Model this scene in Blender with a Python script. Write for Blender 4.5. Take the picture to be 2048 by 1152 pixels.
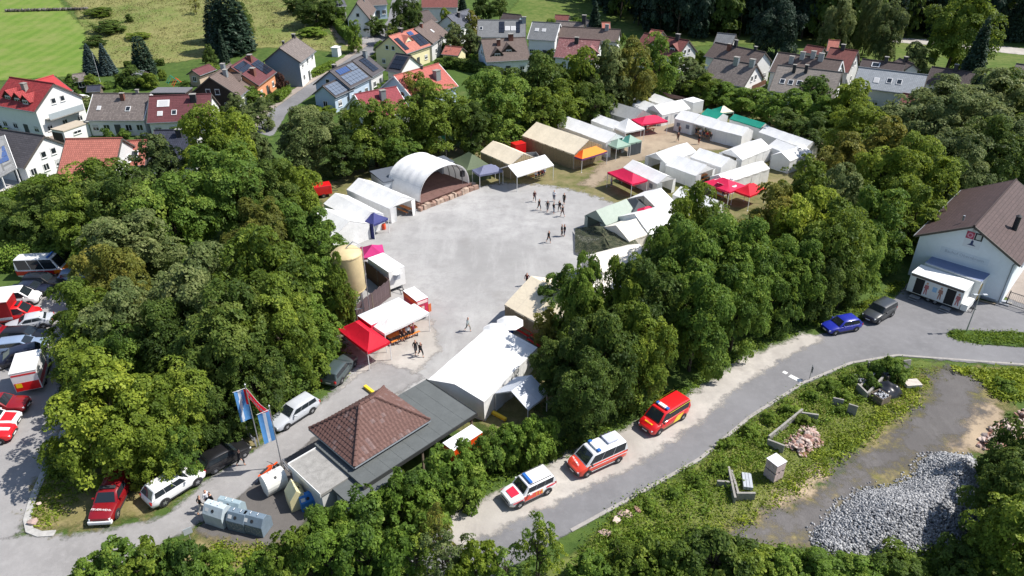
import bpy, bmesh, math, random
import numpy as np
from mathutils import Vector, Matrix
for _o in list(bpy.data.objects):
 bpy.data.objects.remove(_o, do_unlink=True)
SC = bpy.context.scene
COL = SC.collection
random.seed(7)
rad = math.radians
CAM_H, FPX, PITCH = 43.0, 1447.0, 30.5
cam_d = bpy.data.cameras.new('camera')
cam_d.sensor_width = 36.0
cam_d.lens = 18.0 * FPX / 1024.0
cam_d.clip_start, cam_d.clip_end = 0.5, 4000
cam = bpy.data.objects.new('camera', cam_d)
cam.location = (0, 0, CAM_H)
cam.rotation_euler = (rad(90 - PITCH), 0, 0)
COL.objects.link(cam)
SC.camera = cam
SUN_EL = 52.0
SUN_DIR = Vector((0.993, 0.12))          # horizontal direction towards the sun
world = bpy.data.worlds.new('World')
SC.world = world
world.use_nodes = True
wn = world.node_tree
sky = wn.nodes.new('ShaderNodeTexSky')
sky.sky_type = 'NISHITA'
sky.sun_disc = False
sky.sun_elevation = rad(SUN_EL)
sky.sun_rotation = math.atan2(SUN_DIR.x, SUN_DIR.y)
bg = wn.nodes['Background']
bg.inputs['Strength'].default_value = 0.105
wn.links.new(sky.outputs[0], bg.inputs['Color'])
sun_d = bpy.data.lights.new('sun', 'SUN')
sun_d.energy = 4.6
sun_d.angle = rad(0.5)
sun_d.color = (1.0, 0.955, 0.89)
sun = bpy.data.objects.new('sun', sun_d)
_sv = Vector((SUN_DIR.x * math.cos(rad(SUN_EL)), SUN_DIR.y * math.cos(rad(SUN_EL)), math.sin(rad(SUN_EL))))
sun.rotation_euler = _sv.to_track_quat('Z', 'Y').to_euler()
sun.location = (60, 60, 120)
COL.objects.link(sun)
vs = SC.view_settings
vs.view_transform = 'Standard'
vs.look = 'None'
vs.exposure = 0.52
vs.gamma = 1.0
vs.use_curve_mapping = False
SC.render.engine = 'CYCLES'
SC.cycles.use_denoising = True
SC.cycles.max_bounces = 6
SC.cycles.diffuse_bounces = 3
SC.cycles.glossy_bounces = 2
SC.cycles.transmission_bounces = 2
SC.cycles.transparent_max_bounces = 24
SC.cycles.caustics_reflective = False
SC.cycles.caustics_refractive = False
def hgt(x, y):
 x = np.asarray(x, float); y = np.asarray(y, float)
 wl = np.clip((20 - x) / 80.0, 0, 1); wl = wl * wl * (3 - 2 * wl)
 y0 = 235 + (178 - 235) * wl
 sl = 0.16 - 0.05 * wl
 k = 14.0
 q = np.clip((y - y0) / k, -30, 60)
 return sl * k * np.log1p(np.exp(q))
_c, _s = math.cos(rad(PITCH)), math.sin(rad(PITCH))
def G(p, z=0.0):
 """point at height z over the ground that was surveyed at photo position p"""
 u, v = p[0] - 1024.0, p[1] - 576.0
 d = (u, FPX * _c - v * _s, -(FPX * _s + v * _c))
 lo, hi = 10.0 / d[1], 1500.0 / d[1]
 for _ in range(48):
  t = 0.5 * (lo + hi)
  if CAM_H + d[2] * t > float(hgt(d[0] * t, d[1] * t)) + z:
   lo = t
  else:
   hi = t
 t = 0.5 * (lo + hi)
 x, y = d[0] * t, d[1] * t
 return Vector((x, y, float(hgt(x, y))))
def G2(p, z=0.0):
 return G(p, z).to_2d()
def tag(o, label=None, cat=None, group=None, kind=None):
 if label: o['label'] = label
 if cat: o['category'] = cat
 if group: o['group'] = group
 if kind: o['kind'] = kind
 return o
def empty(name, loc, rz=0.0, label=None, cat=None, group=None):
 o = bpy.data.objects.new(name, None)
 o.empty_display_size = 0.3
 o.location = loc
 o.rotation_euler = (0, 0, rz)
 COL.objects.link(o)
 return tag(o, label, cat, group)
def link(name, me, parent=None, loc=None, rz=None):
 o = bpy.data.objects.new(name, me)
 COL.objects.link(o)
 if parent is not None: o.parent = parent
 if loc is not None: o.location = loc
 if rz is not None: o.rotation_euler = (0, 0, rz)
 return o
def copy_tree(o, parent=None):
 c = o.copy()
 COL.objects.link(c)
 c.parent = parent
 for ch in list(o.children):
  copy_tree(ch, c)
 return c
class MB:
 """collects faces; build() links them as one mesh object"""
 def __init__(self):
  self.v, self.f, self.m, self.uv = [], [], [], {}
 def poly(self, pts, m=0, uv=None):
  i = len(self.v)
  self.v += [tuple(p) for p in pts]
  if uv is not None: self.uv[len(self.f)] = uv
  self.f.append(tuple(range(i, i + len(pts)))); self.m.append(m)
 def quad(self, a, b, c, d, m=0, uv=None):
  self.poly((a, b, c, d), m, uv)
 def hexa(self, p, m=0):
  """8 corners: bottom 4 ccw then top 4"""
  i = len(self.v); self.v += [tuple(q) for q in p]
  for f in ((3, 2, 1, 0), (4, 5, 6, 7), (0, 1, 5, 4), (1, 2, 6, 5), (2, 3, 7, 6), (3, 0, 4, 7)):
   self.f.append(tuple(i + k for k in f)); self.m.append(m)
 def box(self, x0, x1, y0, y1, z0, z1, m=0):
  self.hexa([(x0, y0, z0), (x1, y0, z0), (x1, y1, z0), (x0, y1, z0), (x0, y0, z1), (x1, y0, z1), (x1, y1, z1), (x0, y1, z1)], m)
 def cbox(self, c, s, rz=0.0, m=0, M4=None):
  hx, hy, hz = s[0] / 2, s[1] / 2, s[2] / 2
  R = M4 if M4 is not None else Matrix.Rotation(rz, 4, 'Z')
  pts = []
  for z in (-hz, hz):
   for x, y in ((-hx, -hy), (hx, -hy), (hx, hy), (-hx, hy)):
    q = R @ Vector((x, y, z)); pts.append((q.x + c[0], q.y + c[1], q.z + c[2]))
  self.hexa(pts, m)
 def slab(self, pts, t, m=0, uv=None):
  """planar polygon with thickness t downwards along its normal"""
  P = [Vector(p) for p in pts]
  n = Vector((0, 0, 0))
  for a, b in zip(P, P[1:] + P[:1]):
   n += Vector(((a.y - b.y) * (a.z + b.z), (a.z - b.z) * (a.x + b.x), (a.x - b.x) * (a.y + b.y)))
  n.normalize()
  if n.z < 0: P.reverse(); n = -n; uv = list(reversed(uv)) if uv else None
  Q = [p - n * t for p in P]
  k = len(P); i = len(self.v)
  self.v += [tuple(p) for p in P + Q]
  if uv is not None: self.uv[len(self.f)] = uv
  self.f.append(tuple(range(i, i + k))); self.m.append(m)
  self.f.append(tuple(range(i + 2 * k - 1, i + k - 1, -1))); self.m.append(m)
  for a in range(k):
   b = (a + 1) % k
   self.f.append((i + a, i + k + a, i + k + b, i + b)); self.m.append(m)
 def tube(self, pts, r, n=6, m=0, cap=True):
  P = [Vector(p) for p in pts]
  rs = r if isinstance(r, (list, tuple)) else [r] * len(P)
  base = len(self.v)
  for k, p in enumerate(P):
   d = (P[min(k + 1, len(P) - 1)] - P[max(k - 1, 0)])
   if d.length < 1e-6: d = Vector((0, 0, 1))
   d.normalize()
   a = d.orthogonal().normalized() if abs(d.z) < 0.999 else Vector((1, 0, 0))
   if abs(d.z) < 0.999: a = d.cross(Vector((0, 0, 1))).normalized()
   b = d.cross(a).normalized()
   for j in range(n):
    w = 2 * math.pi * j / n
    self.v.append(tuple(p + (a * math.cos(w) + b * math.sin(w)) * rs[k]))
  for k in range(len(P) - 1):
   for j in range(n):
    j2 = (j + 1) % n
    self.f.append((base + k * n + j, base + k * n + j2, base + (k + 1) * n + j2, base + (k + 1) * n + j)); self.m.append(m)
  if cap:
   self.f.append(tuple(base + j for j in range(n))[::-1]); self.m.append(m)
   e = base + (len(P) - 1) * n
   self.f.append(tuple(e + j for j in range(n))); self.m.append(m)
 def loft(self, rings, m=0, cap=True, closed=True):
  base = len(self.v); n = len(rings[0])
  for r in rings: self.v += [tuple(p) for p in r]
  for k in range(len(rings) - 1):
   for j in range(n if closed else n - 1):
    j2 = (j + 1) % n
    self.f.append((base + k * n + j, base + k * n + j2, base + (k + 1) * n + j2, base + (k + 1) * n + j)); self.m.append(m)
  if cap:
   self.f.append(tuple(base + j for j in range(n))[::-1]); self.m.append(m)
   e = base + (len(rings) - 1) * n
   self.f.append(tuple(e + j for j in range(n))); self.m.append(m)
 def grid(self, fn, nu, nv, m=0, uvfn=None):
  """fn(u,v) with u,v in 0..1"""
  base = len(self.v)
  for j in range(nv + 1):
   for i in range(nu + 1):
    self.v.append(tuple(fn(i / nu, j / nv)))
  for j in range(nv):
   for i in range(nu):
    a = base + j * (nu + 1) + i
    if uvfn:
     self.uv[len(self.f)] = [uvfn(i / nu, j / nv), uvfn((i + 1) / nu, j / nv), uvfn((i + 1) / nu, (j + 1) / nv), uvfn(i / nu, (j + 1) / nv)]
    self.f.append((a, a + 1, a + nu + 2, a + nu + 1)); self.m.append(m)
 def mesh(self, name, mats, smooth=None, fix=True):
  me = bpy.data.meshes.new(name)
  me.from_pydata(self.v, [], self.f)
  if not isinstance(mats, (list, tuple)): mats = [mats]
  for q in mats: me.materials.append(q)
  if len(mats) > 1: me.polygons.foreach_set('material_index', self.m)
  if self.uv:
   ul = me.uv_layers.new(name='UVMap').data
   for fi, uvs in self.uv.items():
    p = me.polygons[fi]
    for li, q in zip(p.loop_indices, uvs): ul[li].uv = q
  if smooth is not None:
   bm = bmesh.new(); bm.from_mesh(me)
   bmesh.ops.remove_doubles(bm, verts=bm.verts, dist=0.0005)
   lim = rad(smooth)
   for e in bm.edges:
    e.smooth = len(e.link_faces) == 2 and e.calc_face_angle(9) < lim
   for f in bm.faces: f.smooth = True
   bm.to_mesh(me); bm.free()
  me.update()
  return me
 def build(self, name, mats, parent=None, smooth=None, bevel=0.0, loc=None, rz=None):
  o = link(name, self.mesh(name, mats, smooth), parent, loc, rz)
  if bevel:
   b = o.modifiers.new('bevel', 'BEVEL'); b.width = bevel; b.segments = 2; b.limit_method = 'ANGLE'; b.angle_limit = rad(35)
  return o
def S(r, g, b, k=1.0):
 f = lambda c: ((c / 255.0) / 12.92 if c <= 10 else (((c / 255.0) + 0.055) / 1.055) ** 2.4)
 return (f(r) * k, f(g) * k, f(b) * k)
_MAT = {}
class NT:
 def __init__(self, name):
  self.mat = bpy.data.materials.new(name); self.mat.use_nodes = True
  self.t = self.mat.node_tree; self.n = self.t.nodes
  self.p = self.n['Principled BSDF']; self.out = self.n['Material Output']
 def new(self, typ, **kw):
  q = self.n.new(typ)
  for k, v in kw.items():
   if hasattr(q, k): setattr(q, k, v)
   else: q.inputs[k.replace('_', ' ')].default_value = v
  return q
 def l(self, a, b): self.t.links.new(a, b)
 def coord(self, kind='Object'): return self.new('ShaderNodeTexCoord').outputs[kind]
 def noise(self, scale, detail=4, rough=0.6, vec=None, out='Fac'):
  q = self.new('ShaderNodeTexNoise'); q.inputs['Scale'].default_value = scale
  q.inputs['Detail'].default_value = detail; q.inputs['Roughness'].default_value = rough
  if vec is not None: self.l(vec, q.inputs['Vector'])
  return q.outputs[out]
 def ramp(self, fac, stops):
  q = self.new('ShaderNodeValToRGB'); r = q.color_ramp
  while len(r.elements) < len(stops): r.elements.new(0.5)
  for e, (p, c) in zip(r.elements, stops):
   e.position = p; e.color = (c[0], c[1], c[2], 1) if len(c) == 3 else c
  self.l(fac, q.inputs[0]); return q.outputs[0]
 def mix(self, fac, a, b, mode='MIX'):
  q = self.new('ShaderNodeMix', data_type='RGBA', blend_type=mode)
  for s, v in ((q.inputs[0], fac), (q.inputs[6], a), (q.inputs[7], b)):
   if hasattr(v, 'links'): self.l(v, s)
   elif isinstance(v, (int, float)): s.default_value = v
   else: s.default_value = (v[0], v[1], v[2], 1)
  return q.outputs[2]
 def math(self, op, a, b=0.0, clamp=False):
  q = self.new('ShaderNodeMath', operation=op); q.use_clamp = clamp
  for s, v in ((q.inputs[0], a), (q.inputs[1], b)):
   if hasattr(v, 'links'): self.l(v, s)
   else: s.default_value = v
  return q.outputs[0]
 def maprange(self, v, a, b, c=0.0, d=1.0):
  q = self.new('ShaderNodeMapRange'); self.l(v, q.inputs[0])
  for i, k in enumerate((a, b, c, d)): q.inputs[i + 1].default_value = k
  return q.outputs[0]
 def bump(self, h, strength=0.3, dist=0.05):
  q = self.new('ShaderNodeBump'); q.inputs['Strength'].default_value = strength; q.inputs['Distance'].default_value = dist
  self.l(h, q.inputs['Height']); self.l(q.outputs[0], self.p.inputs['Normal'])
 def base(self, c):
  s = self.p.inputs['Base Color']
  if hasattr(c, 'links'): self.l(c, s)
  else: s.default_value = (c[0], c[1], c[2], 1)
 def rough(self, r, spec=None):
  self.p.inputs['Roughness'].default_value = r
  if spec is not None: self.p.inputs['Specular IOR Level'].default_value = spec
def mat(name, col, rough=0.6, var=0.12, scale=2.0, metal=0.0, spec=0.4, bump=0.0, coat=0.0):
 if name in _MAT: return _MAT[name]
 t = NT(name)
 if var > 0:
  co = t.coord()
  a = t.noise(scale, 5, 0.65, co)
  b = t.noise(scale * 6, 3, 0.6, co)
  f = t.math('ADD', t.math('MULTIPLY', a, 0.65), t.math('MULTIPLY', b, 0.35))
  lo = tuple(c * (1 - var * 1.6) for c in col); hi = tuple(min(1, c * (1 + var)) for c in col)
  t.base(t.ramp(f, [(0.3, lo), (0.7, hi)]))
  if bump: t.bump(b, bump, 0.03)
 else:
  t.base(col)
 t.rough(rough, spec)
 t.p.inputs['Metallic'].default_value = metal
 t.p.inputs['Coat Weight'].default_value = coat
 _MAT[name] = t.mat
 return t.mat
def paint(name, col):
 return mat('paint_' + name, col, 0.38, 0.04, 1.5, 0.0, 0.5, 0, 0.6)
def cloth(name, col, trans=0.12, rough=0.7, wrinkle=0.3, dirt=0.06):
 key = 'cloth_' + name
 if key in _MAT: return _MAT[key]
 t = NT(key)
 co = t.coord()
 n1 = t.noise(0.7, 5, 0.6, co); n2 = t.noise(3.5, 4, 0.65, co)
 f = t.math('ADD', t.math('MULTIPLY', n1, 0.6), t.math('MULTIPLY', n2, 0.4))
 c = t.ramp(f, [(0.3, tuple(c * (1 - dirt * 2.5) for c in col)), (0.62, col)])
 sp = t.new('ShaderNodeSeparateXYZ'); t.l(co, sp.inputs[0])
 sx = t.math('FRACT', t.math('MULTIPLY', sp.outputs[0], 0.45), 0.0)
 c = t.mix(t.math('LESS_THAN', sx, 0.022), c, tuple(k * 0.8 for k in col))
 t.base(c); t.rough(rough, 0.3)
 wv = t.new('ShaderNodeTexNoise'); wv.inputs['Scale'].default_value = 1.3; wv.inputs['Detail'].default_value = 3
 wv.inputs['Distortion'].default_value = 1.2; t.l(co, wv.inputs['Vector'])
 t.bump(wv.outputs['Fac'], wrinkle, 0.12)
 tr = t.new('ShaderNodeBsdfTranslucent'); tr.inputs[0].default_value = (col[0], col[1], col[2], 1)
 mx = t.new('ShaderNodeMixShader'); mx.inputs[0].default_value = trans
 t.l(t.p.outputs[0], mx.inputs[1]); t.l(tr.outputs[0], mx.inputs[2]); t.l(mx.outputs[0], t.out.inputs[0])
 _MAT[key] = t.mat
 return t.mat
def tiles(name, col, row=0.34, colw=0.28, mortar=0.55, var=0.25, weather=0.0, wcol=(0.35, 0.33, 0.3), bump=0.6):
 """roof covering: UV is in metres (u along the ridge, v down the slope)"""
 key = 'tiles_' + name
 if key in _MAT: return _MAT[key]
 t = NT(key)
 g_ = sum(col) / 3; col = tuple((c * 0.82 + g_ * 0.18) * 0.92 for c in col)
 uv = t.coord('UV')
 br = t.new('ShaderNodeTexBrick'); t.l(uv, br.inputs['Vector'])
 br.offset = 0.5; br.inputs['Scale'].default_value = 1.0
 br.inputs['Brick Width'].default_value = colw; br.inputs['Row Height'].default_value = row
 br.inputs['Mortar Size'].default_value = 0.035; br.inputs['Mortar Smooth'].default_value = 0.4
 br.inputs['Bias'].default_value = 0.0
 a = tuple(min(1, c * (1 + var)) for c in col); b = tuple(c * (1 - var) for c in col)
 br.inputs['Color1'].default_value = (*a, 1); br.inputs['Color2'].default_value = (*b, 1)
 br.inputs['Mortar'].default_value = (*(c * mortar for c in col), 1)
 c = br.outputs['Color']
 n = t.noise(0.35, 5, 0.65, uv)
 c = t.mix(t.maprange(n, 0.35, 0.7, 0.0, 0.45), c, tuple(k * 0.72 for k in col))
 if weather:
  n2 = t.noise(2.2, 6, 0.75, uv)
  c = t.mix(t.maprange(n2, 0.55, 0.68, 0.0, weather), c, wcol)
 t.base(c); t.rough(0.7, 0.3)
 t.bump(br.outputs['Fac'], -bump if False else bump, -0.03)
 _MAT[key] = t.mat
 return t.mat
GLASS = None
def glass_mat():
 global GLASS
 if GLASS: return GLASS
 t = NT('window_glass'); t.base((0.018, 0.024, 0.03)); t.rough(0.06, 0.8)
 GLASS = t.mat; return GLASS
def leaf_mat(name, lo, mid, hi, trans=0.4):
 key = 'leaves_' + name
 if key in _MAT: return _MAT[key]
 t = NT(key)
 at = t.new('ShaderNodeAttribute'); at.attribute_name = 'tint'
 oi = t.new('ShaderNodeObjectInfo')
 f = t.math('ADD', at.outputs['Fac'], t.math('MULTIPLY', t.math('SUBTRACT', oi.outputs['Random'], 0.5), 0.36), True)
 c = t.ramp(f, [(0.0, lo), (0.5, mid), (1.0, hi)])
 t.base(c); t.rough(0.55, 0.18)
 tr = t.new('ShaderNodeBsdfTranslucent'); t.l(t.mix(0.5, c, hi), tr.inputs[0])
 mx = t.new('ShaderNodeMixShader'); mx.inputs[0].default_value = trans
 t.l(t.p.outputs[0], mx.inputs[1]); t.l(tr.outputs[0], mx.inputs[2]); t.l(mx.outputs[0], t.out.inputs[0])
 _MAT[key] = t.mat
 return t.mat
M_WHITE = mat('white_render', (0.78, 0.78, 0.76), 0.8, 0.05, 0.8)
M_DARK = mat('dark_gap', (0.02, 0.02, 0.022), 0.8, 0.0)
M_STEEL = mat('galvanised_steel', (0.42, 0.43, 0.45), 0.45, 0.1, 4, 0.6)
M_WPOLE = mat('white_pole', (0.72, 0.72, 0.72), 0.4, 0.05, 3)
M_BARK = mat('bark', (0.075, 0.058, 0.042), 0.9, 0.3, 3, bump=0.5)
M_CONC = mat('weathered_concrete', (0.30, 0.285, 0.26), 0.9, 0.25, 1.5, bump=0.3)
M_WOOD = mat('weathered_wood', (0.20, 0.16, 0.12), 0.85, 0.3, 3, bump=0.3)
M_ORANGEWOOD = mat('orange_lacquered_wood', (0.70, 0.23, 0.05), 0.4, 0.12, 3)
M_TYRE = mat('tyre_rubber', (0.022, 0.022, 0.024), 0.85, 0.0)
M_RIM = mat('alloy_rim', (0.45, 0.46, 0.48), 0.35, 0.0, metal=0.7)
M_PLASTIC = mat('black_plastic', (0.035, 0.036, 0.04), 0.6, 0.0)
M_LAMP = mat('lamp_glass', (0.75, 0.77, 0.8), 0.15, 0.0)
M_TAIL = mat('tail_lamp_red', (0.45, 0.02, 0.02), 0.2, 0.0)
M_BLUEL = mat('blue_beacon', (0.03, 0.13, 0.42), 0.15, 0.0)
# ================================================================ ground
def poly_sd(pts, X, Y):
 """signed distance to a polygon, positive inside"""
 P = np.array([(p[0], p[1]) for p in pts], float)
 d = np.full(X.shape, 1e9); ins = np.zeros(X.shape, bool)
 for i in range(len(P)):
  a, b = P[i], P[(i + 1) % len(P)]
  ab = b - a; L = max(1e-9, ab @ ab)
  t = np.clip(((X - a[0]) * ab[0] + (Y - a[1]) * ab[1]) / L, 0, 1)
  d = np.minimum(d, np.hypot(X - (a[0] + ab[0] * t), Y - (a[1] + ab[1] * t)))
  c = ((a[1] > Y) != (b[1] > Y))
  xx = a[0] + (Y - a[1]) * ab[0] / (ab[1] if abs(ab[1]) > 1e-9 else 1e-9)
  ins ^= c & (X < xx)
 return np.where(ins, d, -d)
def grid_mesh(name, xs, ys, z, keep=None, attr=None):
 X, Y = np.meshgrid(xs, ys)
 nx, ny = len(xs), len(ys)
 idx = np.arange(nx * ny).reshape(ny, nx)
 q = np.stack([idx[:-1, :-1], idx[:-1, 1:], idx[1:, 1:], idx[1:, :-1]], -1).reshape(-1, 4)
 if keep is not None:
  k = keep.reshape(-1)
  q = q[k[q].any(1)]
 used, inv = np.unique(q, return_inverse=True)
 q = inv.reshape(-1, 4)
 co = np.stack([X.reshape(-1), Y.reshape(-1), z.reshape(-1)], 1)[used].astype(np.float32)
 me = np_mesh(name, co, q)
 if attr is not None:
  a = me.attributes.new('edge', 'FLOAT', 'POINT'); a.data.foreach_set('value', attr.reshape(-1)[used].astype(np.float32))
 return me
def np_mesh(name, co, quads):
 me = bpy.data.meshes.new(name)
 n, k = len(quads), quads.shape[1]
 me.vertices.add(len(co)); me.vertices.foreach_set('co', co.reshape(-1).astype(np.float32))
 me.loops.add(n * k); me.loops.foreach_set('vertex_index', quads.reshape(-1).astype(np.int32))
 me.polygons.add(n); me.polygons.foreach_set('loop_start', np.arange(0, n * k, k, dtype=np.int32))
 me.update(calc_edges=True)
 return me
def sheet(name, px, m, lift=0.02, cell=0.8, world_pts=None):
 pts = [G2(p) for p in px] if world_pts is None else [Vector(p) for p in world_pts]
 x0, x1 = min(p.x for p in pts) - 2, max(p.x for p in pts) + 2
 y0, y1 = min(p.y for p in pts) - 2, max(p.y for p in pts) + 2
 xs = np.arange(x0, x1 + cell, cell); ys = np.arange(y0, y1 + cell, cell)
 X, Y = np.meshgrid(xs, ys)
 sd = poly_sd(pts, X, Y)
 me = grid_mesh(name, xs, ys, hgt(X, Y) + lift, sd > -1.6, sd)
 me.materials.append(m)
 o = link(name, me)
 tag(o, kind='structure')
 return o
def ground_mat(name, build, soft=1.0, scale=1.2, rough=0.92, bump=0.25, bscale=9.0):
 """build(t, co) returns a colour; the sheet frays along its edge by noise of width soft"""
 t = NT('ground_' + name)
 co = t.coord()
 t.base(build(t, co)); t.rough(rough, 0.15)
 t.bump(t.noise(bscale, 5, 0.7, co), bump, 0.06)
 if soft:
  at = t.new('ShaderNodeAttribute'); at.attribute_name = 'edge'
  n = t.math('SUBTRACT', t.noise(scale, 6, 0.72, co), 0.5)
  e = t.math('ADD', at.outputs['Fac'], t.math('MULTIPLY', n, soft * 3))
  k = t.maprange(e, -0.35 * soft, 0.35 * soft)
  tr = t.new('ShaderNodeBsdfTransparent')
  mx = t.new('ShaderNodeMixShader'); t.l(k, mx.inputs[0]); t.l(tr.outputs[0], mx.inputs[1]); t.l(t.p.outputs[0], mx.inputs[2])
  t.l(mx.outputs[0], t.out.inputs[0])
 return t.mat
def c_grass(t, co, dark=(0.045, 0.085, 0.018), mid=(0.10, 0.155, 0.035), dry=(0.24, 0.20, 0.085), drypos=(0.55, 0.72)):
 a = t.noise(0.06, 5, 0.6, co); b = t.noise(0.6, 6, 0.7, co); c = t.noise(6, 5, 0.75, co)
 col = t.mix(t.maprange(b, 0.35, 0.65), dark, mid)
 f = t.math('ADD', t.math('MULTIPLY', a, 0.55), t.math('MULTIPLY', b, 0.45))
 col = t.mix(t.maprange(f, drypos[0], drypos[1], 0, 0.8), col, dry)
 return t.mix(t.maprange(c, 0.3, 0.7, 0.0, 0.5), col, tuple(k * 0.45 for k in mid))
def c_meadow(t, co):
 a = t.noise(0.035, 6, 0.68, co); b = t.noise(0.22, 7, 0.74, co); c = t.noise(1.6, 7, 0.8, co)
 col = t.mix(t.maprange(a, 0.4, 0.62), (0.13, 0.19, 0.04), (0.26, 0.245, 0.09))
 col = t.mix(t.maprange(b, 0.42, 0.66, 0, 0.75), col, (0.33, 0.28, 0.13))
 return t.mix(t.maprange(c, 0.35, 0.68, 0.0, 0.75), col, (0.09, 0.12, 0.03))
def c_mown(t, co):
 w = t.new('ShaderNodeTexWave'); w.inputs['Scale'].default_value = 0.09; w.inputs['Distortion'].default_value = 2.5
 w.inputs['Detail'].default_value = 2; w.inputs['Detail Scale'].default_value = 0.4; t.l(co, w.inputs['Vector'])
 b = t.noise(0.16, 7, 0.72, co); c = t.noise(2.2, 6, 0.78, co)
 col = t.mix(t.maprange(w.outputs['Fac'], 0.2, 0.8, 0.0, 0.6), (0.12, 0.20, 0.03), (0.17, 0.245, 0.045))
 col = t.mix(t.maprange(b, 0.42, 0.66, 0, 0.75), col, (0.24, 0.25, 0.085))
 return t.mix(t.maprange(c, 0.35, 0.7, 0, 0.4), col, (0.075, 0.15, 0.02))
def c_gravel(t, co, base=(0.38, 0.374, 0.366)):
 a = t.noise(0.07, 5, 0.6, co); b = t.noise(0.5, 6, 0.72, co); c = t.noise(9, 5, 0.8, co)
 col = t.mix(t.maprange(a, 0.36, 0.64), tuple(k * 0.74 for k in base), tuple(min(1, k * 1.16) for k in base))
 col = t.mix(t.maprange(b, 0.42, 0.66, 0, 0.7), col, tuple(k * q for k, q in zip(base, (0.7, 0.69, 0.7))))
 st = t.noise(0.22, 7, 0.75, co)
 col = t.mix(t.maprange(st, 0.56, 0.66, 0, 0.45), col, tuple(k * q for k, q in zip(base, (0.62, 0.6, 0.58))))
 s1 = t.new('ShaderNodeMapping'); s1.inputs['Scale'].default_value = (0.28, 0.05, 1); s1.inputs['Rotation'].default_value = (0, 0, 0.6); t.l(co, s1.inputs['Vector'])
 tr = t.noise(1.0, 6, 0.7, s1.outputs[0])
 col = t.mix(t.maprange(tr, 0.5, 0.68, 0, 0.55), col, tuple(min(1, k * 1.2) for k in base))
 return t.mix(t.maprange(c, 0.38, 0.7, 0, 0.5), col, tuple(k * 0.68 for k in base))
def c_asphalt(t, co, base=(0.20, 0.198, 0.205)):
 a = t.noise(0.12, 5, 0.6, co); b = t.noise(1.2, 6, 0.7, co); c = t.noise(22, 3, 0.8, co)
 col = t.mix(t.maprange(a, 0.35, 0.65), tuple(k * 0.82 for k in base), tuple(k * 1.12 for k in base))
 col = t.mix(t.maprange(b, 0.45, 0.7, 0, 0.5), col, tuple(k * 1.3 for k in base))
 return t.mix(t.maprange(c, 0.4, 0.7, 0, 0.5), col, tuple(k * 0.7 for k in base))
MG_GROUND = ground_mat('grass', lambda t, co: c_grass(t, co), 0, bump=0.5)
MG_LAWN = ground_mat('lawn', lambda t, co: c_grass(t, co, (0.05, 0.095, 0.018), (0.085, 0.14, 0.03), (0.18, 0.175, 0.07)), 0.5)
MG_MEADOW = ground_mat('meadow', c_meadow, 1.5, 0.4, bump=0.6, bscale=3)
MG_MOWN = ground_mat('mown', c_mown, 1.2, 0.4)
MG_FIELD = ground_mat('field', lambda t, co: c_grass(t, co, (0.065, 0.12, 0.02), (0.12, 0.17, 0.038), (0.20, 0.21, 0.07), (0.45, 0.65)), 1.5, 0.4)
MG_YARD = ground_mat('yard', c_gravel, 1.5, 0.9, bump=0.35)
MG_DRIVE = ground_mat('drive', lambda t, co: c_asphalt(t, co, (0.30, 0.29, 0.285)), 0.7, 0.9)
MG_ROAD = ground_mat('road', c_asphalt, 0.3, 0.8, 0.85, 0.15, 20)
MG_DUST = ground_mat('dusty_shoulder', lambda t, co: c_gravel(t, co, (0.46, 0.43, 0.39)), 0.9, 0.8)
MG_DARKASPH = ground_mat('forecourt', lambda t, co: c_asphalt(t, co, (0.135, 0.125, 0.118)), 0.4, 0.9)
MG_DIRT = ground_mat('trodden_dirt', lambda t, co: c_gravel(t, co, (0.36, 0.29, 0.21)), 2.2, 0.6)
MG_WORN = ground_mat('worn_grass', lambda t, co: c_grass(t, co, (0.10, 0.12, 0.035), (0.17, 0.17, 0.06), (0.30, 0.24, 0.14), (0.42, 0.6)), 2.0, 0.6)
MG_SAND = ground_mat('sandy_soil', lambda t, co: c_gravel(t, co, (0.42, 0.33, 0.23)), 1.6, 0.7)
MG_SLATE = ground_mat('dark_grit', lambda t, co: c_gravel(t, co, (0.165, 0.155, 0.15)), 2.6, 0.5, bump=0.7)
MG_PAVE = ground_mat('paving', lambda t, co: c_gravel(t, co, (0.36, 0.31, 0.27)), 0.3, 0.9)
MG_DRYGRASS = ground_mat('dry_grass', lambda t, co: c_grass(t, co, (0.13, 0.14, 0.04), (0.22, 0.19, 0.07), (0.36, 0.29, 0.16), (0.4, 0.58)), 1.8, 0.7, bump=0.5)
_xs = np.concatenate([np.linspace(-1500, -260, 20), np.arange(-250, 251, 4.0), np.linspace(260, 1500, 20)])
_ys = np.concatenate([np.linspace(-600, -30, 12), np.arange(-20, 341, 4.0), np.linspace(350, 2200, 30)])
_X, _Y = np.meshgrid(_xs, _ys)
_me = grid_mesh('ground', _xs, _ys, hgt(_X, np.minimum(_Y, 520)))
_me.materials.append(MG_GROUND)
tag(link('ground', _me), kind='structure')
sheet('hill_meadow', [(165, 60), (180, 140), (330, 128), (470, 108), (520, 95), (690, 105), (735, 78), (655, 70), (640, -20), (100, -30), (150, 20)], MG_MEADOW, 0.03, 2.0)
sheet('hay_field', [(-160, -40), (95, -38), (135, 24), (172, 60), (165, 152), (60, 158), (-190, 170)], MG_MOWN, 0.04, 2.0)
sheet('valley_field', [(1000, 55), (1015, 28), (1060, -30), (1330, -30), (1210, 60), (1100, 75)], MG_FIELD, 0.04, 2.0)
sheet('forest_edge_field', [(1215, 62), (1340, 95), (1500, 88), (1720, 118), (1900, 160), (2100, 150), (2100, 100), (1850, 85), (1600, 60), (1400, 30), (1250, 20)], MG_FIELD, 0.05, 2.0)
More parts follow.
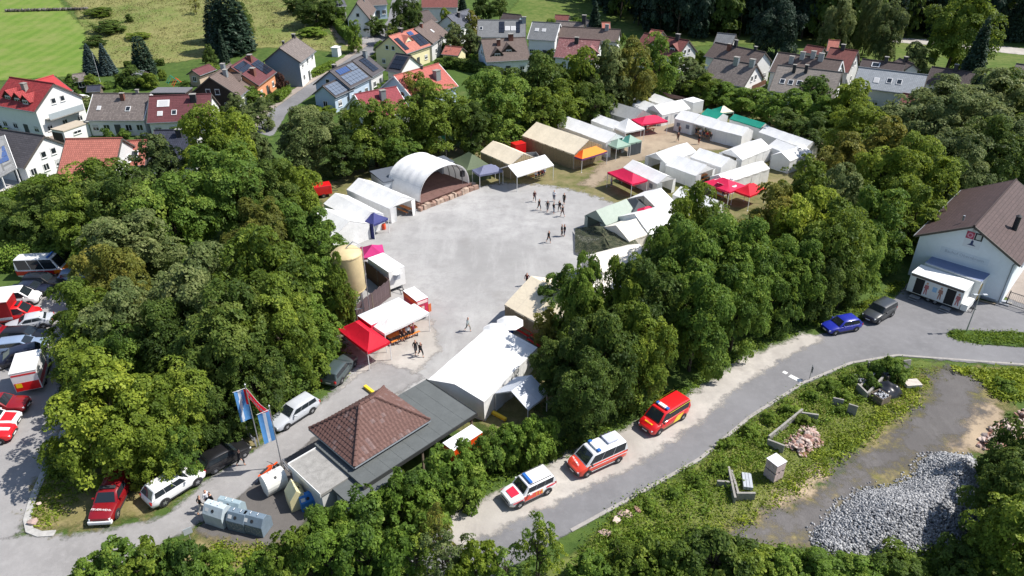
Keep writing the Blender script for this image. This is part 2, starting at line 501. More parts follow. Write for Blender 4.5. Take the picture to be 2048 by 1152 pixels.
sheet('garden_lawn', [(120, 170), (330, 140), (480, 150), (560, 205), (640, 160), (560, 110), (880, 130), (1000, 160), (940, 200), (700, 240), (430, 300), (90, 330), (-60, 420), (-140, 300)], MG_LAWN, 0.04, 1.5)
sheet('village_road', [(505, 262), (545, 215), (610, 172), (690, 120), (735, 88), (775, 42), (785, -5), (798, -30), (850, -30), (832, 20), (800, 62), (757, 100), (700, 140), (640, 178), (575, 225), (545, 275)], MG_ROAD, 0.06, 0.8)
sheet('village_pavement', [(525, 222), (610, 163), (690, 113), (733, 84), (737, 90), (694, 120), (615, 171), (545, 220), (505, 264), (480, 262)], MG_PAVE, 0.08, 0.5)
sheet('farm_track', [(657, 40), (668, 40), (686, 78), (730, 92), (722, 100), (675, 85)], MG_SAND, 0.07, 0.5)
sheet('house_driveway', [(722, 66), (746, 64), (752, 88), (726, 92)], MG_DRIVE, 0.08, 0.5)
sheet('paved_court', [(82, 268), (150, 252), (170, 262), (110, 330), (92, 345), (118, 300), (100, 280)], MG_PAVE, 0.06, 0.5)
sheet('garden_path', [(132, 240), (180, 206), (190, 212), (150, 250)], MG_PAVE, 0.07, 0.4)
sheet('terrace_paving', [(-30, 395), (0, 398), (48, 372), (38, 350), (0, 352), (-30, 360)], mat('pale_paving', (0.55, 0.52, 0.5), 0.8, 0.1, 2), 0.06, 0.5)
sheet('forest_path', [(1700, 78), (1880, 92), (2060, 112), (2110, 135), (2110, 122), (2050, 98), (1900, 82), (1710, 72)], MG_DUST, 0.09, 0.8)
sheet('worn_grass', [(640, 380), (720, 335), (900, 300), (1120, 240), (1310, 180), (1420, 200), (1560, 240), (1680, 300), (1600, 380), (1400, 480), (1200, 640), (1060, 860), (930, 860), (640, 640)], MG_WORN, 0.02, 1.0)
sheet('trodden_dirt', [(1215, 300), (1260, 270), (1290, 250), (1345, 240), (1385, 262), (1480, 292), (1440, 300), (1330, 300), (1290, 320), (1240, 340), (1190, 372), (1160, 372), (1200, 330)], MG_DIRT, 0.035, 0.7)
sheet('gravel_yard', [(560, 900), (640, 820), (700, 740), (690, 660), (730, 560), (720, 500), (640, 470), (640, 420), (760, 390), (840, 420), (940, 378), (1010, 366), (1100, 372), (1175, 388), (1240, 412), (1330, 440), (1300, 540), (1160, 640), (1040, 690), (1000, 780), (900, 850), (700, 900)], MG_YARD, 0.045, 0.7)
sheet('gravel_spill', [(560, 880), (640, 815), (760, 700), (800, 640), (860, 640), (880, 700), (800, 780), (640, 900), (560, 930)], MG_DUST, 0.055, 0.6)
sheet('driveway', [(-60, 1090), (60, 1072), (150, 1072), (330, 1035), (410, 965), (520, 895), (625, 820), (760, 722), (850, 755), (640, 880), (560, 935), (470, 1005), (330, 1085), (190, 1160), (150, 1220), (-80, 1220)], MG_DRIVE, 0.065, 0.6)
sheet('car_park', [(-90, 560), (60, 600), (170, 560), (240, 590), (150, 700), (110, 790), (128, 868), (95, 940), (62, 1005), (45, 1050), (52, 1075), (-80, 1090)], MG_DRIVE, 0.055, 0.8)
sheet('recycling_forecourt', [(388, 1062), (470, 1002), (560, 930), (640, 868), (655, 985), (590, 1070), (560, 1100), (440, 1092)], MG_DARKASPH, 0.075, 0.5)
sheet('road', [(880, 1060), (1000, 992), (1130, 920), (1262, 862), (1385, 795), (1490, 722), (1600, 680), (1720, 648), (1795, 592), (1820, 560), (1990, 610), (2120, 560), (2180, 640), (2120, 668), (2048, 668), (1900, 660), (1890, 672), (1960, 690), (2120, 700), (2120, 745), (2048, 733), (1900, 722), (1795, 712), (1705, 728), (1610, 768), (1500, 838), (1400, 922), (1250, 1006), (1140, 1066), (1000, 1150), (860, 1220), (700, 1220)], MG_ROAD, 0.05, 0.6)
sheet('road_shoulder', [(890, 1040), (1000, 985), (1130, 914), (1262, 856), (1385, 789), (1490, 716), (1610, 668), (1650, 676), (1560, 722), (1475, 775), (1400, 845), (1265, 935), (1100, 1010), (985, 1070), (900, 1110)], MG_DUST, 0.06, 0.6)
sheet('bank_grass', [(1170, 1090), (1245, 1012), (1400, 928), (1500, 844), (1608, 774), (1705, 733), (1795, 718), (1900, 726), (1850, 780), (1700, 880), (1560, 1010), (1430, 1080), (1600, 1120), (2000, 1110), (2000, 1200), (1000, 1200)], ground_mat('bank', lambda t, co: c_grass(t, co, (0.09, 0.13, 0.03), (0.15, 0.195, 0.045), (0.27, 0.25, 0.10), (0.42, 0.62)), 0.6, 0.8, bump=0.6), 0.015, 0.8)
sheet('sandy_soil', [(1440, 1065), (1560, 1020), (1680, 960), (1760, 850), (1800, 780), (1850, 740), (2000, 745), (2030, 800), (1960, 900), (1700, 1080), (1500, 1110)], MG_DRYGRASS, 0.025, 0.7)
sheet('bare_soil', [(1560, 985), (1640, 935), (1680, 930), (1660, 962), (1585, 1005), (1530, 1030)], MG_SAND, 0.035, 0.5)
sheet('bare_soil', [(1935, 820), (1990, 800), (2010, 840), (1960, 900), (1900, 905), (1910, 870)], MG_SAND, 0.035, 0.5)
sheet('dark_grit', [(1455, 1072), (1560, 1030), (1650, 990), (1690, 930), (1775, 900), (1800, 850), (1860, 800), (1868, 742), (1950, 742), (1965, 800), (1925, 860), (1880, 905), (1800, 930), (1720, 980), (1640, 1070), (1500, 1105)], MG_SLATE, 0.045, 0.6)
def kerb(name, px, w, h, m, z0=0.0):
 P = [G2(p) for p in px]
 b = MB(); Ls, Rs = [], []
 for i, p in enumerate(P):
  d = (P[min(i + 1, len(P) - 1)] - P[max(i - 1, 0)]).normalized(); n = Vector((-d.y, d.x)) * w / 2
  Ls.append(p + n); Rs.append(p - n)
 rings = [[(l.x, l.y, z0), (l.x, l.y, h), (r.x, r.y, h), (r.x, r.y, z0)] for l, r in zip(Ls, Rs)]
 b.loft(rings); o = b.build(name, m, bevel=0.02); tag(o, kind='structure'); return o
kerb('kerb', [(128, 862), (110, 905), (85, 955), (66, 1000), (55, 1040), (60, 1062), (80, 1070), (110, 1068)], 0.55, 0.14, mat('pale_kerb', (0.42, 0.41, 0.39), 0.85, 0.2, 3))
kerb('road_kerb', [(1142, 1062), (1252, 1002), (1400, 918), (1500, 834), (1608, 765), (1703, 726), (1795, 711), (1900, 719), (2048, 730)], 0.3, 0.09, mat('road_edge_stone', (0.34, 0.32, 0.3), 0.9, 0.2, 3))
def bar(name, a, b, w, m, z=0.075):
 p, q = G2(a), G2(b); d = (q - p); n = Vector((-d.y, d.x)).normalized() * w / 2
 k = MB(); k.quad((*(p - n), z), (*(q - n), z), (*(q + n), z), (*(p + n), z)); o = k.build(name, m); tag(o, kind='structure'); return o
M_MARK = mat('road_paint', (0.72, 0.72, 0.7), 0.7, 0.15, 5)
bar('road_marking', (1579, 752), (1603, 764), 0.5, M_MARK, 0.062)
bar('road_marking', (1566, 744), (1574, 748), 0.4, M_MARK, 0.062)
sheet('grass_island', [(1896, 668), (1915, 660), (1960, 664), (2060, 668), (2120, 672), (2120, 697), (2048, 695), (1960, 688), (1910, 678)], MG_LAWN, 0.09, 0.4)
sheet('grass_verge', [(1880, 735), (2120, 745), (2120, 790), (2010, 790), (1960, 745)], MG_DRYGRASS, 0.03, 0.6)
sheet('green_island', [(128, 866), (112, 905), (88, 955), (70, 1000), (60, 1040), (66, 1058), (110, 1062), (200, 1050), (300, 1030), (420, 940), (520, 880), (420, 860), (200, 840)], MG_DRYGRASS, 0.08, 0.5)
sheet('bin_yard_grass', [(380, 1080), (440, 1085), (540, 1095), (620, 1090), (620, 1180), (330, 1180), (330, 1100)], MG_DRYGRASS, 0.085, 0.5)
# ================================================================ vegetation
def leaf_quads(rng, pos, ctr, size, up=0.5, outw=0.7, rnd=0.75, asp=0.62):
 n = len(pos)
 o = pos - ctr
 o /= np.maximum(1e-6, np.linalg.norm(o, axis=1, keepdims=True))
 nn = o * outw + np.array([0, 0, up]) + rng.normal(size=(n, 3)) * rnd
 nn /= np.maximum(1e-6, np.linalg.norm(nn, axis=1, keepdims=True))
 r = rng.normal(size=(n, 3)); t1 = np.cross(nn, r); t1 /= np.maximum(1e-6, np.linalg.norm(t1, axis=1, keepdims=True))
 t2 = np.cross(nn, t1)
 s = (size * rng.uniform(0.6, 1.35, size=n))[:, None]
 a, b = t1 * s * 0.6, t2 * s * 0.6 * asp
 return np.stack([pos + a, pos + b, pos - a, pos - b], 1).reshape(-1, 3)
def leaf_mesh(name, verts, tint, m):
 n = len(verts) // 4
 me = np_mesh(name, verts, np.arange(n * 4).reshape(-1, 4))
 a = me.attributes.new('tint', 'FLOAT', 'FACE'); a.data.foreach_set('value', np.clip(tint, 0, 1).astype(np.float32))
 me.materials.append(m)
 return me
def spray(rng, C, CR, CN, per, size, flat=0.4, rnd=0.42):
 """leaf sprays: every clump is a shallow dome of leaves that share its facing"""
 idx = np.repeat(np.arange(len(C)), per); n = len(idx)
 N = CN[idx]
 r = rng.normal(size=(n, 3)); t1 = np.cross(N, r); t1 /= np.maximum(1e-6, np.linalg.norm(t1, axis=1, keepdims=True))
 f = np.sqrt(rng.random(n))
 pos = C[idx] + t1 * (f * CR[idx] * rng.uniform(0.75, 1.3, n))[:, None] + N * (CR[idx] * (flat * (1 - f * f) - 0.35 * flat * rng.random(n)))[:, None]
 nn = N + t1 * (0.55 * f)[:, None] + rng.normal(size=(n, 3)) * rnd
 nn /= np.maximum(1e-6, np.linalg.norm(nn, axis=1, keepdims=True))
 q = rng.normal(size=(n, 3)); a = np.cross(nn, q); a /= np.maximum(1e-6, np.linalg.norm(a, axis=1, keepdims=True)); b = np.cross(nn, a)
 s = (size * rng.uniform(0.55, 1.4, n))[:, None] * 0.6
 return np.stack([pos + a * s, pos + b * s * 0.6, pos - a * s, pos - b * s * 0.6], 1).reshape(-1, 3), idx
def broadleaf(seed, R, rz, base, nlobe, nclump, nleaf, size, m, lobe=0.42, top=0.0, patch=0.3, sparse=0.0, crad=0.75):
 """crown of leaf sprays on lobes; returns (crown mesh, trunk mesh) for a tree of crown radius R, half height rz, clear stem base"""
 rng = np.random.default_rng(seed)
 cz = base + rz
 L = []; k = 0
 while len(L) < nlobe and k < 6000:
  k += 1
  d = rng.normal(size=3); d /= np.linalg.norm(d)
  if d[2] < -0.8: continue
  rr = rng.uniform(0.35, 0.95) * (1 - top * max(0, d[2]))
  p = d * np.array([R, R, rz]) * rr
  lr = lobe * min(R, rz * 1.2) * rng.uniform(0.5, 1.2) * (1.15 - 0.45 * rr)
  if all(np.linalg.norm((p - q[:3])) > 0.5 * (lr + q[3]) for q in L): L.append((*p, lr))
 L.append((0, 0, rz * 0.7, lobe * R * 0.5)); L.append((0, 0, 0.0, R * 0.42))
 L = np.array(L); SQ = np.array([1.1, 1.1, 0.8])
 per = max(6, 2 * nclump // len(L))
 C, CR, CN, CT = [], [], [], []
 for l in L:
  lt = rng.normal(0.42, 0.10)
  d = rng.normal(size=(per * 2, 3)); d /= np.linalg.norm(d, axis=1, keepdims=True)
  d = d[d[:, 2] > -0.7][:per]
  for e in d:
   q = l[:3] + e * l[3] * rng.uniform(0.8, 1.2) * SQ
   if (np.linalg.norm((q - L[:, :3]) / SQ, axis=1) < L[:, 3] * 0.7).any() or rng.random() < sparse: continue
   nn = e * 0.8 + np.array([0, 0, 0.75]) + rng.normal(size=3) * 0.25
   C.append(q); CN.append(nn / np.linalg.norm(nn)); CR.append(crad * rng.uniform(0.55, 1.2)); CT.append(lt + rng.normal(0, patch * 0.45))
 C = np.array(C); CR = np.array(CR); CT = np.array(CT); CN = np.array(CN)
 if len(C) > nclump:
  s = rng.permutation(len(C))[:nclump]; C, CR, CT, CN = C[s], CR[s], CT[s], CN[s]
 V, idx = spray(rng, C, CR, CN, max(4, nleaf // len(C)), size)
 T = CT[idx] + rng.normal(0, 0.10, size=len(idx))
 h = np.hypot(V[:, 0], V[:, 1]); V[:, :2] *= R / np.percentile(h, 97)
 lo, hi = np.percentile(V[:, 2], 1), np.percentile(V[:, 2], 99.5)
 V[:, 2] = base + (V[:, 2] - lo) / (hi - lo) * 2 * rz
 V[:, 2] = np.maximum(V[:, 2], 0.05)
 crown = leaf_mesh('crown', V, T, m)
 b = MB()
 r0 = max(0.04, 0.042 * R + 0.02)
 b.tube([(0, 0, -0.4), (0.03 * R, 0, base * 0.6), (0.0, 0.04 * R, cz - 0.3 * rz), (0.02 * R, 0, cz + 0.55 * rz)], [r0 * 1.3, r0, r0 * 0.75, r0 * 0.15], 7)
 for l in L[:-2][:14]:
  s = Vector((0, 0, max(base * 0.7, cz - 0.75 * rz + rng.uniform(0, 0.6) * rz)))
  e = Vector((l[0] * 0.9, l[1] * 0.9, l[2] * 0.9 + cz))
  mid = s.lerp(e, 0.5) + Vector((0, 0, 0.1 * R))
  b.tube([s, mid, e], [r0 * 0.5, r0 * 0.34, r0 * 0.1], 5)
 return crown, b.mesh('trunk', M_BARK)
def conifer(seed, R, h, n, size, m, blunt=0.0):
 rng = np.random.default_rng(seed)
 z = h * (0.08 + 0.92 * (1 - np.sqrt(rng.random(n))))
 lay = np.floor(z / (h / 16.0)) * (h / 16.0)
 f = (z - lay) / (h / 16.0)
 prof = (1 - z / h) ** (0.8 - 0.4 * blunt)
 rr = R * prof * (1.0 - 0.25 * f) * np.sqrt(rng.random(n)) ** 0.7 + 0.05
 nb = 9
 ang = rng.integers(0, nb, n) * 2 * np.pi / nb + lay * 2.1 + rng.normal(0, 0.16, n)
 pos = np.stack([np.cos(ang) * rr, np.sin(ang) * rr, z - 0.25 * rr], 1)
 V = leaf_quads(rng, pos, np.array([0, 0, 0.0]), size, 0.7, 0.4, 0.5, 0.45)
 V[:, 2] = np.maximum(V[:, 2], 0.05)
 crown = leaf_mesh('crown', V, rng.normal(0.42, 0.16, n), m)
 b = MB(); b.tube([(0, 0, -0.3), (0, 0, h * 0.5), (0, 0, h * 0.97)], [0.03 * h * 0.5, 0.011 * h, 0.03], 6)
 return crown, b.mesh('trunk', M_BARK)
LM = {
 'beech':  leaf_mat('beech', (0.056, 0.097, 0.016), (0.147, 0.213, 0.029), (0.332, 0.393, 0.054)),
 'maple':  leaf_mat('maple', (0.049, 0.094, 0.019), (0.129, 0.219, 0.034), (0.286, 0.369, 0.060)),
 'dark':   leaf_mat('dark', (0.038, 0.068, 0.016), (0.090, 0.145, 0.027), (0.209, 0.258, 0.052)),
 'grey':   leaf_mat('grey', (0.062, 0.098, 0.032), (0.148, 0.194, 0.063), (0.296, 0.324, 0.123)),
 'yellow': leaf_mat('yellow', (0.081, 0.127, 0.016), (0.203, 0.272, 0.032), (0.420, 0.472, 0.058)),
 'rust':   leaf_mat('rust', (0.081, 0.099, 0.020), (0.183, 0.200, 0.038), (0.359, 0.309, 0.060)),
 'bush':   leaf_mat('bush', (0.069, 0.125, 0.020), (0.156, 0.258, 0.036), (0.321, 0.397, 0.071)),
 'hedge':  leaf_mat('hedge', (0.075, 0.130, 0.018), (0.170, 0.265, 0.034), (0.310, 0.390, 0.060)),
 'spruce': leaf_mat('spruce', (0.016, 0.034, 0.020), (0.036, 0.066, 0.040), (0.075, 0.115, 0.070), 0.12),
 'blue':   leaf_mat('blue', (0.034, 0.060, 0.058), (0.075, 0.115, 0.112), (0.140, 0.185, 0.175), 0.12),
 'copper': leaf_mat('copper', (0.035, 0.020, 0.016), (0.085, 0.044, 0.036), (0.160, 0.080, 0.055)),
 'straw':  leaf_mat('straw', (0.150, 0.170, 0.050), (0.240, 0.235, 0.090), (0.360, 0.320, 0.150)),
 'forest': leaf_mat('forest', (0.010, 0.022, 0.014), (0.024, 0.048, 0.028), (0.062, 0.098, 0.058), 0.15),
}
_big, _mid, _small, _far = [], [], [], []
for sd in (11, 12, 13, 14):
 _big.append(broadleaf(sd, 4.8, 5.6, 1.0, 34, 520, 32000, 0.25, LM['beech'], lobe=0.38, crad=0.72))
for sd in (21, 22, 23, 24):
 _mid.append(broadleaf(sd, 3.3, 4.6, 0.9, 26, 330, 16000, 0.25, LM['beech'], lobe=0.42, top=0.2 * (sd % 2), crad=0.56))
for sd in (31, 32, 33, 34):
 _small.append(broadleaf(sd, 1.7, 1.5, 0.15, 13, 170, 7500, 0.16, LM['bush'], lobe=0.42, crad=0.3))
for sd in (41, 42, 43):
 _far.append(broadleaf(sd, 5.0, 6.5, 1.5, 18, 180, 5200, 0.6, LM['forest'], lobe=0.42, crad=0.95))
_birch = broadleaf(51, 2.6, 3.6, 1.6, 14, 110, 3600, 0.18, LM['rust'], lobe=0.30, sparse=0.45, crad=0.4)
_con = [conifer(61, 2.6, 10.0, 7000, 0.42, LM['spruce']), conifer(62, 3.0, 10.0, 7000, 0.42, LM['blue']), conifer(63, 3.2, 10.0, 6500, 0.46, LM['spruce'], 1.0)]
DIM = {'big': (4.8, 12.2), 'mid': (3.3, 10.1), 'small': (1.7, 3.15), 'far': (5.0, 14.5), 'birch': (2.6, 8.8), 'con': (2.8, 10.0)}
VAR = {'big': _big, 'mid': _mid, 'small': _small, 'far': _far, 'birch': [_birch], 'con': _con}
_tc = [0]
def put_tree(name, loc, r, h, kind, species, label, cat='tree', group=None, var=None, rz=None):
 vs_ = VAR[kind]; i = var if var is not None else _tc[0] % len(vs_); _tc[0] += 1
 cm, tm = vs_[i]
 R0, H0 = DIM[kind]
 o = empty(name, loc, random.uniform(0, 6.28) if rz is None else rz, label, cat, group)
 o.scale = (r / R0, r / R0 * random.uniform(0.93, 1.07), h / H0)
 t = link('trunk' if kind != 'small' else 'stem', tm, o)
 c = link('crown' if kind != 'small' else 'foliage', cm, o)
 if species:
  c.material_slots[0].link = 'OBJECT'; c.material_slots[0].material = LM[species]
 return o
ORD = ['first', 'second', 'third', 'fourth', 'fifth', 'sixth', 'seventh', 'eighth', 'ninth', 'tenth', 'eleventh', 'twelfth', 'thirteenth', 'fourteenth', 'fifteenth', 'sixteenth', 'seventeenth', 'eighteenth', 'nineteenth', 'twentieth']
ADJ = {'beech': 'mid green', 'maple': 'fresh green', 'dark': 'dark green', 'grey': 'grey green', 'yellow': 'yellow green', 'rust': 'brownish green', 'bush': 'bright green', 'hedge': 'lime green', 'spruce': 'dark', 'blue': 'bluish', 'copper': 'copper red', 'forest': 'dark'}
def tree_row(where, rows, group, name='broadleaf_tree', noun='tree', cat='tree'):
 """rows: (crown centre in the photo, crown radius in photo px, height m, kind, species)"""
 rows = sorted(rows, key=lambda q: q[0][0])
 for i, (c, rp, h, kind, sp) in enumerate(rows):
  R0, H0 = DIM[kind]
  zc = h * (0.55 if kind != 'small' else 0.5)
  g = G(c, zc)
  dist = math.hypot(g.x, g.y, CAM_H - zc - g.z)
  r = rp / FPX * dist
  if kind in ('big', 'mid') and h > 2.95 * r:
   h = 2.95 * r; zc = h * 0.55; g = G(c, zc); r = rp / FPX * math.hypot(g.x, g.y, CAM_H - zc - g.z)
  put_tree(name, g, r, h, kind, sp, f'{ADJ[sp]} {noun}, {ORD[i]} from the left {where}', cat, group)
tree_row('in the row behind the arched stage', [
 ((625, 272), 72, 11, 'big', 'grey'), ((690, 300), 52, 8, 'mid', 'dark'), ((748, 262), 66, 11, 'big', 'beech'),
 ((872, 232), 76, 12, 'big', 'beech'), ((800, 300), 45, 6, 'mid', 'maple'), ((945, 250), 45, 9, 'mid', 'dark'), ((990, 205), 70, 12, 'big', 'maple'),
 ((1075, 165), 60, 13, 'mid', 'dark'), ((1085, 222), 45, 9, 'mid', 'beech'), ((1125, 205), 48, 9, 'mid', 'yellow')], 'trees behind the stage')
tree_row('in the tall row behind the beige marquee', [
 ((1160, 160), 50, 13, 'mid', 'yellow'), ((1215, 150), 48, 14, 'mid', 'grey'), ((1262, 145), 50, 14, 'mid', 'rust'), ((1318, 132), 46, 13, 'mid', 'maple'),
 ((1195, 205), 38, 8, 'mid', 'dark'), ((1250, 185), 30, 7, 'mid', 'dark')], 'tall trees behind the marquees')
tree_row('in the shrubs below the grey roofs', [
 ((1370, 150), 49, 8, 'mid', 'grey'), ((1408, 172), 38, 6, 'mid', 'beech'), ((1448, 186), 40, 5, 'mid', 'bush'), ((1487, 198), 40, 5, 'mid', 'bush'),
 ((1545, 215), 38, 6, 'mid', 'bush'), ((1590, 215), 44, 7, 'mid', 'bush'), ((1635, 190), 40, 8, 'mid', 'maple'), ((1640, 225), 42, 7, 'mid', 'bush'), ((1575, 245), 38, 6, 'mid', 'dark'), ((1630, 265), 40, 6, 'mid', 'dark')], 'shrubs below the grey roofs')
tree_row('in the wood below the orange roof', [
 ((28, 438), 42, 6, 'big', 'dark'), ((100, 425), 58, 9, 'big', 'dark'), ((190, 395), 70, 11, 'big', 'beech'), ((250, 420), 80, 12, 'big', 'dark'), ((315, 340), 55, 11, 'mid', 'grey'),
 ((170, 452), 60, 10, 'big', 'beech'), ((270, 500), 80, 10, 'big', 'grey'), ((340, 440), 75, 12, 'big', 'maple'), ((440, 300), 72, 14, 'big', 'yellow'), ((445, 385), 85, 13, 'big', 'maple'),
 ((500, 300), 40, 10, 'mid', 'grey'), ((530, 400), 62, 11, 'big', 'dark'), ((585, 390), 58, 10, 'big', 'yellow')], 'trees of the left wood')
tree_row('in the clump beside the tan silo', [
 ((580, 470), 62, 10, 'big', 'maple'), ((520, 480), 60, 11, 'big', 'rust'), ((648, 480), 50, 12, 'mid', 'maple'), ((678, 540), 42, 11, 'mid', 'dark'), ((690, 590), 24, 8, 'mid', 'maple'), ((645, 580), 56, 9, 'mid', 'maple'), ((625, 650), 52, 7, 'mid', 'bush'), ((632, 690), 36, 5, 'mid', 'maple'), ((580, 735), 42, 5, 'mid', 'maple')], 'trees beside the silo')
tree_row('of the broad trees above the driveway', [
 ((405, 610), 95, 12, 'big', 'grey'), ((515, 560), 95, 13, 'big', 'beech'), ((460, 690), 100, 12, 'big', 'dark'), ((560, 665), 88, 11, 'big', 'beech'), ((505, 765), 62, 8, 'big', 'dark'), ((350, 680), 70, 10, 'big', 'dark')], 'broad trees above the driveway')
tree_row('of the trees beside the car park', [
 ((225, 570), 68, 10, 'big', 'rust'), ((178, 640), 64, 9, 'big', 'beech'), ((255, 655), 74, 10, 'big', 'grey'), ((180, 705), 62, 8, 'big', 'beech'), ((215, 505), 58, 8, 'mid', 'maple'), ((245, 720), 55, 8, 'big', 'maple')], 'trees beside the car park')
tree_row('of the trees over the green island', [
 ((222, 822), 105, 9.5, 'big', 'yellow'), ((290, 862), 82, 8, 'big', 'yellow'), ((340, 825), 75, 9, 'big', 'beech'), ((390, 790), 62, 9, 'big', 'dark'), ((165, 785), 48, 6, 'mid', 'beech'), ((355, 895), 42, 5.5, 'mid', 'maple'), ((425, 832), 46, 7, 'mid', 'dark')], 'trees over the green island')
tree_row('in the wood beside the dusty road', [
 ((1125, 585), 48, 10, 'mid', 'maple'), ((1098, 655), 36, 8, 'mid', 'rust'), ((1165, 640), 66, 11, 'mid', 'beech'), ((1108, 735), 52, 9, 'big', 'dark'), ((1200, 710), 82, 12, 'big', 'dark'), ((1172, 782), 66, 9, 'big', 'dark'), ((1348, 512), 62, 12, 'big', 'maple'), ((1290, 620), 80, 13, 'big', 'dark'), ((1282, 705), 74, 11, 'big', 'beech'),
 ((1412, 475), 56, 12, 'big', 'beech'), ((1385, 560), 82, 13, 'big', 'maple'), ((1395, 640), 76, 11, 'big', 'maple'), ((1470, 530), 78, 13, 'big', 'maple'), ((1475, 615), 62, 10, 'big', 'maple'), ((1545, 575), 58, 9, 'big', 'maple')], 'trees beside the dusty road')
tree_row('in the wood left of the white hall', [
 ((1545, 455), 62, 11, 'big', 'rust'), ((1600, 385), 52, 11, 'mid', 'beech'), ((1600, 470), 68, 12, 'big', 'yellow'), ((1590, 550), 58, 10, 'big', 'maple'), ((1665, 410), 58, 12, 'mid', 'grey'), ((1660, 500), 72, 12, 'big', 'beech'), ((1635, 572), 46, 8, 'big', 'dark'),
 ((1725, 450), 62, 11, 'mid', 'maple'), ((1718, 515), 50, 9, 'big', 'maple'), ((1765, 478), 44, 8, 'mid', 'maple'), ((1690, 560), 38, 7, 'mid', 'dark')], 'trees left of the hall')
tree_row('in the wood behind the white hall', [
 ((1700, 210), 44, 10, 'mid', 'yellow'), ((1715, 270), 56, 11, 'big', 'yellow'), ((1760, 300), 52, 11, 'mid', 'rust'), ((1690, 335), 56, 10, 'big', 'rust'), ((1770, 365), 60, 11, 'big', 'yellow'), ((1830, 260), 68, 12, 'big', 'grey'), ((1880, 220), 60, 12, 'big', 'grey'), ((1840, 350), 66, 12, 'big', 'beech'),
 ((1920, 260), 68, 13, 'big', 'grey'), ((1985, 215), 66, 13, 'big', 'grey'), ((2040, 210), 62, 13, 'big', 'beech'), ((1905, 330), 58, 11, 'big', 'grey'), ((1980, 300), 62, 12, 'big', 'dark'), ((2045, 290), 60, 12, 'big', 'grey'), ((1830, 430), 52, 9, 'mid', 'beech'), ((2090, 270), 60, 12, 'big', 'beech')], 'trees behind the hall')
tree_row('in the leafy row along the roadside', [
 ((1090, 870), 36, 3.6, 'small', 'bush'), ((1055, 880), 46, 4.2, 'small', 'bush'), ((1010, 890), 42, 4.2, 'small', 'bush'), ((968, 915), 44, 4.2, 'small', 'maple'), ((928, 935), 46, 4.4, 'small', 'bush'), ((880, 955), 50, 4.6, 'small', 'bush'), ((845, 985), 50, 4.4, 'small', 'maple'),
 ((795, 1000), 54, 4.6, 'small', 'bush'), ((745, 1030), 54, 4.4, 'small', 'maple'), ((690, 1050), 54, 4.2, 'small', 'bush'), ((640, 1070), 50, 4.0, 'small', 'bush'), ((925, 985), 40, 3.2, 'small', 'maple'), ((860, 1030), 46, 3.6, 'small', 'maple')], 'roadside shrubs', 'leafy_shrub', 'shrub', 'shrub')
tree_row('along the bottom edge of the picture', [
 ((175, 1145), 34, 2.6, 'small', 'bush'), ((235, 1130), 44, 3.4, 'small', 'maple'), ((300, 1128), 46, 3.6, 'small', 'beech'), ((370, 1122), 50, 4.0, 'small', 'maple'), ((440, 1138), 40, 2.6, 'small', 'hedge'), ((515, 1142), 36, 2.6, 'small', 'bush'), ((585, 1112), 50, 4.2, 'small', 'beech'), ((660, 1110), 60, 4.4, 'small', 'bush'), ((735, 1105), 60, 4.6, 'small', 'maple'), ((800, 1110), 56, 4.6, 'small', 'bush'),
 ((895, 1110), 56, 5.2, 'birch', 'grey'), ((950, 1132), 50, 4.6, 'small', 'yellow'), ((1010, 1140), 46, 4.2, 'birch', 'bush'), ((1080, 1108), 46, 5.0, 'birch', 'yellow'), ((830, 1120), 44, 4.8, 'birch', 'beech')], 'shrubs at the bottom edge', 'leafy_shrub', 'shrub', 'shrub')
for p_, r_, lb in (((880, 1068), 34, 'thin birch with bare pale branches above the bottom shrubs'), ((1075, 1085), 30, 'slender young birch with drooping twigs beside the road bend')):
 g = G(p_, 3.6); put_tree('birch_tree', g, r_ / FPX * 58, 6.4, 'birch', 'rust' if p_[0] < 900 else 'bush', lb, 'tree', 'birches by the road')
tree_row('in the thicket below the stone yard', [
 ((1250, 1125), 46, 2.8, 'small', 'beech'), ((1335, 1115), 56, 3.4, 'small', 'beech'), ((1430, 1110), 64, 4.2, 'small', 'dark'), ((1500, 1125), 46, 2.8, 'small', 'beech'), ((1560, 1130), 40, 1.9, 'small', 'bush'), ((1640, 1140), 44, 1.9, 'small', 'bush'), ((1720, 1140), 46, 2.0, 'small', 'bush'), ((1800, 1135), 50, 2.3, 'small', 'beech'), ((1925, 1125), 48, 3.0, 'small', 'dark'), ((1180, 1145), 42, 2.4, 'small', 'bush')], 'bushes below the stone yard', 'leafy_shrub', 'bush', 'shrub')
tree_row('in the dark group beside the stone heap', [
 ((2032, 915), 46, 7, 'mid', 'dark'), ((2010, 1000), 56, 7, 'mid', 'dark'), ((2055, 960), 56, 9, 'mid', 'dark'), ((2035, 1070), 66, 8, 'mid', 'beech'), ((1985, 1085), 48, 5, 'mid', 'beech')], 'trees beside the stone heap')
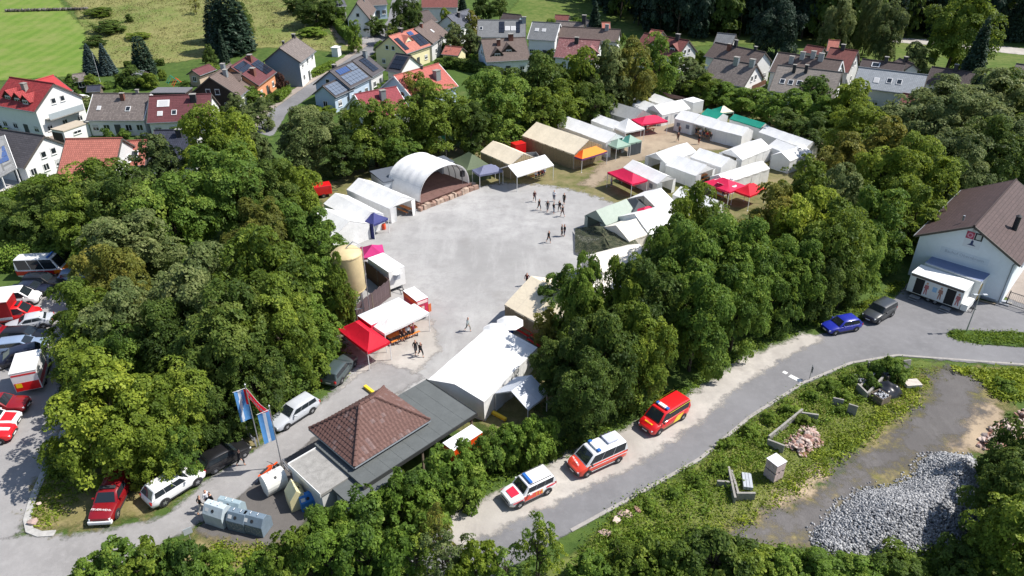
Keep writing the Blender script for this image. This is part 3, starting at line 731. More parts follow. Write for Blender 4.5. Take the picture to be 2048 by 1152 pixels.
tree_row('among the weeds by the concrete bins', [
 ((1775, 735), 24, 2.4, 'small', 'maple'), ((1800, 745), 20, 1.8, 'small', 'maple'), ((1728, 745), 18, 1.1, 'small', 'hedge'), ((1700, 760), 17, 1.1, 'small', 'hedge'), ((1660, 770), 18, 1.0, 'small', 'hedge'), ((1625, 790), 15, 0.9, 'small', 'hedge'), ((1580, 820), 17, 0.9, 'small', 'hedge'), ((1540, 835), 17, 0.9, 'small', 'hedge'), ((1500, 860), 18, 1.0, 'small', 'hedge'), ((1455, 885), 17, 0.9, 'small', 'hedge'), ((1440, 935), 18, 1.0, 'small', 'hedge'), ((1395, 960), 17, 0.8, 'small', 'hedge'), ((1350, 985), 17, 0.8, 'small', 'hedge'), ((1690, 790), 15, 1.0, 'small', 'hedge'), ((1740, 765), 18, 1.5, 'small', 'maple'), ((2010, 770), 20, 1.1, 'small', 'hedge'), ((1610, 840), 18, 0.9, 'small', 'beech'), ((1300, 1010), 15, 0.7, 'small', 'hedge'), ((1680, 820), 12, 0.8, 'small', 'hedge')][:20], 'weedy bushes by the concrete bins', 'weedy_bush', 'bush', 'shrub')
def vt(p, rp, h, kind, sp, label, name='broadleaf_tree', cat='tree', var=None):
 z = h * 0.55; g = G(p, z); d = math.hypot(g.x, g.y, CAM_H - z - g.z)
 return put_tree(name, g, rp / FPX * d, h, kind, sp, label, cat, 'village trees', var)
vt((455, 30), 40, 16, 'con', 'spruce', 'tall dark conifer standing on the meadow slope', 'conifer_tree', var=2)
vt((430, 30), 26, 12, 'con', 'spruce', 'lower dark conifer joined to the tall one on the meadow slope', 'conifer_tree', var=2)
vt((478, 42), 24, 10, 'big', 'dark', 'dark broad tree right of the tall meadow conifer')
vt((443, 88), 12, 8, 'con', 'spruce', 'slim pointed conifer beside the pale stone sculpture on the slope', 'conifer_tree', var=0)
vt((281, 105), 20, 9, 'con', 'spruce', 'dense oval cypress at the edge of the meadow behind the sheds', 'conifer_tree', var=2)
vt((178, 115), 19, 7, 'con', 'blue', 'blue spruce nearest the hay field', 'conifer_tree', var=1)
vt((208, 114), 17, 7, 'con', 'blue', 'blue spruce beside the garden flagpole', 'conifer_tree', var=1)
vt((418, 111), 14, 5.5, 'mid', 'dark', 'small round clipped tree above the dark red hut')
vt((682, 582), 30, 9.5, 'mid', 'beech', 'leafy tree standing in front of the tan silo')
vt((1165, 610), 52, 11.5, 'big', 'maple', 'tall leafy tree rising beside the beige board marquee')
vt((1240, 612), 50, 11.5, 'big', 'beech', 'tall tree rising below the camouflage net')
vt((1318, 540), 46, 11.5, 'big', 'maple', 'tall tree rising in front of the off white tents')
vt((1375, 455), 50, 12, 'big', 'beech', 'tall tree rising in front of the white tents below the emblem canopy')
vt((815, 38), 32, 12, 'big', 'dark', 'large round dark tree beside the upper village road')
vt((705, 70), 16, 8, 'mid', 'bush', 'bright green round tree in front of the upper white house')
vt((630, 18), 40, 8, 'big', 'dark', 'dark thicket tree beside the farm track')
vt((590, 5), 24, 5, 'mid', 'dark', 'low dark bush tree left of the farm track')
vt((670, 15), 20, 7, 'mid', 'maple', 'leafy hedge tree on the bank of the farm track')
vt((840, 180), 34, 8, 'mid', 'rust', 'brownish tree in front of the red tiled roof')
vt((850, 215), 22, 6, 'mid', 'copper', 'copper leaved tree between the two red roofs')
vt((805, 215), 18, 6, 'mid', 'copper', 'copper leaved tree beside the red roof chimney')
vt((562, 165), 13, 4.5, 'mid', 'copper', 'dark purple garden tree by the small lawn')
vt((584, 137), 10, 4.5, 'mid', 'bush', 'young green tree against the slate blue gable')
vt((905, 75), 22, 8, 'mid', 'grey', 'grey green tree behind the small orange hut')
vt((940, 78), 22, 8, 'mid', 'grey', 'silvery round tree left of the brown dormered house')
vt((892, 45), 17, 8, 'mid', 'yellow', 'yellowish tree between the brown and the slate roofs')
vt((945, 48), 16, 8, 'mid', 'rust', 'golden brown tree before the slate roofed house')
vt((985, 155), 24, 5, 'mid', 'dark', 'dark shrub tree below the blue gable')
vt((1108, 52), 10, 5, 'con', 'hedge', 'narrow lime green cypress between the grey roofs', 'conifer_tree', var=2)
vt((1190, 40), 22, 11, 'con', 'spruce', 'dark spruce standing behind the grey ridge', 'conifer_tree', var=0)
vt((505, 190), 20, 4, 'mid', 'maple', 'garden shrub tree beside the black and white house')
vt((470, 215), 26, 6, 'mid', 'grey', 'grey green tree in front of the half timbered gable')
vt((520, 225), 30, 6, 'mid', 'grey', 'broad grey green tree at the village road edge')
vt((262, 150), 22, 4.5, 'mid', 'dark', 'apple tree in the garden behind the brown roof')
vt((295, 160), 16, 3.5, 'mid', 'beech', 'low garden tree by the grey shed')
vt((185, 165), 16, 4, 'mid', 'beech', 'bushy tree beside the dark garden house')
vt((140, 165), 14, 4, 'mid', 'maple', 'bushy tree behind the red roofed house')
vt((1830, 118), 28, 8, 'mid', 'grey', 'pale willow like tree beside the brown gables')
vt((1662, 100), 14, 6, 'mid', 'yellow', 'yellowish creeper tree against the red tiled roof')
vt((212, 52), 30, 3.2, 'mid', 'dark', 'dark bramble clump on the meadow', 'bramble_bush', 'shrub')
vt((198, 22), 26, 2.4, 'mid', 'beech', 'low bramble clump near the stone wall on the meadow', 'bramble_bush', 'shrub')
vt((190, 80), 20, 2.5, 'mid', 'dark', 'bramble clump above the blue spruces', 'bramble_bush', 'shrub')
vt((275, 70), 22, 1.6, 'mid', 'beech', 'flat bramble patch in the middle of the meadow', 'bramble_bush', 'shrub')
vt((258, 35), 8, 2.2, 'mid', 'dark', 'single small bush high on the meadow', 'bramble_bush', 'shrub')
vt((390, 10), 12, 4.5, 'birch', 'rust', 'thin fruit tree high on the meadow', 'fruit_tree', var=0)
vt((625, 62), 28, 2.2, 'mid', 'bush', 'long low bush under the farm track', 'bramble_bush', 'shrub')
vt((750, 50), 22, 5, 'mid', 'dark', 'garden bush right of the upper white house')
vt((785, 60), 14, 4, 'mid', 'beech', 'roadside bush beside the upper garden')
vt((1000, 15), 20, 8, 'mid', 'dark', 'dark tree beside the pale far meadow')
vt((965, 10), 22, 8, 'mid', 'dark', 'dark tree behind the slate roofs')
vt((925, 15), 18, 9, 'con', 'spruce', 'dark conifer behind the slate blue house', 'conifer_tree', var=0)
for p_, rp, h, sp, lb in (((1560, 55), 42, 15, 'forest', 'dark conifer pair at the forest edge above the grey roofs'), ((1680, 48), 32, 15, 'grey', 'tall sunlit tree at the forest edge above the red roof'), ((1740, 40), 22, 16, 'grey', 'pale topped tree at the forest edge right of the red roof'), ((1772, 62), 30, 14, 'grey', 'broad sunlit tree at the forest edge above the slate roofs'), ((1920, 55), 56, 19, 'beech', 'very large round tree before the forest at the path'), ((1955, 110), 32, 17, 'spruce', 'dark spruce standing at the forest path')):
 vt(p_, rp, h, 'con' if sp == 'spruce' else 'big', sp, lb, 'forest_tree', 'tree', 0 if sp == 'spruce' else None)
_rng = random.Random(5)
_bx = [1150, 1230, 1330, 1420, 1510, 1600, 1700, 1800, 1900, 2000, 2100, 2200]
_by = [-5, 30, 74, 76, 74, 82, 90, 80, 74, 80, 90, 95]
for px_ in np.arange(1165, 2190, 21):
 p0 = G((px_, float(np.interp(px_, _bx, _by))))
 for row in range(6):
  x = p0.x + _rng.uniform(-2.5, 2.5) + row * p0.x * 0.04; y = p0.y + 2 + row * 8.5 + _rng.uniform(-3, 3)
  z = float(hgt(x, y))
  con = _rng.random() < 0.35
  put_tree('forest_tree', (x, y, z), _rng.uniform(4.0, 5.6) if not con else 3.4, _rng.uniform(15, 20), 'con' if con else 'far', 'spruce' if con else _rng.choice(['forest', 'forest', 'forest', 'dark']),
                 'dark forest tree among many alike on the shaded slope', 'tree', 'forest trees on the shaded slope', 0 if con else None)
def hedge(name, px, w, h, sp, label, n=2600, size=0.26, wavy=0.12, group=None):
 P = [G2(p) for p in px]
 rng = np.random.default_rng(len(label) * 7 + int(px[0][0]))
 o0 = P[0]
 seg = [(b - a).length for a, b in zip(P, P[1:])]; tot = sum(seg)
 n = int(n * max(1, tot / 12))
 s = rng.random(n) * tot
 pos = np.zeros((n, 3)); ctr = np.zeros((n, 3))
 acc = 0
 for (a, b), L in zip(zip(P, P[1:]), seg):
  k = (s >= acc) & (s < acc + L + 1e-6)
  d = (b - a) / max(L, 1e-6); nn = Vector((-d.y, d.x))
  f = s[k] - acc; m = k.sum()
  face = rng.random(m)
  yy = np.where(face < 0.6, rng.choice([-1, 1], m) * w / 2, rng.uniform(-w / 2, w / 2, m))
  zz = np.where(face < 0.6, rng.uniform(0.05, h, m), h) + rng.normal(0, wavy, m)
  yy = yy + rng.normal(0, wavy, m)
  pos[k, 0] = a.x - o0.x + d.x * f + nn.x * yy; pos[k, 1] = a.y - o0.y + d.y * f + nn.y * yy; pos[k, 2] = zz
  ctr[k, 0] = a.x - o0.x + d.x * f; ctr[k, 1] = a.y - o0.y + d.y * f; ctr[k, 2] = h * 0.4
  acc += L
 gz = np.array([float(hgt(o0.x + q[0], o0.y + q[1])) for q in pos[::50]]).mean()
 V = leaf_quads(rng, pos, ctr, size)
 V[:, 2] = np.maximum(V[:, 2], 0.02)
 t = empty(name, (o0.x, o0.y, gz), 0, label, 'hedge', group)
 link('foliage', leaf_mesh('foliage', V, rng.normal(0.45, 0.18, n), LM[sp]), t)
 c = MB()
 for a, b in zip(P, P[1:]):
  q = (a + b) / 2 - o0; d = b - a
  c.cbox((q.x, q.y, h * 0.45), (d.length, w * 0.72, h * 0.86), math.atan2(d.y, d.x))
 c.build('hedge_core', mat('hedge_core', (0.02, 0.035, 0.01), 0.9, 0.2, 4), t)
 return t
hedge('hedge', [(-10, 418), (45, 395), (92, 368)], 1.6, 1.6, 'hedge', 'lime green clipped hedge beside the terrace lawn', 5200, 0.24)
hedge('hedge', [(612, 160), (640, 148), (668, 133)], 1.2, 1.5, 'hedge', 'bright trimmed hedge beside the slate blue house', 2600, 0.3)
hedge('hedge', [(556, 206), (578, 186)], 1.0, 1.6, 'hedge', 'short lime hedge at the village road corner', 2200, 0.28)
hedge('hedge', [(900, 135), (940, 140), (975, 152), (1000, 160)], 2.2, 2.2, 'dark', 'long dark hedge behind the red roof', 3600, 0.34)
hedge('hedge', [(880, 104), (905, 108), (935, 108)], 2.0, 2.2, 'dark', 'dark hedge behind the small orange hut', 2600, 0.34)
hedge('hedge', [(520, 225), (555, 200)], 0.5, 1.8, 'dark', 'green screen of creeper along the garden fence', 2600, 0.2)
hedge('hedge', [(672, 45), (690, 75), (705, 90)], 2.0, 2.4, 'maple', 'bushy hedge on the curve of the farm track', 2600, 0.4)
hedge('hedge', [(0, 535), (40, 530), (90, 528), (150, 528)], 3.0, 2.2, 'bush', 'unclipped hedge of tall weeds behind the ambulance', 4200, 0.28, 0.35)
hedge('hedge', [(250, 136), (290, 134), (330, 130)], 1.0, 1.3, 'dark', 'dark garden hedge along the meadow edge', 2000, 0.3)
hedge('hedge', [(850, 120), (885, 105), (905, 112)], 1.0, 0.8, 'beech', 'low hedge round the lawn of the yellow house', 1500, 0.3)
def weeds(name, px, n, hmax, size, sp, label, seed=1, clump=0.6, world=False):
 P = [G2(p) for p in px]
 rng = np.random.default_rng(seed)
 x0, x1 = min(p.x for p in P), max(p.x for p in P); y0, y1 = min(p.y for p in P), max(p.y for p in P)
 k = n // 18
 cx = rng.uniform(x0, x1, k * 3); cy = rng.uniform(y0, y1, k * 3)
 ins = poly_sd(P, cx, cy) > 0
 cx, cy = cx[ins][:k], cy[ins][:k]
 ch = hmax * rng.uniform(0.15, 1.0, len(cx)) ** 1.5; ct = rng.normal(0.45, 0.2, len(cx))
 i = np.repeat(np.arange(len(cx)), 18)
 pos = np.stack([cx[i] + rng.normal(0, clump * 0.5, len(i)), cy[i] + rng.normal(0, clump * 0.5, len(i)), ch[i] * np.sqrt(rng.random(len(i)))], 1)
 pos[:, 2] += 0.04
 V = leaf_quads(rng, pos, np.stack([cx[i], cy[i], np.zeros(len(i)) - 0.3], 1), size, 0.6, 0.4, 0.8, 0.5)
 V[:, 2] = np.maximum(V[:, 2] + hgt(V[:, 0], V[:, 1]), 0.03)
 o = link(name, leaf_mesh(name, V, ct[i] + rng.normal(0, 0.1, len(i)), LM[sp]))
 return tag(o, label, 'weeds', None, 'stuff')
weeds('weeds', [(1240, 1015), (1400, 930), (1500, 848), (1605, 778), (1700, 735), (1790, 722), (1800, 760), (1700, 830), (1640, 860), (1560, 900), (1500, 960), (1420, 1030), (1280, 1080), (1170, 1090)], 17000, 0.7, 0.2, 'hedge', 'tangled green weeds on the bank below the road', 3)
weeds('weeds', [(1480, 1040), (1560, 980), (1640, 900), (1700, 860), (1780, 800), (1850, 750), (1850, 800), (1740, 880), (1640, 960), (1560, 1000), (1480, 1060)], 9000, 0.35, 0.22, 'yellow', 'dry yellowish grass tufts round the stone yard', 4)
weeds('weeds', [(910, 1020), (1000, 970), (1130, 905), (1262, 848), (1385, 782), (1490, 708), (1600, 664), (1640, 650), (1610, 640), (1480, 690), (1370, 768), (1250, 835), (1120, 880), (980, 945), (900, 985)], 16000, 0.4, 0.22, 'hedge', 'grassy verge between the shrubs and the dusty road', 5)
weeds('weeds', [(1500, 1095), (1620, 1110), (1800, 1115), (1900, 1060), (1990, 1100), (1990, 1180), (1100, 1180), (1180, 1090), (1300, 1060), (1420, 1060)], 20000, 0.6, 0.2, 'hedge', 'rank bright green growth below the stone heap', 6)
weeds('weeds', [(1900, 740), (2060, 745), (2060, 800), (2000, 800), (1960, 760)], 5000, 0.6, 0.25, 'yellow', 'yellowish scrub right of the stone yard', 7)
weeds('weeds', [(60, 1045), (70, 1000), (90, 955), (130, 880), (190, 900), (150, 1000), (100, 1060)], 3000, 0.25, 0.2, 'yellow', 'thin grass behind the pale kerb', 8)
weeds('weeds', [(90, 920), (125, 885), (165, 890), (150, 945), (110, 960)], 3500, 1.5, 0.24, 'beech', 'low scrub behind the curved kerb', 9)
weeds('weeds', [(1760, 590), (1800, 560), (1800, 580), (1740, 615), (1700, 640), (1690, 625)], 2500, 0.5, 0.22, 'yellow', 'sunny grass tongue beside the toilet trailer', 10)
weeds('weeds', [(1896, 668), (1960, 664), (2060, 668), (2060, 690), (1960, 686), (1905, 676)], 3500, 0.3, 0.2, 'hedge', 'grass on the traffic island', 11)
weeds('dry_grass_tufts', [(175, 70), (190, 135), (330, 124), (470, 104), (520, 92), (690, 100), (650, 66), (600, -10), (130, -20)], 15000, 0.4, 0.34, 'straw', 'tawny tufts of long grass over the hill meadow', 21, 2.2)
weeds('grass_tufts', [(1170, 1090), (1245, 1020), (1400, 935), (1500, 852), (1608, 782), (1705, 740), (1795, 726), (1870, 740), (1800, 830), (1700, 890), (1560, 1010), (1430, 1080)], 24000, 0.25, 0.14, 'yellow', 'short pale grass between the weeds of the road bank', 22, 0.9)
weeds('weeds', [(430, 1092), (540, 1098), (620, 1095), (600, 1130), (420, 1130)], 2500, 0.3, 0.2, 'yellow', 'yellow grass below the recycling bins', 12)
weeds('weeds', [(600, 800), (700, 740), (690, 700), (640, 760), (560, 830)], 2200, 0.3, 0.2, 'yellow', 'trampled grass beside the parked wagon', 13)
# ================================================================ buildings
def frame3(A, B, R, he, pitch=0.7, dmin=1.6, far=None):
 """footprint from three surveyed roof points: eave ends A, B at height he and a ridge point R; the roof pitch fixes the ridge height"""
 a, b = G2(A, he), G2(B, he)
 ex = (b - a).normalized(); n = Vector((-ex.y, ex.x))
 if (G2(R, he) - a).dot(n) < 0:
  a, b = b, a; ex = -ex; n = -n
 lo, hi = he, he + 14.0
 for _ in range(30):
  m = (lo + hi) / 2
  if (G2(R, m) - a).dot(n) * pitch > m - he: lo = m
  else: hi = m
 hr = (lo + hi) / 2
 if far: hr = he + pitch * (G2(far, he) - a).dot(n) / 2
 d = max(dmin, (hr - he) / pitch)
 L = (b - a).length
 c = (a + b) / 2 + n * d
 return Vector((c.x, c.y, float(hgt(c.x, c.y)))), math.atan2(ex.y, ex.x), L, 2 * d, he + d * pitch
_unit = {}
def shared_box(key, x, y, z, m, centred=True):
 k = (key, round(x, 2), round(y, 2), round(z, 2), m.name)
 if k not in _unit:
  b = MB(); b.cbox((0, 0, 0), (x, y, z)); _unit[k] = b.mesh(key, m)
 return _unit[k]
M_FRAME = mat('window_frame_white', (0.7, 0.7, 0.68), 0.5, 0.0)
M_SHUT = mat('roller_shutter', (0.5, 0.5, 0.5), 0.6, 0.05, 3)
M_GUT = mat('zinc_gutter', (0.28, 0.3, 0.32), 0.45, 0.1, 3, 0.5)
def window(parent, x, y, z, rz, w=1.1, h=1.2, fm=None, shutter=0.0, name='window'):
 """thin box frame with a recessed pane; local +y points out of the wall"""
 k = ('win', round(w, 2), round(h, 2), (fm or M_FRAME).name)
 if k not in _unit:
  b = MB(); t = 0.09
  b.box(-w / 2, w / 2, 0, 0.07, -h / 2, -h / 2 + t); b.box(-w / 2, w / 2, 0, 0.07, h / 2 - t, h / 2)
  b.box(-w / 2, -w / 2 + t, 0, 0.07, -h / 2 + t, h / 2 - t); b.box(w / 2 - t, w / 2, 0, 0.07, -h / 2 + t, h / 2 - t)
  if w > 1.0: b.box(-0.035, 0.035, 0, 0.06, -h / 2 + t, h / 2 - t)
  b.box(-w / 2 - 0.06, w / 2 + 0.06, 0, 0.16, -h / 2 - 0.06, -h / 2 - 0.003)
  p = MB(); p.box(-w / 2 + 0.03, w / 2 - 0.03, 0.002, 0.03, -h / 2 + 0.03, h / 2 - 0.03)
  _unit[k] = (b.mesh('window', fm or M_FRAME), p.mesh('pane', glass_mat()))
 f, p = _unit[k]
 o = link(name, f, parent, (x, y, z), rz)
 link('pane', p, o)
 if shutter > 0.05:
  link('shutter', shared_box('shutter', w - 0.16, 0.03, h * shutter - 0.1, M_SHUT), o, (0, 0.05, h / 2 - h * shutter / 2 - 0.03))
 return o
HOUSES = []
def house(label, A, B, R, he, hr, roof_m, wall_m, name='house', ov=0.45, og=0.3, chim=(), sky_=(), solar=(), dormers=(), win=(3, 2), near_base=None, group='houses of the village', cat='house', gable_m=None, trim=None, balcony=None, fm=None, door=True, thick=0.16, base_m=None, pitch=0.72):
 c, ang, L, D, hr = frame3(A, B, R, he, pitch)
 o = empty(name, c, ang, label, cat, group)
 HOUSES.append((c.x, c.y, L, D, ang, label))
 hd = D / 2
 sl = (hr - he) / hd
 x0, x1, y0 = -L / 2 + og, L / 2 - og, hd - ov
 ze = he + sl * ov - thick * 1.1
 zr = hr - thick * 1.1
 w = MB()
 w.poly([(x0, -y0, -1.5), (x1, -y0, -1.5), (x1, -y0, ze), (x0, -y0, ze)])
 w.poly([(x1, y0, -1.5), (x0, y0, -1.5), (x0, y0, ze), (x1, y0, ze)])
 w.poly([(x1, -y0, -1.5), (x1, y0, -1.5), (x1, y0, ze), (x1, 0, zr), (x1, -y0, ze)], 1)
 w.poly([(x0, y0, -1.5), (x0, -y0, -1.5), (x0, -y0, ze), (x0, 0, zr), (x0, y0, ze)], 1)
 w.build('wall', [wall_m, gable_m or wall_m], o)
 if base_m is not None:
  b = MB(); b.box(x0 - 0.03, x1 + 0.03, -y0 - 0.03, y0 + 0.03, -1.4, 0.45); b.build('plinth', base_m, o)
 slen = math.hypot(hd, hr - he)
 r = MB()
 r.slab([(-L / 2, -hd, he), (L / 2, -hd, he), (L / 2, 0, hr), (-L / 2, 0, hr)], thick, 0, [(0, slen), (L, slen), (L, 0), (0, 0)])
 r.slab([(L / 2, hd, he), (-L / 2, hd, he), (-L / 2, 0, hr + 0.002), (L / 2, 0, hr + 0.002)], thick, 0, [(0, slen), (L, slen), (L, 0), (0, 0)])
 roof = r.build('roof', roof_m, o)
 rc = MB(); rc.tube([(-L / 2 - 0.02, 0, hr + 0.02), (L / 2 + 0.02, 0, hr + 0.02)], 0.13, 6); rc.build('ridge_cap', roof_m, roof)
 for sy in (-1, 1):
  g = MB(); g.tube([(-L / 2, sy * (hd + 0.07), he - 0.08), (L / 2, sy * (hd + 0.07), he - 0.08)], 0.075, 6); g.build('gutter', M_GUT, o)
 for sx in (-1, 1):
  for sy in (-1, 1):
   vt_ = MB()
   vt_.slab([(sx * (L / 2 + 0.02), sy * hd, he + 0.03), (sx * (L / 2 + 0.02), 0, hr + 0.03), (sx * (L / 2 - 0.1), 0, hr + 0.03), (sx * (L / 2 - 0.1), sy * hd, he + 0.03)], 0.24)
   vt_.build('verge_board', trim or mat('verge_wood', (0.1, 0.085, 0.075), 0.7, 0.15, 3), roof)
 zat = lambda s: hr - s * (hr - he)         # s: 0 ridge .. 1 eave
 yat = lambda s, side=-1: side * s * hd
 for fx, s, side, hc, sz, m in chim:
  x = (fx - 0.5) * L; y = yat(s, side); z = zat(s)
  b = MB(); b.box(x - sz / 2, x + sz / 2, y - sz * 0.4, y + sz * 0.4, z - 0.6, z + hc)
  ch = b.build('chimney', m, roof)
  b = MB(); b.box(x - sz / 2 - 0.08, x + sz / 2 + 0.08, y - sz * 0.4 - 0.08, y + sz * 0.4 + 0.08, z + hc + 0.003, z + hc + 0.1)
  b.build('chimney_cap', M_CONC if m is not M_STEEL else M_STEEL, ch)
 an = math.atan2(hr - he, hd)
 def onslope(nm, fx, s, wd, ln, up, m, side=-1, m2=None):
  x = (fx - 0.5) * L; y = yat(s, side); z = zat(s)
  q = link(nm, shared_box(nm, wd, ln, 0.08, m), roof, (x, y, z))
  q.rotation_euler = (an * (1 if side < 0 else -1), 0, 0)
  q.location = (x, y + math.sin(an) * up * (-1 if side < 0 else 1), z + math.cos(an) * up)
  return q
 for q in sky_:
  fx, s, wd, ln = q[:4]
  k = onslope('skylight', fx, s, wd, ln, 0.06, mat('skylight_frame', (0.25, 0.26, 0.28) if len(q) < 5 else (0.7, 0.7, 0.7), 0.4, 0))
  gl = link('pane', shared_box('pane', wd * 0.78, ln * 0.8, 0.03, glass_mat()), k, (0, 0, 0.04))
  if len(q) > 5:
   gl.material_slots[0].link = 'OBJECT'; gl.material_slots[0].material = M_SHUT
 for fx0, fx1, s0, s1, nx, ny, m in solar:
  for i in range(nx):
   for j in range(ny):
    fx = fx0 + (fx1 - fx0) * (i + 0.5) / nx; s = s0 + (s1 - s0) * (j + 0.5) / ny
    wd = (fx1 - fx0) * L / nx * 0.93; ln = (s1 - s0) * slen / ny * 0.94
    onslope('solar_panel', fx, s, wd, ln, 0.1, m)
 for fx, wd, s_top, hd_, m in dormers:
  x = (fx - 0.5) * L; s_f = s_top + 0.42
  zr_ = zat(s_top) ; yf = yat(min(0.97, s_f)); yb = yat(s_top) + 0.05
  zlow = zr_ - wd * 0.5 * hd_; hw = wd / 2 + 0.25
  sb = min(0.99, s_top + (zr_ - zlow) / (hr - he)); yb2 = yat(sb)
  d = MB()
  for sg in (-1, 1):
   d.slab([(x, yf - 0.2, zr_ + 0.05), (x + sg * hw, yf - 0.2, zlow), (x + sg * hw, yb2 + 0.1, zlow), (x, yb + 0.1, zr_ + 0.05)], 0.12, 0, [(0, 0), (0, hw * 1.3), (2, hw * 1.3), (2, 0)])
  dm = d.build('dormer', roof_m, o)
  f = MB(); zb = zat(min(0.97, s_f)) - 0.1
  f.poly([(x - wd / 2, yf, zb), (x + wd / 2, yf, zb), (x + wd / 2, yf, zlow), (x, yf, zr_ - 0.1), (x - wd / 2, yf, zlow)])
  f.poly([(x - wd / 2, yf, zb), (x - wd / 2, yf, zlow + 0.1), (x - wd / 2, yb2, zlow + 0.1)]); f.poly([(x + wd / 2, yf, zb), (x + wd / 2, yb2, zlow + 0.1), (x + wd / 2, yf, zlow + 0.1)])
  f.build('dormer_wall', m, dm)
  window(dm, x, yf - 0.002, (zb + zlow) / 2 + 0.15, math.pi, min(1.3, wd * 0.55), max(0.7, (zlow - zb) * 0.75), fm, 0.35)
 nl, ng = win
 floors = max(1, int((ze - 0.2) // 2.5))
 for fl in range(floors):
  z = 1.55 + fl * 2.7
  if z + 0.7 > ze: z = ze - 0.85
  for i in range(nl):
   x = x0 + (x1 - x0) * (i + 0.5) / nl
   if door and fl == 0 and i == nl // 2:
    d = MB(); d.box(x - 0.55, x + 0.55, -y0 - 0.06, -y0 + 0.02, 0, 2.1); dd = d.build('door', mat('front_door', (0.06, 0.07, 0.075), 0.4, 0.1), o)
    d = MB(); d.box(x + 0.35, x + 0.43, -y0 - 0.12, -y0 - 0.062, 0.95, 1.1); d.build('handle', M_STEEL, dd)
    continue
   window(o, x, -y0 - 0.002, z, math.pi, 1.2, 1.15, fm, random.choice([0, 0, 0.3, 0.5]))
  for i in range(ng):
   y = -y0 + 2 * y0 * (i + 0.5) / max(1, ng)
   window(o, x1 + 0.002, y, z, -math.pi / 2, 1.05, 1.15, fm, random.choice([0, 0.3, 0.6]))
   window(o, x0 - 0.002, y, z, math.pi / 2, 1.05, 1.15, fm, random.choice([0, 0.3, 0.6]))
 if hr - ze > 2.8 and ng:
  for y in ((-0.9, 0.9) if D > 8 else (0,)):
   window(o, x1 + 0.002, y, ze + 0.7, -math.pi / 2, 0.95, 1.1, fm, 0.2)
   window(o, x0 - 0.002, y, ze + 0.7, math.pi / 2, 0.95, 1.1, fm, 0.2)
 if balcony:
  bx, bz, bm = balcony
  b = MB(); xx = x1 if bx > 0 else x0; s = 1 if bx > 0 else -1
  b.box(min(xx, xx + s * 1.4) , max(xx, xx + s * 1.4), -y0 * 0.75, y0 * 0.75, bz - 0.18, bz)
  bal = b.build('balcony', M_CONC, o)
  b = MB(); b.box(min(xx + s * 1.3, xx + s * 1.38), max(xx + s * 1.3, xx + s * 1.38), -y0 * 0.75, y0 * 0.75, bz + 0.003, bz + 1.0); b.build('balustrade', bm, bal)
 return o, (c, ang, L, D)
T_RED = tiles('bright_red', S(168, 42, 44), weather=0.35, wcol=S(210, 120, 115))
T_BROWNGREY = tiles('brown_grey', S(128, 116, 110), weather=0.4, wcol=S(165, 158, 150))
T_DKRED = tiles('dark_red', S(112, 58, 62), 0.4, 1.2, 0.6, 0.12)
T_ORANGE = tiles('orange', S(200, 112, 92), 0.36, 0.3, 0.5, 0.14)
T_NAVY = tiles('glazed_navy', S(62, 66, 84), 0.36, 0.3, 0.45, 0.2)
T_ANTH = tiles('anthracite', S(84, 80, 84), 0.36, 1.0, 0.55, 0.15)
T_BROWN = tiles('brown', S(118, 100, 92), 0.36, 0.3, 0.55, 0.15)
T_SLATE = tiles('slate', S(96, 100, 112), 0.3, 0.3, 0.6, 0.15)
T_GREY = tiles('grey', S(128, 130, 132), 0.36, 0.5, 0.6, 0.12)
T_PALE = tiles('pale_grey', S(160, 166, 172), 0.36, 0.4, 0.65, 0.1)
T_REDBR = tiles('red_brown', S(140, 76, 68), 0.36, 0.3, 0.55, 0.15)
T_MOTTLE = tiles('mottled_red', S(150, 92, 92), 0.3, 0.3, 0.6, 0.25, 0.9, S(205, 180, 175))
T_DARK = tiles('dark_brown', S(92, 78, 76), 0.36, 0.3, 0.55, 0.15)
M_CREAM = mat('cream_render', S(222, 214, 170), 0.8, 0.05, 0.8)
M_BLUEW = mat('pale_blue_render', S(178, 196, 214), 0.8, 0.05, 0.8)
M_SLATEW = mat('slate_cladding', S(120, 138, 150), 0.75, 0.12, 3)
M_LGREY = mat('light_grey_render', S(205, 205, 205), 0.8, 0.05, 0.8)
M_TIMB = mat('dark_timber', S(62, 52, 46), 0.8, 0.25, 3)
M_BRICK = mat('chimney_brick', S(120, 78, 66), 0.85, 0.25, 6)
M_ZINCCH = mat('chimney_zinc', S(150, 158, 162), 0.5, 0.1, 4, 0.4)
M_BLKCH = mat('chimney_slate', S(52, 52, 56), 0.7, 0.15, 4)
M_PVB = mat('solar_blue', (0.05, 0.09, 0.22), 0.16, 0.1, 3, 0, 0.7)
M_PVK = mat('solar_black', (0.018, 0.022, 0.034), 0.14, 0.1, 3, 0, 0.7)
M_PVG = mat('solar_grey', (0.14, 0.17, 0.22), 0.18, 0.1, 3, 0, 0.7)
M_WTRIM = mat('white_verge', (0.75, 0.75, 0.74), 0.6, 0.03)
CB, CZ, CK = M_BRICK, M_ZINCCH, M_BLKCH
house('large white house with glossy red tiled roof and three dormers', (-20, 209), (69, 224), (105, 167), 5.0, 9.6, T_RED, M_WHITE, chim=[(0.52, 0.35, -1, 1.2, 0.9, M_CONC)], dormers=[(0.30, 2.6, 0.30, 1.0, M_TIMB), (0.52, 2.8, 0.32, 1.0, M_TIMB), (0.72, 2.4, 0.36, 1.0, M_TIMB)], win=(4, 3), balcony=(1, 3.2, mat('balcony_glass', (0.35, 0.4, 0.42), 0.2, 0.05)))
house('rear wing with plain red roof behind the dormered house', (110, 193), (146, 181), (97, 153), 4.2, 8.2, mat('red_sheet_roof', S(165, 48, 50), 0.5, 0.1, 1), M_WHITE, win=(0, 0), door=False)
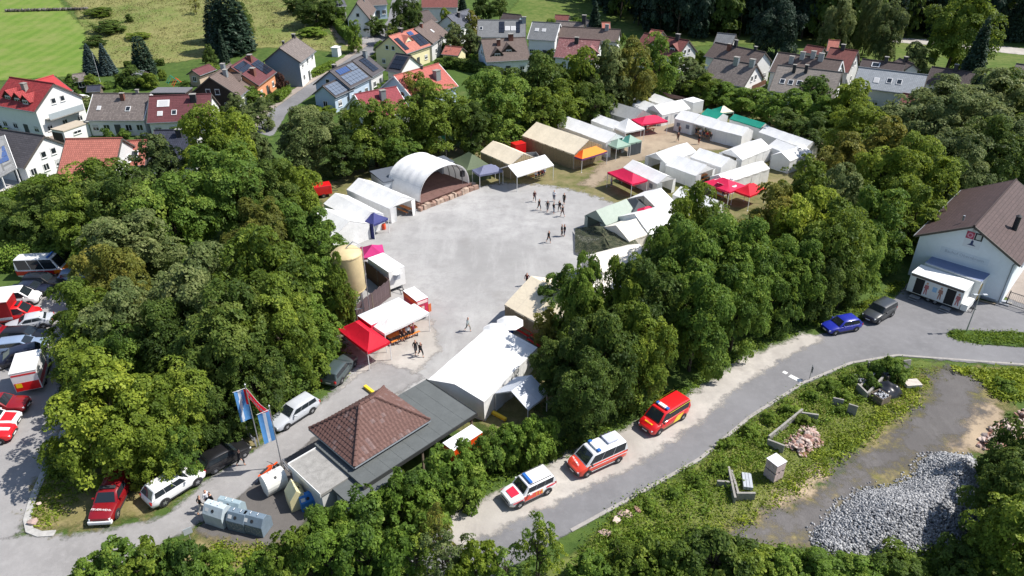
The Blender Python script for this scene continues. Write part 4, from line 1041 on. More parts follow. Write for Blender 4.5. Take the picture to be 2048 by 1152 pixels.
house('white bungalow with weathered brown grey tiles and brick chimney', (170, 241), (288, 241), (235, 187), 3.0, 7.4, T_BROWNGREY, M_WHITE, chim=[(0.55, 0.22, -1, 1.1, 0.7, CB), (0.77, 0.02, 1, 0.7, 0.5, M_CONC)], sky_=[(0.18, 0.55, 0.7, 0.9, 1, 1), (0.68, 0.58, 0.9, 1.1)], win=(5, 1), trim=M_WTRIM)
house('low house with dark red roof joined to the bungalow', (293, 246), (421, 240), (360, 190), 3.0, 7.2, T_DKRED, M_WHITE, chim=[(0.72, 0.25, -1, 1.2, 1.0, CK)], sky_=[(0.2, 0.68, 0.9, 1.0, 1, 1), (0.42, 0.66, 0.9, 1.1, 1), (0.24, 0.3, 2.1, 1.5, 1, 1)], win=(4, 1))
house('long house with salmon orange tiled roof above the wood', (109, 363), (226, 361), (185, 277), 3.2, 8.4, T_ORANGE, M_LGREY, win=(3, 1))
house('small salmon orange annexe with one skylight', (247, 332), (291, 330), (270, 281), 3.0, 5.9, T_ORANGE, M_LGREY, sky_=[(0.45, 0.55, 1.1, 1.3)], win=(1, 0))
house('house with glazed dark navy tiles half hidden by trees', (296, 328), (386, 326), (340, 260), 3.2, 7.6, T_NAVY, M_LGREY, chim=[(0.6, 0.18, -1, 1.0, 0.8, CK)], win=(3, 1))
house('white gabled house with anthracite tiles at the left edge', (-40, 322), (47, 337), (69, 269), 2.7, 8.2, T_ANTH, M_WHITE, win=(2, 4))
house('half timbered house with brown gable and two zinc chimneys', (479, 194), (517, 163), (415, 157), 3.4, 8.0, T_BROWN, M_WHITE, chim=[(0.42, 0.25, -1, 1.2, 0.9, CZ), (0.58, 0.06, -1, 1.2, 0.9, CZ)], dormers=[(0.68, 3.0, 0.22, 0.9, M_TIMB)], gable_m=M_TIMB, win=(3, 2))
house('dark red pavilion hut below the round clipped tree', (399, 152), (433, 138), (379, 143), 2.5, 4.2, T_DKRED, mat('tan_wall', S(190, 170, 150), 0.8, 0.1), name='garden_hut', pitch=0.6, win=(0, 1), cat='hut')
house('house with solar panels on a red roof and brick chimneys', (517, 172), (553, 143), (466, 131), 3.6, 8.0, T_DKRED, mat('orange_render', S(214, 150, 110), 0.8, 0.06), chim=[(0.72, 0.2, -1, 1.3, 1.0, CB), (0.28, 0.62, -1, 1.3, 1.1, CB)], solar=[(0.05, 0.55, 0.06, 0.4, 6, 2, M_PVK), (0.6, 0.97, 0.3, 0.88, 3, 4, M_PVK)], win=(3, 1))
house('tall house with slate blue clad gable at the foot of the meadow', (602, 127), (632, 101), (556, 99), 5.2, 8.4, T_BROWNGREY, M_WHITE, gable_m=M_SLATEW, chim=[(0.9, 0.03, 1, 0.9, 0.8, CK), (0.3, 0.05, 1, 0.8, 0.5, CK)], win=(3, 0), balcony=None)
house('dark roofed house covered with rows of bluish solar panels', (700, 177), (742, 156), (654, 144), 3.8, 7.6, T_ANTH, M_BLUEW, chim=[(0.3, 0.1, 1, 0.9, 0.8, CK)], solar=[(0.15, 0.62, 0.1, 0.36, 5, 1, M_PVB), (0.1, 0.95, 0.42, 0.92, 6, 3, M_PVG), (0.66, 0.96, 0.08, 0.4, 2, 2, M_PVG)], win=(3, 1))
house('lower front wing with a full field of grey solar panels', (671, 195), (710, 177), (644, 172), 3.2, 5.9, T_ANTH, M_BLUEW, solar=[(0.04, 0.96, 0.1, 0.92, 6, 4, M_PVG)], win=(2, 1))
house('dark roofed wing with ten black solar panels and green capped chimney', (744, 154), (770, 139), (712, 117), 3.6, 7.2, T_ANTH, M_LGREY, chim=[(0.8, 0.12, -1, 1.3, 0.9, CZ)], solar=[(0.3, 0.72, 0.12, 0.86, 2, 5, M_PVK)], win=(2, 1))
house('white gabled wing with twelve black solar panels', (771, 141), (801, 146), (784, 105), 3.4, 6.9, T_ANTH, M_WHITE, solar=[(0.14, 0.92, 0.12, 0.84, 4, 3, M_PVK)], win=(2, 2))
house('yellow house with orange roof, wide dormer and solar panels', (813, 109), (863, 91), (777, 73), 4.0, 8.6, T_ORANGE, M_CREAM, chim=[(0.5, 0.04, 1, 1.0, 0.9, CK)], dormers=[(0.42, 3.6, 0.1, 0.9, M_CREAM)], solar=[(0.62, 0.98, 0.3, 0.9, 2, 4, M_PVK), (0.06, 0.22, 0.2, 0.85, 1, 5, M_PVK), (0.62, 0.8, 0.08, 0.28, 2, 1, M_PVB)], win=(3, 2))
house('house with plain brown tiled roof behind the yellow house', (866, 90), (898, 66), (832, 57), 4.0, 8.2, T_BROWN, M_LGREY, chim=[(0.3, 0.1, -1, 0.9, 0.7, CB)], sky_=[(0.5, 0.5, 0.9, 1.1, 1, 1)], win=(2, 1))
house('steep roofed white house with balcony gable by the farm track', (741, 46), (752, 14), (711, 17), 3.8, 10.5, T_BROWN, M_WHITE, pitch=1.3, win=(2, 3), chim=[(0.6, 0.2, -1, 1, 0.8, CZ)])
house('low wide house at the top beyond the steep roofed one', (735, 14), (776, 12), (755, -9), 3.6, 7.0, T_BROWN, M_BLUEW, win=(3, 1))
house('small blue grey house at the top beside the thicket', (668, 16), (694, 13), (682, -3), 4.0, 7.0, T_SLATE, M_LGREY, win=(2, 1))
house('long shaded house with red roof and three small windows at the top', (842, 14), (916, 20), (880, -6), 5.0, 8.6, T_REDBR, M_LGREY, win=(4, 2))
house('dark brown hipped looking house behind the large round tree', (850, 50), (876, 44), (860, 19), 4.0, 7.6, T_DARK, M_LGREY, win=(2, 0))
house('slate roofed house with white gable and front dormer', (919, 58), (962, 42), (903, 29), 4.4, 8.6, T_SLATE, M_WHITE, dormers=[(0.5, 2.4, 0.2, 0.8, M_WHITE)], chim=[(0.35, 0.3, -1, 1.1, 0.8, CK)], win=(2, 2))
house('long grey house with pale dormer windows in a dark roof panel', (954, 74), (1052, 75), (1000, 40), 5.0, 9.2, T_GREY, M_LGREY, sky_=[(0.08, 0.5, 0.8, 1.0), (0.62, 0.5, 1.2, 1.4, 1, 1), (0.74, 0.5, 1.2, 1.4, 1, 1)], solar=[(0.45, 0.56, 0.1, 0.75, 2, 3, M_PVK), (0.8, 0.88, 0.1, 0.75, 1, 3, M_PVK)], chim=[(0.96, 0.12, -1, 1.2, 1.0, CZ)], win=(5, 1))
house('grey roofed house with white gable edge and dark balcony windows', (1054, 78), (1111, 82), (1078, 44), 4.6, 8.8, T_GREY, M_WHITE, sky_=[(0.25, 0.45, 1.0, 1.0, 1, 1), (0.5, 0.45, 1.0, 1.0, 1, 1)], win=(4, 1), trim=M_WTRIM)
house('brown roofed house with two wooden dormers and pale blue gable', (972, 124), (1062, 119), (960, 79), 3.4, 8.6, T_BROWN, M_WHITE, gable_m=M_BLUEW, dormers=[(0.28, 2.6, 0.34, 1.1, M_TIMB), (0.55, 3.4, 0.18, 1.0, M_TIMB)], chim=[(0.36, 0.28, -1, 1.2, 0.8, CB), (0.66, 0.06, -1, 1.2, 1.1, CB)], win=(3, 1))
house('house with blotchy weathered red roof and brick dormer', (1107, 114), (1192, 120), (1112, 75), 3.6, 8.0, T_MOTTLE, M_WHITE, chim=[(0.45, 0.2, -1, 1.2, 0.9, CK)], dormers=[(0.82, 4.4, 0.25, 0.7, T_REDBR)], win=(3, 1))
house('long grey ridge house behind the blotchy red roof', (1114, 77), (1236, 84), (1142, 54), 4.6, 8.8, T_BROWN, M_WHITE, chim=[(0.78, 0.06, -1, 1.2, 0.9, CZ)], win=(4, 1))
house('grey roofed house in the second row behind the long ridge', (1106, 62), (1164, 66), (1135, 43), 4.4, 8.2, T_BROWNGREY, M_WHITE, win=(2, 1), chim=[(0.97, 0.0, 1, 1.8, 1.0, CK)])
house('small red roofed shed at the edge of the pale field', (1108, 40), (1137, 42), (1122, 32), 3.0, 5.0, T_REDBR, M_LGREY, win=(0, 0), name='shed', cat='shed')
house('small house with pale pointed gable beside the pale field', (1176, 58), (1158, 50), (1162, 34), 4.0, 8.0, T_BROWNGREY, M_WHITE, win=(1, 1))
house('orange pointed roof behind the long grey ridge', (1204, 62), (1222, 62), (1212, 45), 4.0, 7.4, T_ORANGE, M_LGREY, win=(1, 0))
house('red brown house with half timbered gable and two dormers', (1264, 100), (1354, 117), (1376, 81), 3.8, 8.4, T_REDBR, M_WHITE, gable_m=M_LGREY, dormers=[(0.38, 2.8, 0.2, 0.9, M_TIMB), (0.8, 3.0, 0.2, 0.9, M_TIMB)], chim=[(0.76, 0.04, -1, 1.2, 0.9, CK)], win=(4, 2))
house('small orange gable peeping over the red brown house', (1292, 74), (1316, 78), (1304, 59), 4.6, 8.0, T_ORANGE, M_LGREY, win=(0, 0))
house('long mauve brown roofed house in the middle row', (1408, 112), (1508, 134), (1424, 83), 4.2, 8.6, T_BROWN, M_WHITE, chim=[(0.35, 0.3, -1, 1.3, 0.8, CB), (0.42, 0.02, -1, 1.4, 0.7, CK), (0.8, 0.02, 1, 0.8, 0.6, CK)], win=(4, 2))
house('grey pointed gable house behind the mauve brown roof', (1426, 88), (1464, 92), (1448, 67), 5.0, 9.0, T_GREY, M_LGREY, win=(1, 1))
house('broad grey tiled house with wooden balconies at its gable', (1402, 158), (1488, 174), (1510, 129), 3.8, 8.6, T_BROWNGREY, M_WHITE, chim=[(0.55, 0.12, -1, 1.4, 1.0, CZ), (0.9, 0.08, -1, 1.3, 1.0, CZ)], win=(4, 2), balcony=(1, 2.9, mat('balcony_wood', S(110, 76, 56), 0.8, 0.2, 4)))
house('wide brown grey house with four zinc chimneys', (1537, 143), (1668, 162), (1561, 105), 4.4, 8.8, T_BROWN, M_WHITE, chim=[(0.27, 0.42, -1, 1.3, 0.9, CZ), (0.4, 0.15, -1, 1.3, 0.9, CZ), (0.55, 0.02, -1, 1.2, 0.9, CZ), (0.68, 0.1, -1, 1.3, 1.0, CZ)], win=(4, 2), trim=M_WTRIM)
house('streaked grey roofed house with three roof windows and white gable', (1537, 181), (1668, 198), (1565, 131), 4.0, 9.2, tiles('streaked', S(140, 130, 122), 0.4, 1.2, 0.6, 0.12, 0.5, S(178, 165, 150)), M_WHITE, chim=[(0.28, 0.2, -1, 1.4, 0.6, CK), (0.46, 0.16, -1, 1.4, 0.6, CK)], sky_=[(0.16, 0.6, 1.0, 1.2), (0.29, 0.6, 1.0, 1.2), (0.42, 0.58, 1.0, 1.2)], win=(4, 3))
house('tall red tiled house in front of the forest', (1640, 138), (1697, 146), (1711, 101), 3.8, 9.0, T_REDBR, M_LGREY, chim=[(0.45, 0.02, -1, 1.0, 0.8, CK)], win=(2, 1))
house('small red brown roof left of the tall red house', (1604, 104), (1640, 110), (1622, 91), 4.2, 7.6, T_REDBR, M_LGREY, win=(1, 0))
house('salmon pointed gable rising behind the tall red house', (1652, 102), (1676, 104), (1665, 80), 4.6, 8.8, T_ORANGE, M_LGREY, win=(0, 0))
house('dark slate roofed house with a glass roof window', (1712, 152), (1800, 163), (1718, 117), 4.0, 8.2, T_DARK, M_WHITE, sky_=[(0.35, 0.25, 1.6, 1.2, 1)], chim=[(0.55, 0.02, -1, 1.0, 0.7, CK)], win=(3, 1))
house('brown twin gabled house beside the pale willow', (1806, 142), (1778, 130), (1788, 112), 4.2, 8.6, T_BROWN, M_WHITE, win=(1, 2), chim=[(0.5, 0.1, -1, 1, 0.8, CK)])
house('large house with pale grey metal roof and three roof windows', (1703, 173), (1844, 191), (1725, 135), 4.2, 8.8, T_PALE, M_LGREY, sky_=[(0.32, 0.55, 1.0, 1.3, 1, 1), (0.5, 0.5, 1.0, 1.3), (0.64, 0.5, 1.0, 1.3)], win=(4, 1))
house('red tiled lean annexe below the pale grey roof', (1796, 212), (1838, 218), (1818, 188), 2.6, 5.0, T_REDBR, M_LGREY, win=(1, 0))
house('long dark brown roofed house at the foot of the forest', (1848, 167), (1936, 180), (1855, 132), 3.8, 8.2, T_DARK, M_LGREY, dormers=[(0.55, 2.6, 0.4, 0.8, M_TIMB)], chim=[(0.55, 0.05, -1, 1.2, 0.7, CK)], win=(3, 1))
house('grey roofed cottage at the right edge above the trees', (2020, 150), (2085, 160), (2040, 128), 3.2, 6.4, T_BROWNGREY, M_WHITE, win=(2, 1))
house('pale house hidden between the slate roof and the field', (1000, 38), (1036, 44), (1012, 26), 3.4, 6.0, T_DARK, M_BLUEW, win=(1, 1))
house('small hut with orange tiled roof on the garden lawn', (882, 108), (917, 112), (889, 91), 2.4, 4.4, T_ORANGE, M_CREAM, name='garden_hut', pitch=0.6, win=(1, 0), cat='hut')
house('house with red tiled roof and blue metal chimney', (828, 200), (917, 172), (789, 151), 3.6, 8.0, tiles('coral', S(196, 92, 78), 0.36, 0.3, 0.6, 0.1), M_BLUEW, chim=[(0.72, 0.52, -1, 1.6, 1.3, CZ), (0.6, 0.03, -1, 0.6, 0.4, CK)], win=(3, 2), trim=M_WTRIM)
house('house with dark crimson roof behind the copper trees', (738, 240), (823, 222), (792, 173), 3.4, 8.0, tiles('crimson', S(158, 54, 66), 0.36, 0.3, 0.6, 0.12), M_WHITE, chim=[(0.55, 0.35, -1, 1.5, 1.0, CZ)], win=(3, 1), trim=M_WTRIM)
house('dark wooden garden house with grey roof beside the hay field', (148, 165), (176, 161), (160, 147), 2.3, 3.4, T_BROWNGREY, M_TIMB, name='garden_shed', pitch=0.45, win=(1, 0), cat='shed', door=False)
house('garden hut with navy roof beside the garden flagpole', (172, 184), (201, 182), (187, 171), 2.3, 3.5, T_NAVY, M_WOOD, name='garden_shed', pitch=0.45, win=(0, 0), cat='shed', door=False)
house('low grey metal shed in the gardens behind the bungalow', (258, 153), (284, 153), (274, 142), 2.2, 2.9, T_PALE, M_TIMB, name='garden_shed', pitch=0.45, win=(0, 0), cat='shed', door=False)
def flat_box(name, label, px, h, wall_m, roof_m, cat, base_z=0.0, group=None, over=0.12, thick=0.22):
 """box from four surveyed roof corners at height h (made rectangular)"""
 P = [G2(p, h + base_z) for p in px]
 c = sum(P, Vector((0, 0))) / 4
 ex = ((P[1] - P[0]) + (P[2] - P[3])) / 2; ey = ((P[3] - P[0]) + (P[2] - P[1])) / 2
 L, W = ex.length, ey.length
 ang = math.atan2(ex.y, ex.x)
 gz = float(hgt(c.x, c.y))
 o = empty(name, (c.x, c.y, gz), ang, label, cat, group)
 HOUSES.append((c.x, c.y, L, W, ang, 'works hall'))
 b = MB(); b.box(-L / 2 + over, L / 2 - over, -W / 2 + over, W / 2 - over, base_z - (1.0 if base_z == 0 else 0), h + base_z - thick - 0.003); b.build('wall', wall_m, o)
 b = MB(); b.box(-L / 2, L / 2, -W / 2, W / 2, h + base_z - thick, h + base_z); r = b.build('roof', roof_m, o, bevel=0.02)
 return o, L, W, r
g_, L_, W_, _r = flat_box('garage', 'white garage with flat beige roof and dark open door', [(105, 260), (137.5, 261), (166, 245), (147, 238)], 2.6, M_WHITE, mat('beige_felt', S(178, 166, 148), 0.9, 0.1), 'garage')
b = MB(); b.box(-L_ / 2 + 0.05, L_ / 2 - 0.6, -W_ / 2 + 0.08, -W_ / 2 + 0.13, 0, 2.05); b.build('garage_door', mat('garage_door', S(66, 58, 54), 0.7, 0.1), g_)
window(g_, L_ / 2 - 0.1, 0, 1.6, -math.pi / 2, 1.6, 0.6)
flat_box('carport', 'grey felt roofed carport behind the dark red roof', [(309, 181), (324, 170), (377, 178), (360, 190)], 2.6, M_TIMB, mat('grey_felt', S(108, 108, 112), 0.9, 0.12), 'carport')
flat_box('bus_shelter', 'small white box hut on the grass by the track', [(664, 94), (672, 89), (680, 92), (672, 98)], 2.2, M_WHITE, M_WHITE, 'hut')
def lean_wing():
 pts = [((9, 270), 6.8), ((34, 337), 2.7), ((-30, 372), 2.7), ((-60, 288), 6.8)]
 P = [(*G2(p, z), z) for p, z in pts]
 o0 = Vector(P[1]); o0.z = 0
 o = empty('terrace_wing', o0, 0, 'grey sloping terrace roof with blue solar panels at the left edge', 'house wing', 'houses of the village')
 Q = [Vector(p) - o0 for p in P]
 b = MB(); b.slab(Q, 0.2, 0, [(0, 0), (0, 8), (9, 8), (9, 0)]); rf = b.build('roof', T_GREY, o)
 b = MB(); b.slab([Q[0], Q[1], Q[1] + (Q[2] - Q[1]).normalized() * 0.12, Q[0] + (Q[2] - Q[1]).normalized() * 0.12], -0.08); b.build('verge_board', M_WTRIM, rf)
 lerp = lambda u, v: (Q[0].lerp(Q[3], u)).lerp(Q[1].lerp(Q[2], u), v)
 for i in range(2):
  for j in range(3):
   u0, v0 = 0.12 + 0.2 * i, 0.3 + 0.14 * j
   up = Vector((0, 0, 0.12)); b = MB()
   b.slab([lerp(u0, v0) + up, lerp(u0 + 0.19, v0) + up, lerp(u0 + 0.19, v0 + 0.13) + up, lerp(u0, v0 + 0.13) + up], 0.05); b.build('solar_panel', M_PVB, rf)
 for u in (0.05, 0.5):
  q = lerp(u, 0.97); b = MB(); b.box(q.x - 0.08, q.x + 0.08, q.y - 0.08, q.y + 0.08, 0, q.z - 0.2); b.build('post', M_WPOLE, o)
lean_wing()
def hall():
 o, (c, ang, L, D) = house('white works hall with brown roof, crest and lettering on its gable', (1829, 471), (1923, 380), (1940, 462), 5.2, 8.6, tiles('hall_brown', S(86, 66, 64), 0.42, 1.0, 0.6, 0.12), mat('hall_render', S(226, 232, 238), 0.8, 0.04, 0.6), name='works_hall', pitch=0.55, group=None, cat='hall', win=(0, 0), door=False, ov=0.5, og=0.35)
 return o, c, ang, L, D
HALL = hall()
HALL_HR = 5.2 + 0.55 * HALL[4] / 2
def hall_details():
 o, c, ang, L, D = HALL
 inv = Matrix.Rotation(-ang, 3, 'Z')
 f = inv @ (G((1940, 470), 7.5) - c); s = -1 if f.x < 0 else 1
 x = s * (L / 2 - 0.35) + s * 0.02
 rz = math.radians(90) * s
 def panel(name, y, z, w, h, m, off=0.0, parent=o):
  b = MB(); b.cbox((x + s * off, y, z), (0.04, w, h)); return b.build(name, m, parent)
 dirn = 1 if s < 0 else -1      # sign that makes +1 the right hand side for a viewer outside
 ry = lambda v: v * -dirn if s < 0 else v
 ry = (lambda v: -v) if s < 0 else (lambda v: v)
 cz = HALL_HR - 1.75
 crest = MB(); crest.cbox((x, ry(0.3), cz), (0.05, 1.7, 1.9)); cr = crest.build('crest', mat('crest_white', (0.7, 0.72, 0.76), 0.7, 0.03), o)
 panel('crest_field', ry(-0.1), cz + 0.5, 0.8, 0.85, mat('crest_red', S(176, 70, 92), 0.7, 0.05), 0.03, cr)
 b = MB(); b.cbox((x + s * 0.03, ry(0.75), cz + 0.5), (0.04, 0.8, 0.85)); b.build('crest_field', mat('crest_black', (0.02, 0.02, 0.025), 0.7, 0), cr)
 b = MB(); b.cbox((x + s * 0.055, ry(0.75), cz + 0.5), (0.02, 0.5, 0.6)); b.build('crest_charge', mat('crest_silver', (0.5, 0.52, 0.5), 0.6, 0.1), cr)
 b = MB(); b.tube([(x + s * 0.05, ry(-0.1), cz + 0.5), (x + s * 0.075, ry(-0.1), cz + 0.5)], 0.3, 14); b.build('crest_wheel', mat('crest_pink', S(214, 150, 170), 0.7, 0.05), cr)
 b = MB(); b.tube([(x + s * 0.076, ry(-0.1), cz + 0.5), (x + s * 0.09, ry(-0.1), cz + 0.5)], 0.16, 12); b.build('crest_hub', mat('crest_red2', S(176, 70, 92), 0.7, 0), cr)
 b = MB()
 b.poly([(x + s * 0.055, ry(-0.15), cz - 0.65), (x + s * 0.055, ry(0.75), cz - 0.65), (x + s * 0.055, ry(0.4), cz - 0.45), (x + s * 0.055, ry(0.42), cz - 0.1), (x + s * 0.055, ry(0.3), cz + 0.02), (x + s * 0.055, ry(0.18), cz - 0.1), (x + s * 0.055, ry(0.15), cz - 0.45)])
 b.build('crest_bell', mat('crest_navy', (0.03, 0.05, 0.14), 0.6, 0), cr)
 sg = MB(); sg.cbox((x, ry(0.0), cz - 2.1), (0.05, 5.0, 0.72)); sgn = sg.build('sign_board', mat('sign_board', S(214, 222, 230), 0.7, 0.03), o)
 text(sgn, 'Bauhof Obernbrunn', 0.5, mat('sign_lettering', S(168, 178, 190), 0.7, 0), (x + s * 0.035, 0, cz - 2.1), (math.pi / 2, 0, -math.pi / 2 if s < 0 else math.pi / 2))
 b = MB(); b.cbox((x + s * 0.1, ry(0.1), HALL_HR - 0.6), (0.2, 0.25, 0.3)); b.build('floodlight', M_STEEL, o)
 k = 1 if ry(1) > 0 else -1
 b = MB(); b.tube([(x + s * 0.05, k * (D / 2 - 0.5), 5.4), (x + s * 0.06, k * (D / 2 - 0.75), 4.9), (x + s * 0.06, k * (D / 2 - 0.75), 0)], 0.06, 6); b.build('downpipe', M_GUT, o)
 b = MB(); b.tube([(x - s * 6, k * 3.0, 5.8), (x - s * 6, k * 3.0, 8.2)], 0.28, 10); v = b.build('flue', M_BLKCH, o)
 b = MB(); b.tube([(x - s * 6, k * 3.0, 8.21), (x - s * 6, k * 3.0, 8.4)], [0.36, 0.1], 10); b.build('flue_cap', M_BLKCH, v)
 b = MB(); b.tube([(x - s * 2, -k * 1.6, 7.6), (x - s * 2, -k * 1.6, 8.2)], 0.12, 8); b.build('vent_pipe', M_STEEL, o)
_txt = {}
def text(parent, body, size, m, loc, rot, name='lettering', ext=0.004):
 k = (body, size, m.name)
 if k not in _txt:
  cu = bpy.data.curves.new(name, 'FONT'); cu.body = body; cu.size = size; cu.align_x = 'CENTER'; cu.align_y = 'CENTER'; cu.extrude = ext
  cu.resolution_u = 2
  t = bpy.data.objects.new(name, cu); COL.objects.link(t)
  dg = bpy.context.evaluated_depsgraph_get()
  me = bpy.data.meshes.new_from_object(t.evaluated_get(dg)); me.name = name
  bpy.data.objects.remove(t, do_unlink=True)
  me.materials.clear(); me.materials.append(m)
  _txt[k] = me
 o = link(name, _txt[k], parent, loc); o.rotation_euler = rot
 return o
hall_details()
def pavilion():
 zf = 2.75
 ft = [(844, 754), (949, 841), (740, 952), (636, 894)]
 P = [G2(p, zf) for p in ft]
 c = sum(P, Vector((0, 0))) / 4
 ex = (P[1] - P[2] + P[0] - P[3]) / 2; ang = math.atan2(ex.y, ex.x)
 o = empty('kiosk_pavilion', (c.x, c.y, 0), ang, 'low pavilion with brown hipped tile roof above flat grey felt roofs', 'pavilion')
 loc = lambda p, z: (Matrix.Rotation(-ang, 3, 'Z') @ (Vector((*G2(p, z), 0)) - Vector((c.x, c.y, 0)))).to_2d()
 felt = mat('pavilion_felt', S(94, 98, 98), 0.9, 0.12, 1.2)
 felt2 = mat('pavilion_gravel_roof', S(150, 148, 144), 0.95, 0.22, 2, bump=0.4)
 wall = mat('pavilion_wall', S(205, 206, 204), 0.85, 0.08)
 fp = [loc(p, zf) for p in ft]
 x0 = min(p.x for p in fp); x1 = max(p.x for p in fp); y0 = (fp[1].y + fp[2].y) / 2; y1 = (fp[0].y + fp[3].y) / 2
 b = MB(); b.box(x0, x1, y0, y1, zf - 0.25, zf); fr = b.build('flat_roof', felt, o)
 for i in range(1, 9):
  xx = x0 + (x1 - x0) * i / 9
  b = MB(); b.box(xx - 0.05, xx + 0.05, y0 + 0.05, y1 - 0.05, zf + 0.002, zf + 0.012); b.build('felt_strip', felt, fr)
 b = MB(); b.box(x0 - 0.05, x1 + 0.05, y0 - 0.06, y0 - 0.003, zf - 0.3, zf + 0.06); b.build('fascia', mat('fascia', S(60, 62, 62), 0.6, 0.05), fr)
 b = MB(); b.box(x1 + 0.003, x1 + 0.06, y0, y1, zf - 0.3, zf + 0.06); b.build('fascia', mat('fascia', S(60, 62, 62), 0.6, 0.05), fr)
 q = [loc(p, 2.5) for p in ((580, 927), (638, 992), (754, 974), (699, 1018), (636, 894))]
 bx0 = min(q[0].x, q[1].x); b = MB(); yb0 = min(q[3].y, q[1].y); yb1 = q[0].y
 lx0 = (q[0].x + q[1].x) / 2; ly1 = q[0].y; ly0 = q[1].y
 b.box(lx0, x0 - 0.02, ly0, ly1, 2.25, 2.5); lr = b.build('lower_roof', felt2, o)
 b = MB(); b.box(lx0 - 0.05, lx0 - 0.003, ly0, ly1, 2.2, 2.62); b.build('fascia', M_WTRIM, lr)
 b = MB(); b.box(lx0, x0 - 0.02, ly1 + 0.003, ly1 + 0.06, 2.2, 2.6); b.build('fascia', M_WTRIM, lr)
 b = MB(); b.box(lx0 + 0.1, x0 + 0.2, ly0 + 0.1, ly1 - 0.1, -0.3, 2.245); b.build('wall', wall, o)
 ey0 = min(loc((699, 1018), 2.4).y, ly0 - 2)
 b = MB(); b.box(lx0 + 1.0, x0 + (x1 - x0) * 0.28, ey0, ly0 - 0.02, 2.15, 2.4); b.build('felt_annexe_roof', felt, o)
 b = MB(); b.box(lx0 + 1.2, x0 + (x1 - x0) * 0.26, ey0 + 0.2, ly0 - 0.1, -0.3, 2.14); b.build('wall', wall, o)
 hz, hr = 3.15, 5.6
 hp = [loc(p, hz) for p in ((619, 851), (697, 933), (862, 848), (777, 775))]
 hx0 = (hp[0].x + hp[1].x) / 2; hx1 = (hp[2].x + hp[3].x) / 2; hy0 = (hp[1].y + hp[2].y) / 2; hy1 = (hp[0].y + hp[3].y) / 2
 b = MB(); b.box(max(hx0 + 0.5, x0 + 0.1), hx1 - 0.5, hy0 + 0.4, min(hy1 - 0.4, y1 - 0.1), zf + 0.003, hz + 0.1); b.build('wall', wall, o)
 b = MB(); b.box(hx0 + 0.55, hx1 - 0.45, hy0 + 0.6, hy1 - 0.45, -0.3, zf - 0.255); b.build('wall', wall, o)
 for xx in (x0 + 0.4, (x0 + x1) / 2, x1 - 0.4):
  b = MB(); b.box(xx - 0.08, xx + 0.08, y0 + 0.15, y0 + 0.31, -0.2, zf - 0.26); b.build('post', M_WOOD, o)
 window(o, hx0 + 0.548, (hy0 + hy1) / 2 + 1, 1.6, math.pi / 2, 1.4, 1.0)
 W2 = (hy1 - hy0) / 2
 rx0, rx1 = hx0 + W2 * 0.98, hx1 - W2 * 0.98
 cy = (hy0 + hy1) / 2
 if rx1 < rx0 + 0.8: rx0, rx1 = (rx0 + rx1) / 2 - 0.6, (rx0 + rx1) / 2 + 0.6
 A_, B_, C_, D_ = (hx0, hy0, hz), (hx1, hy0, hz), (hx1, hy1, hz), (hx0, hy1, hz)
 E_, F_ = (rx0, cy, hr), (rx1, cy, hr)
 rm = mat('roof_underlay', S(70, 48, 44), 0.9, 0.1)
 b = MB()
 for pg in ((A_, B_, F_, E_), (B_, C_, F_), (C_, D_, E_, F_), (D_, A_, E_)): b.slab(pg, 0.12)
 hroof = b.build('hip_roof', rm, o)
 tm = mat('clay_tile', S(106, 78, 71), 0.75, 0.28, 5, bump=0.3)
 tm2 = mat('clay_tile_pale', S(120, 98, 94), 0.8, 0.3, 5, bump=0.3)
 tb = MB()
 def facet(p0, p1, q0, q1):
  p0, p1, q0, q1 = map(Vector, (p0, p1, q0, q1))
  n = (p1 - p0).cross(q0 - p0 if (q0 - p0).length > 0.1 else q1 - p0).normalized()
  if n.z < 0: n = -n
  u = (p1 - p0).normalized(); up = n.cross(u)
  if up.z < 0: up = -up
  H = (q0 - p0).dot(up); rows = int(H / 0.34)
  for r in range(rows):
   t0, t1 = r / rows, min(1, (r + 1.12) / rows)
   a0, b0 = p0.lerp(q0, t0), p1.lerp(q1, t0)
   a1, b1 = p0.lerp(q0, t1), p1.lerp(q1, t1)
   cols = max(1, int((b0 - a0).length / 0.33))
   for k in range(cols):
    s0, s1 = k / cols, (k + 1) / cols
    w0 = a0.lerp(b0, s0) ; w1 = a0.lerp(b0, s1)
    v0 = w0 + up * (H / rows * 1.12); v1 = w1 + up * (H / rows * 1.12)
    xx0 = (v0 - a1).dot(u); xx1 = (v1 - a1).dot(u); Lm = (b1 - a1).length
    v0 = a1 + u * min(max(xx0, 0), Lm); v1 = a1 + u * min(max(xx1, 0), Lm)
    h0, h1, hm = n * 0.055, n * 0.02, n * 0.105
    m0, m1 = w0.lerp(w1, 0.5), v0.lerp(v1, 0.5)
    mi = 1 if random.random() < 0.12 else 0
    tb.quad(w0 + h0, m0 + hm, m1 + n * 0.06, v0 + h1, mi); tb.quad(m0 + hm, w1 + h0, v1 + h1, m1 + n * 0.06, mi)
    tb.quad(w0, w1, w1 + h0, w0 + h0, mi); tb.poly([w0 + h0, w1 + h0, m0 + hm], mi)
 facet(A_, B_, E_, F_); facet(C_, D_, F_, E_); facet(B_, C_, F_, F_); facet(D_, A_, E_, E_)
 tl = tb.build('roof_tiles', [tm, tm2], hroof); tag(tl, kind='stuff')
 for p, q in ((A_, E_), (B_, F_), (C_, F_), (D_, E_), (E_, F_)):
  b = MB(); p, q = Vector(p), Vector(q); n = max(2, int((q - p).length / 0.4))
  for k in range(n):
   b.tube([p.lerp(q, k / n) + Vector((0, 0, 0.1)), p.lerp(q, (k + 1.1) / n) + Vector((0, 0, 0.07))], [0.13, 0.1], 6)
  b.build('ridge_tiles', tm, hroof)
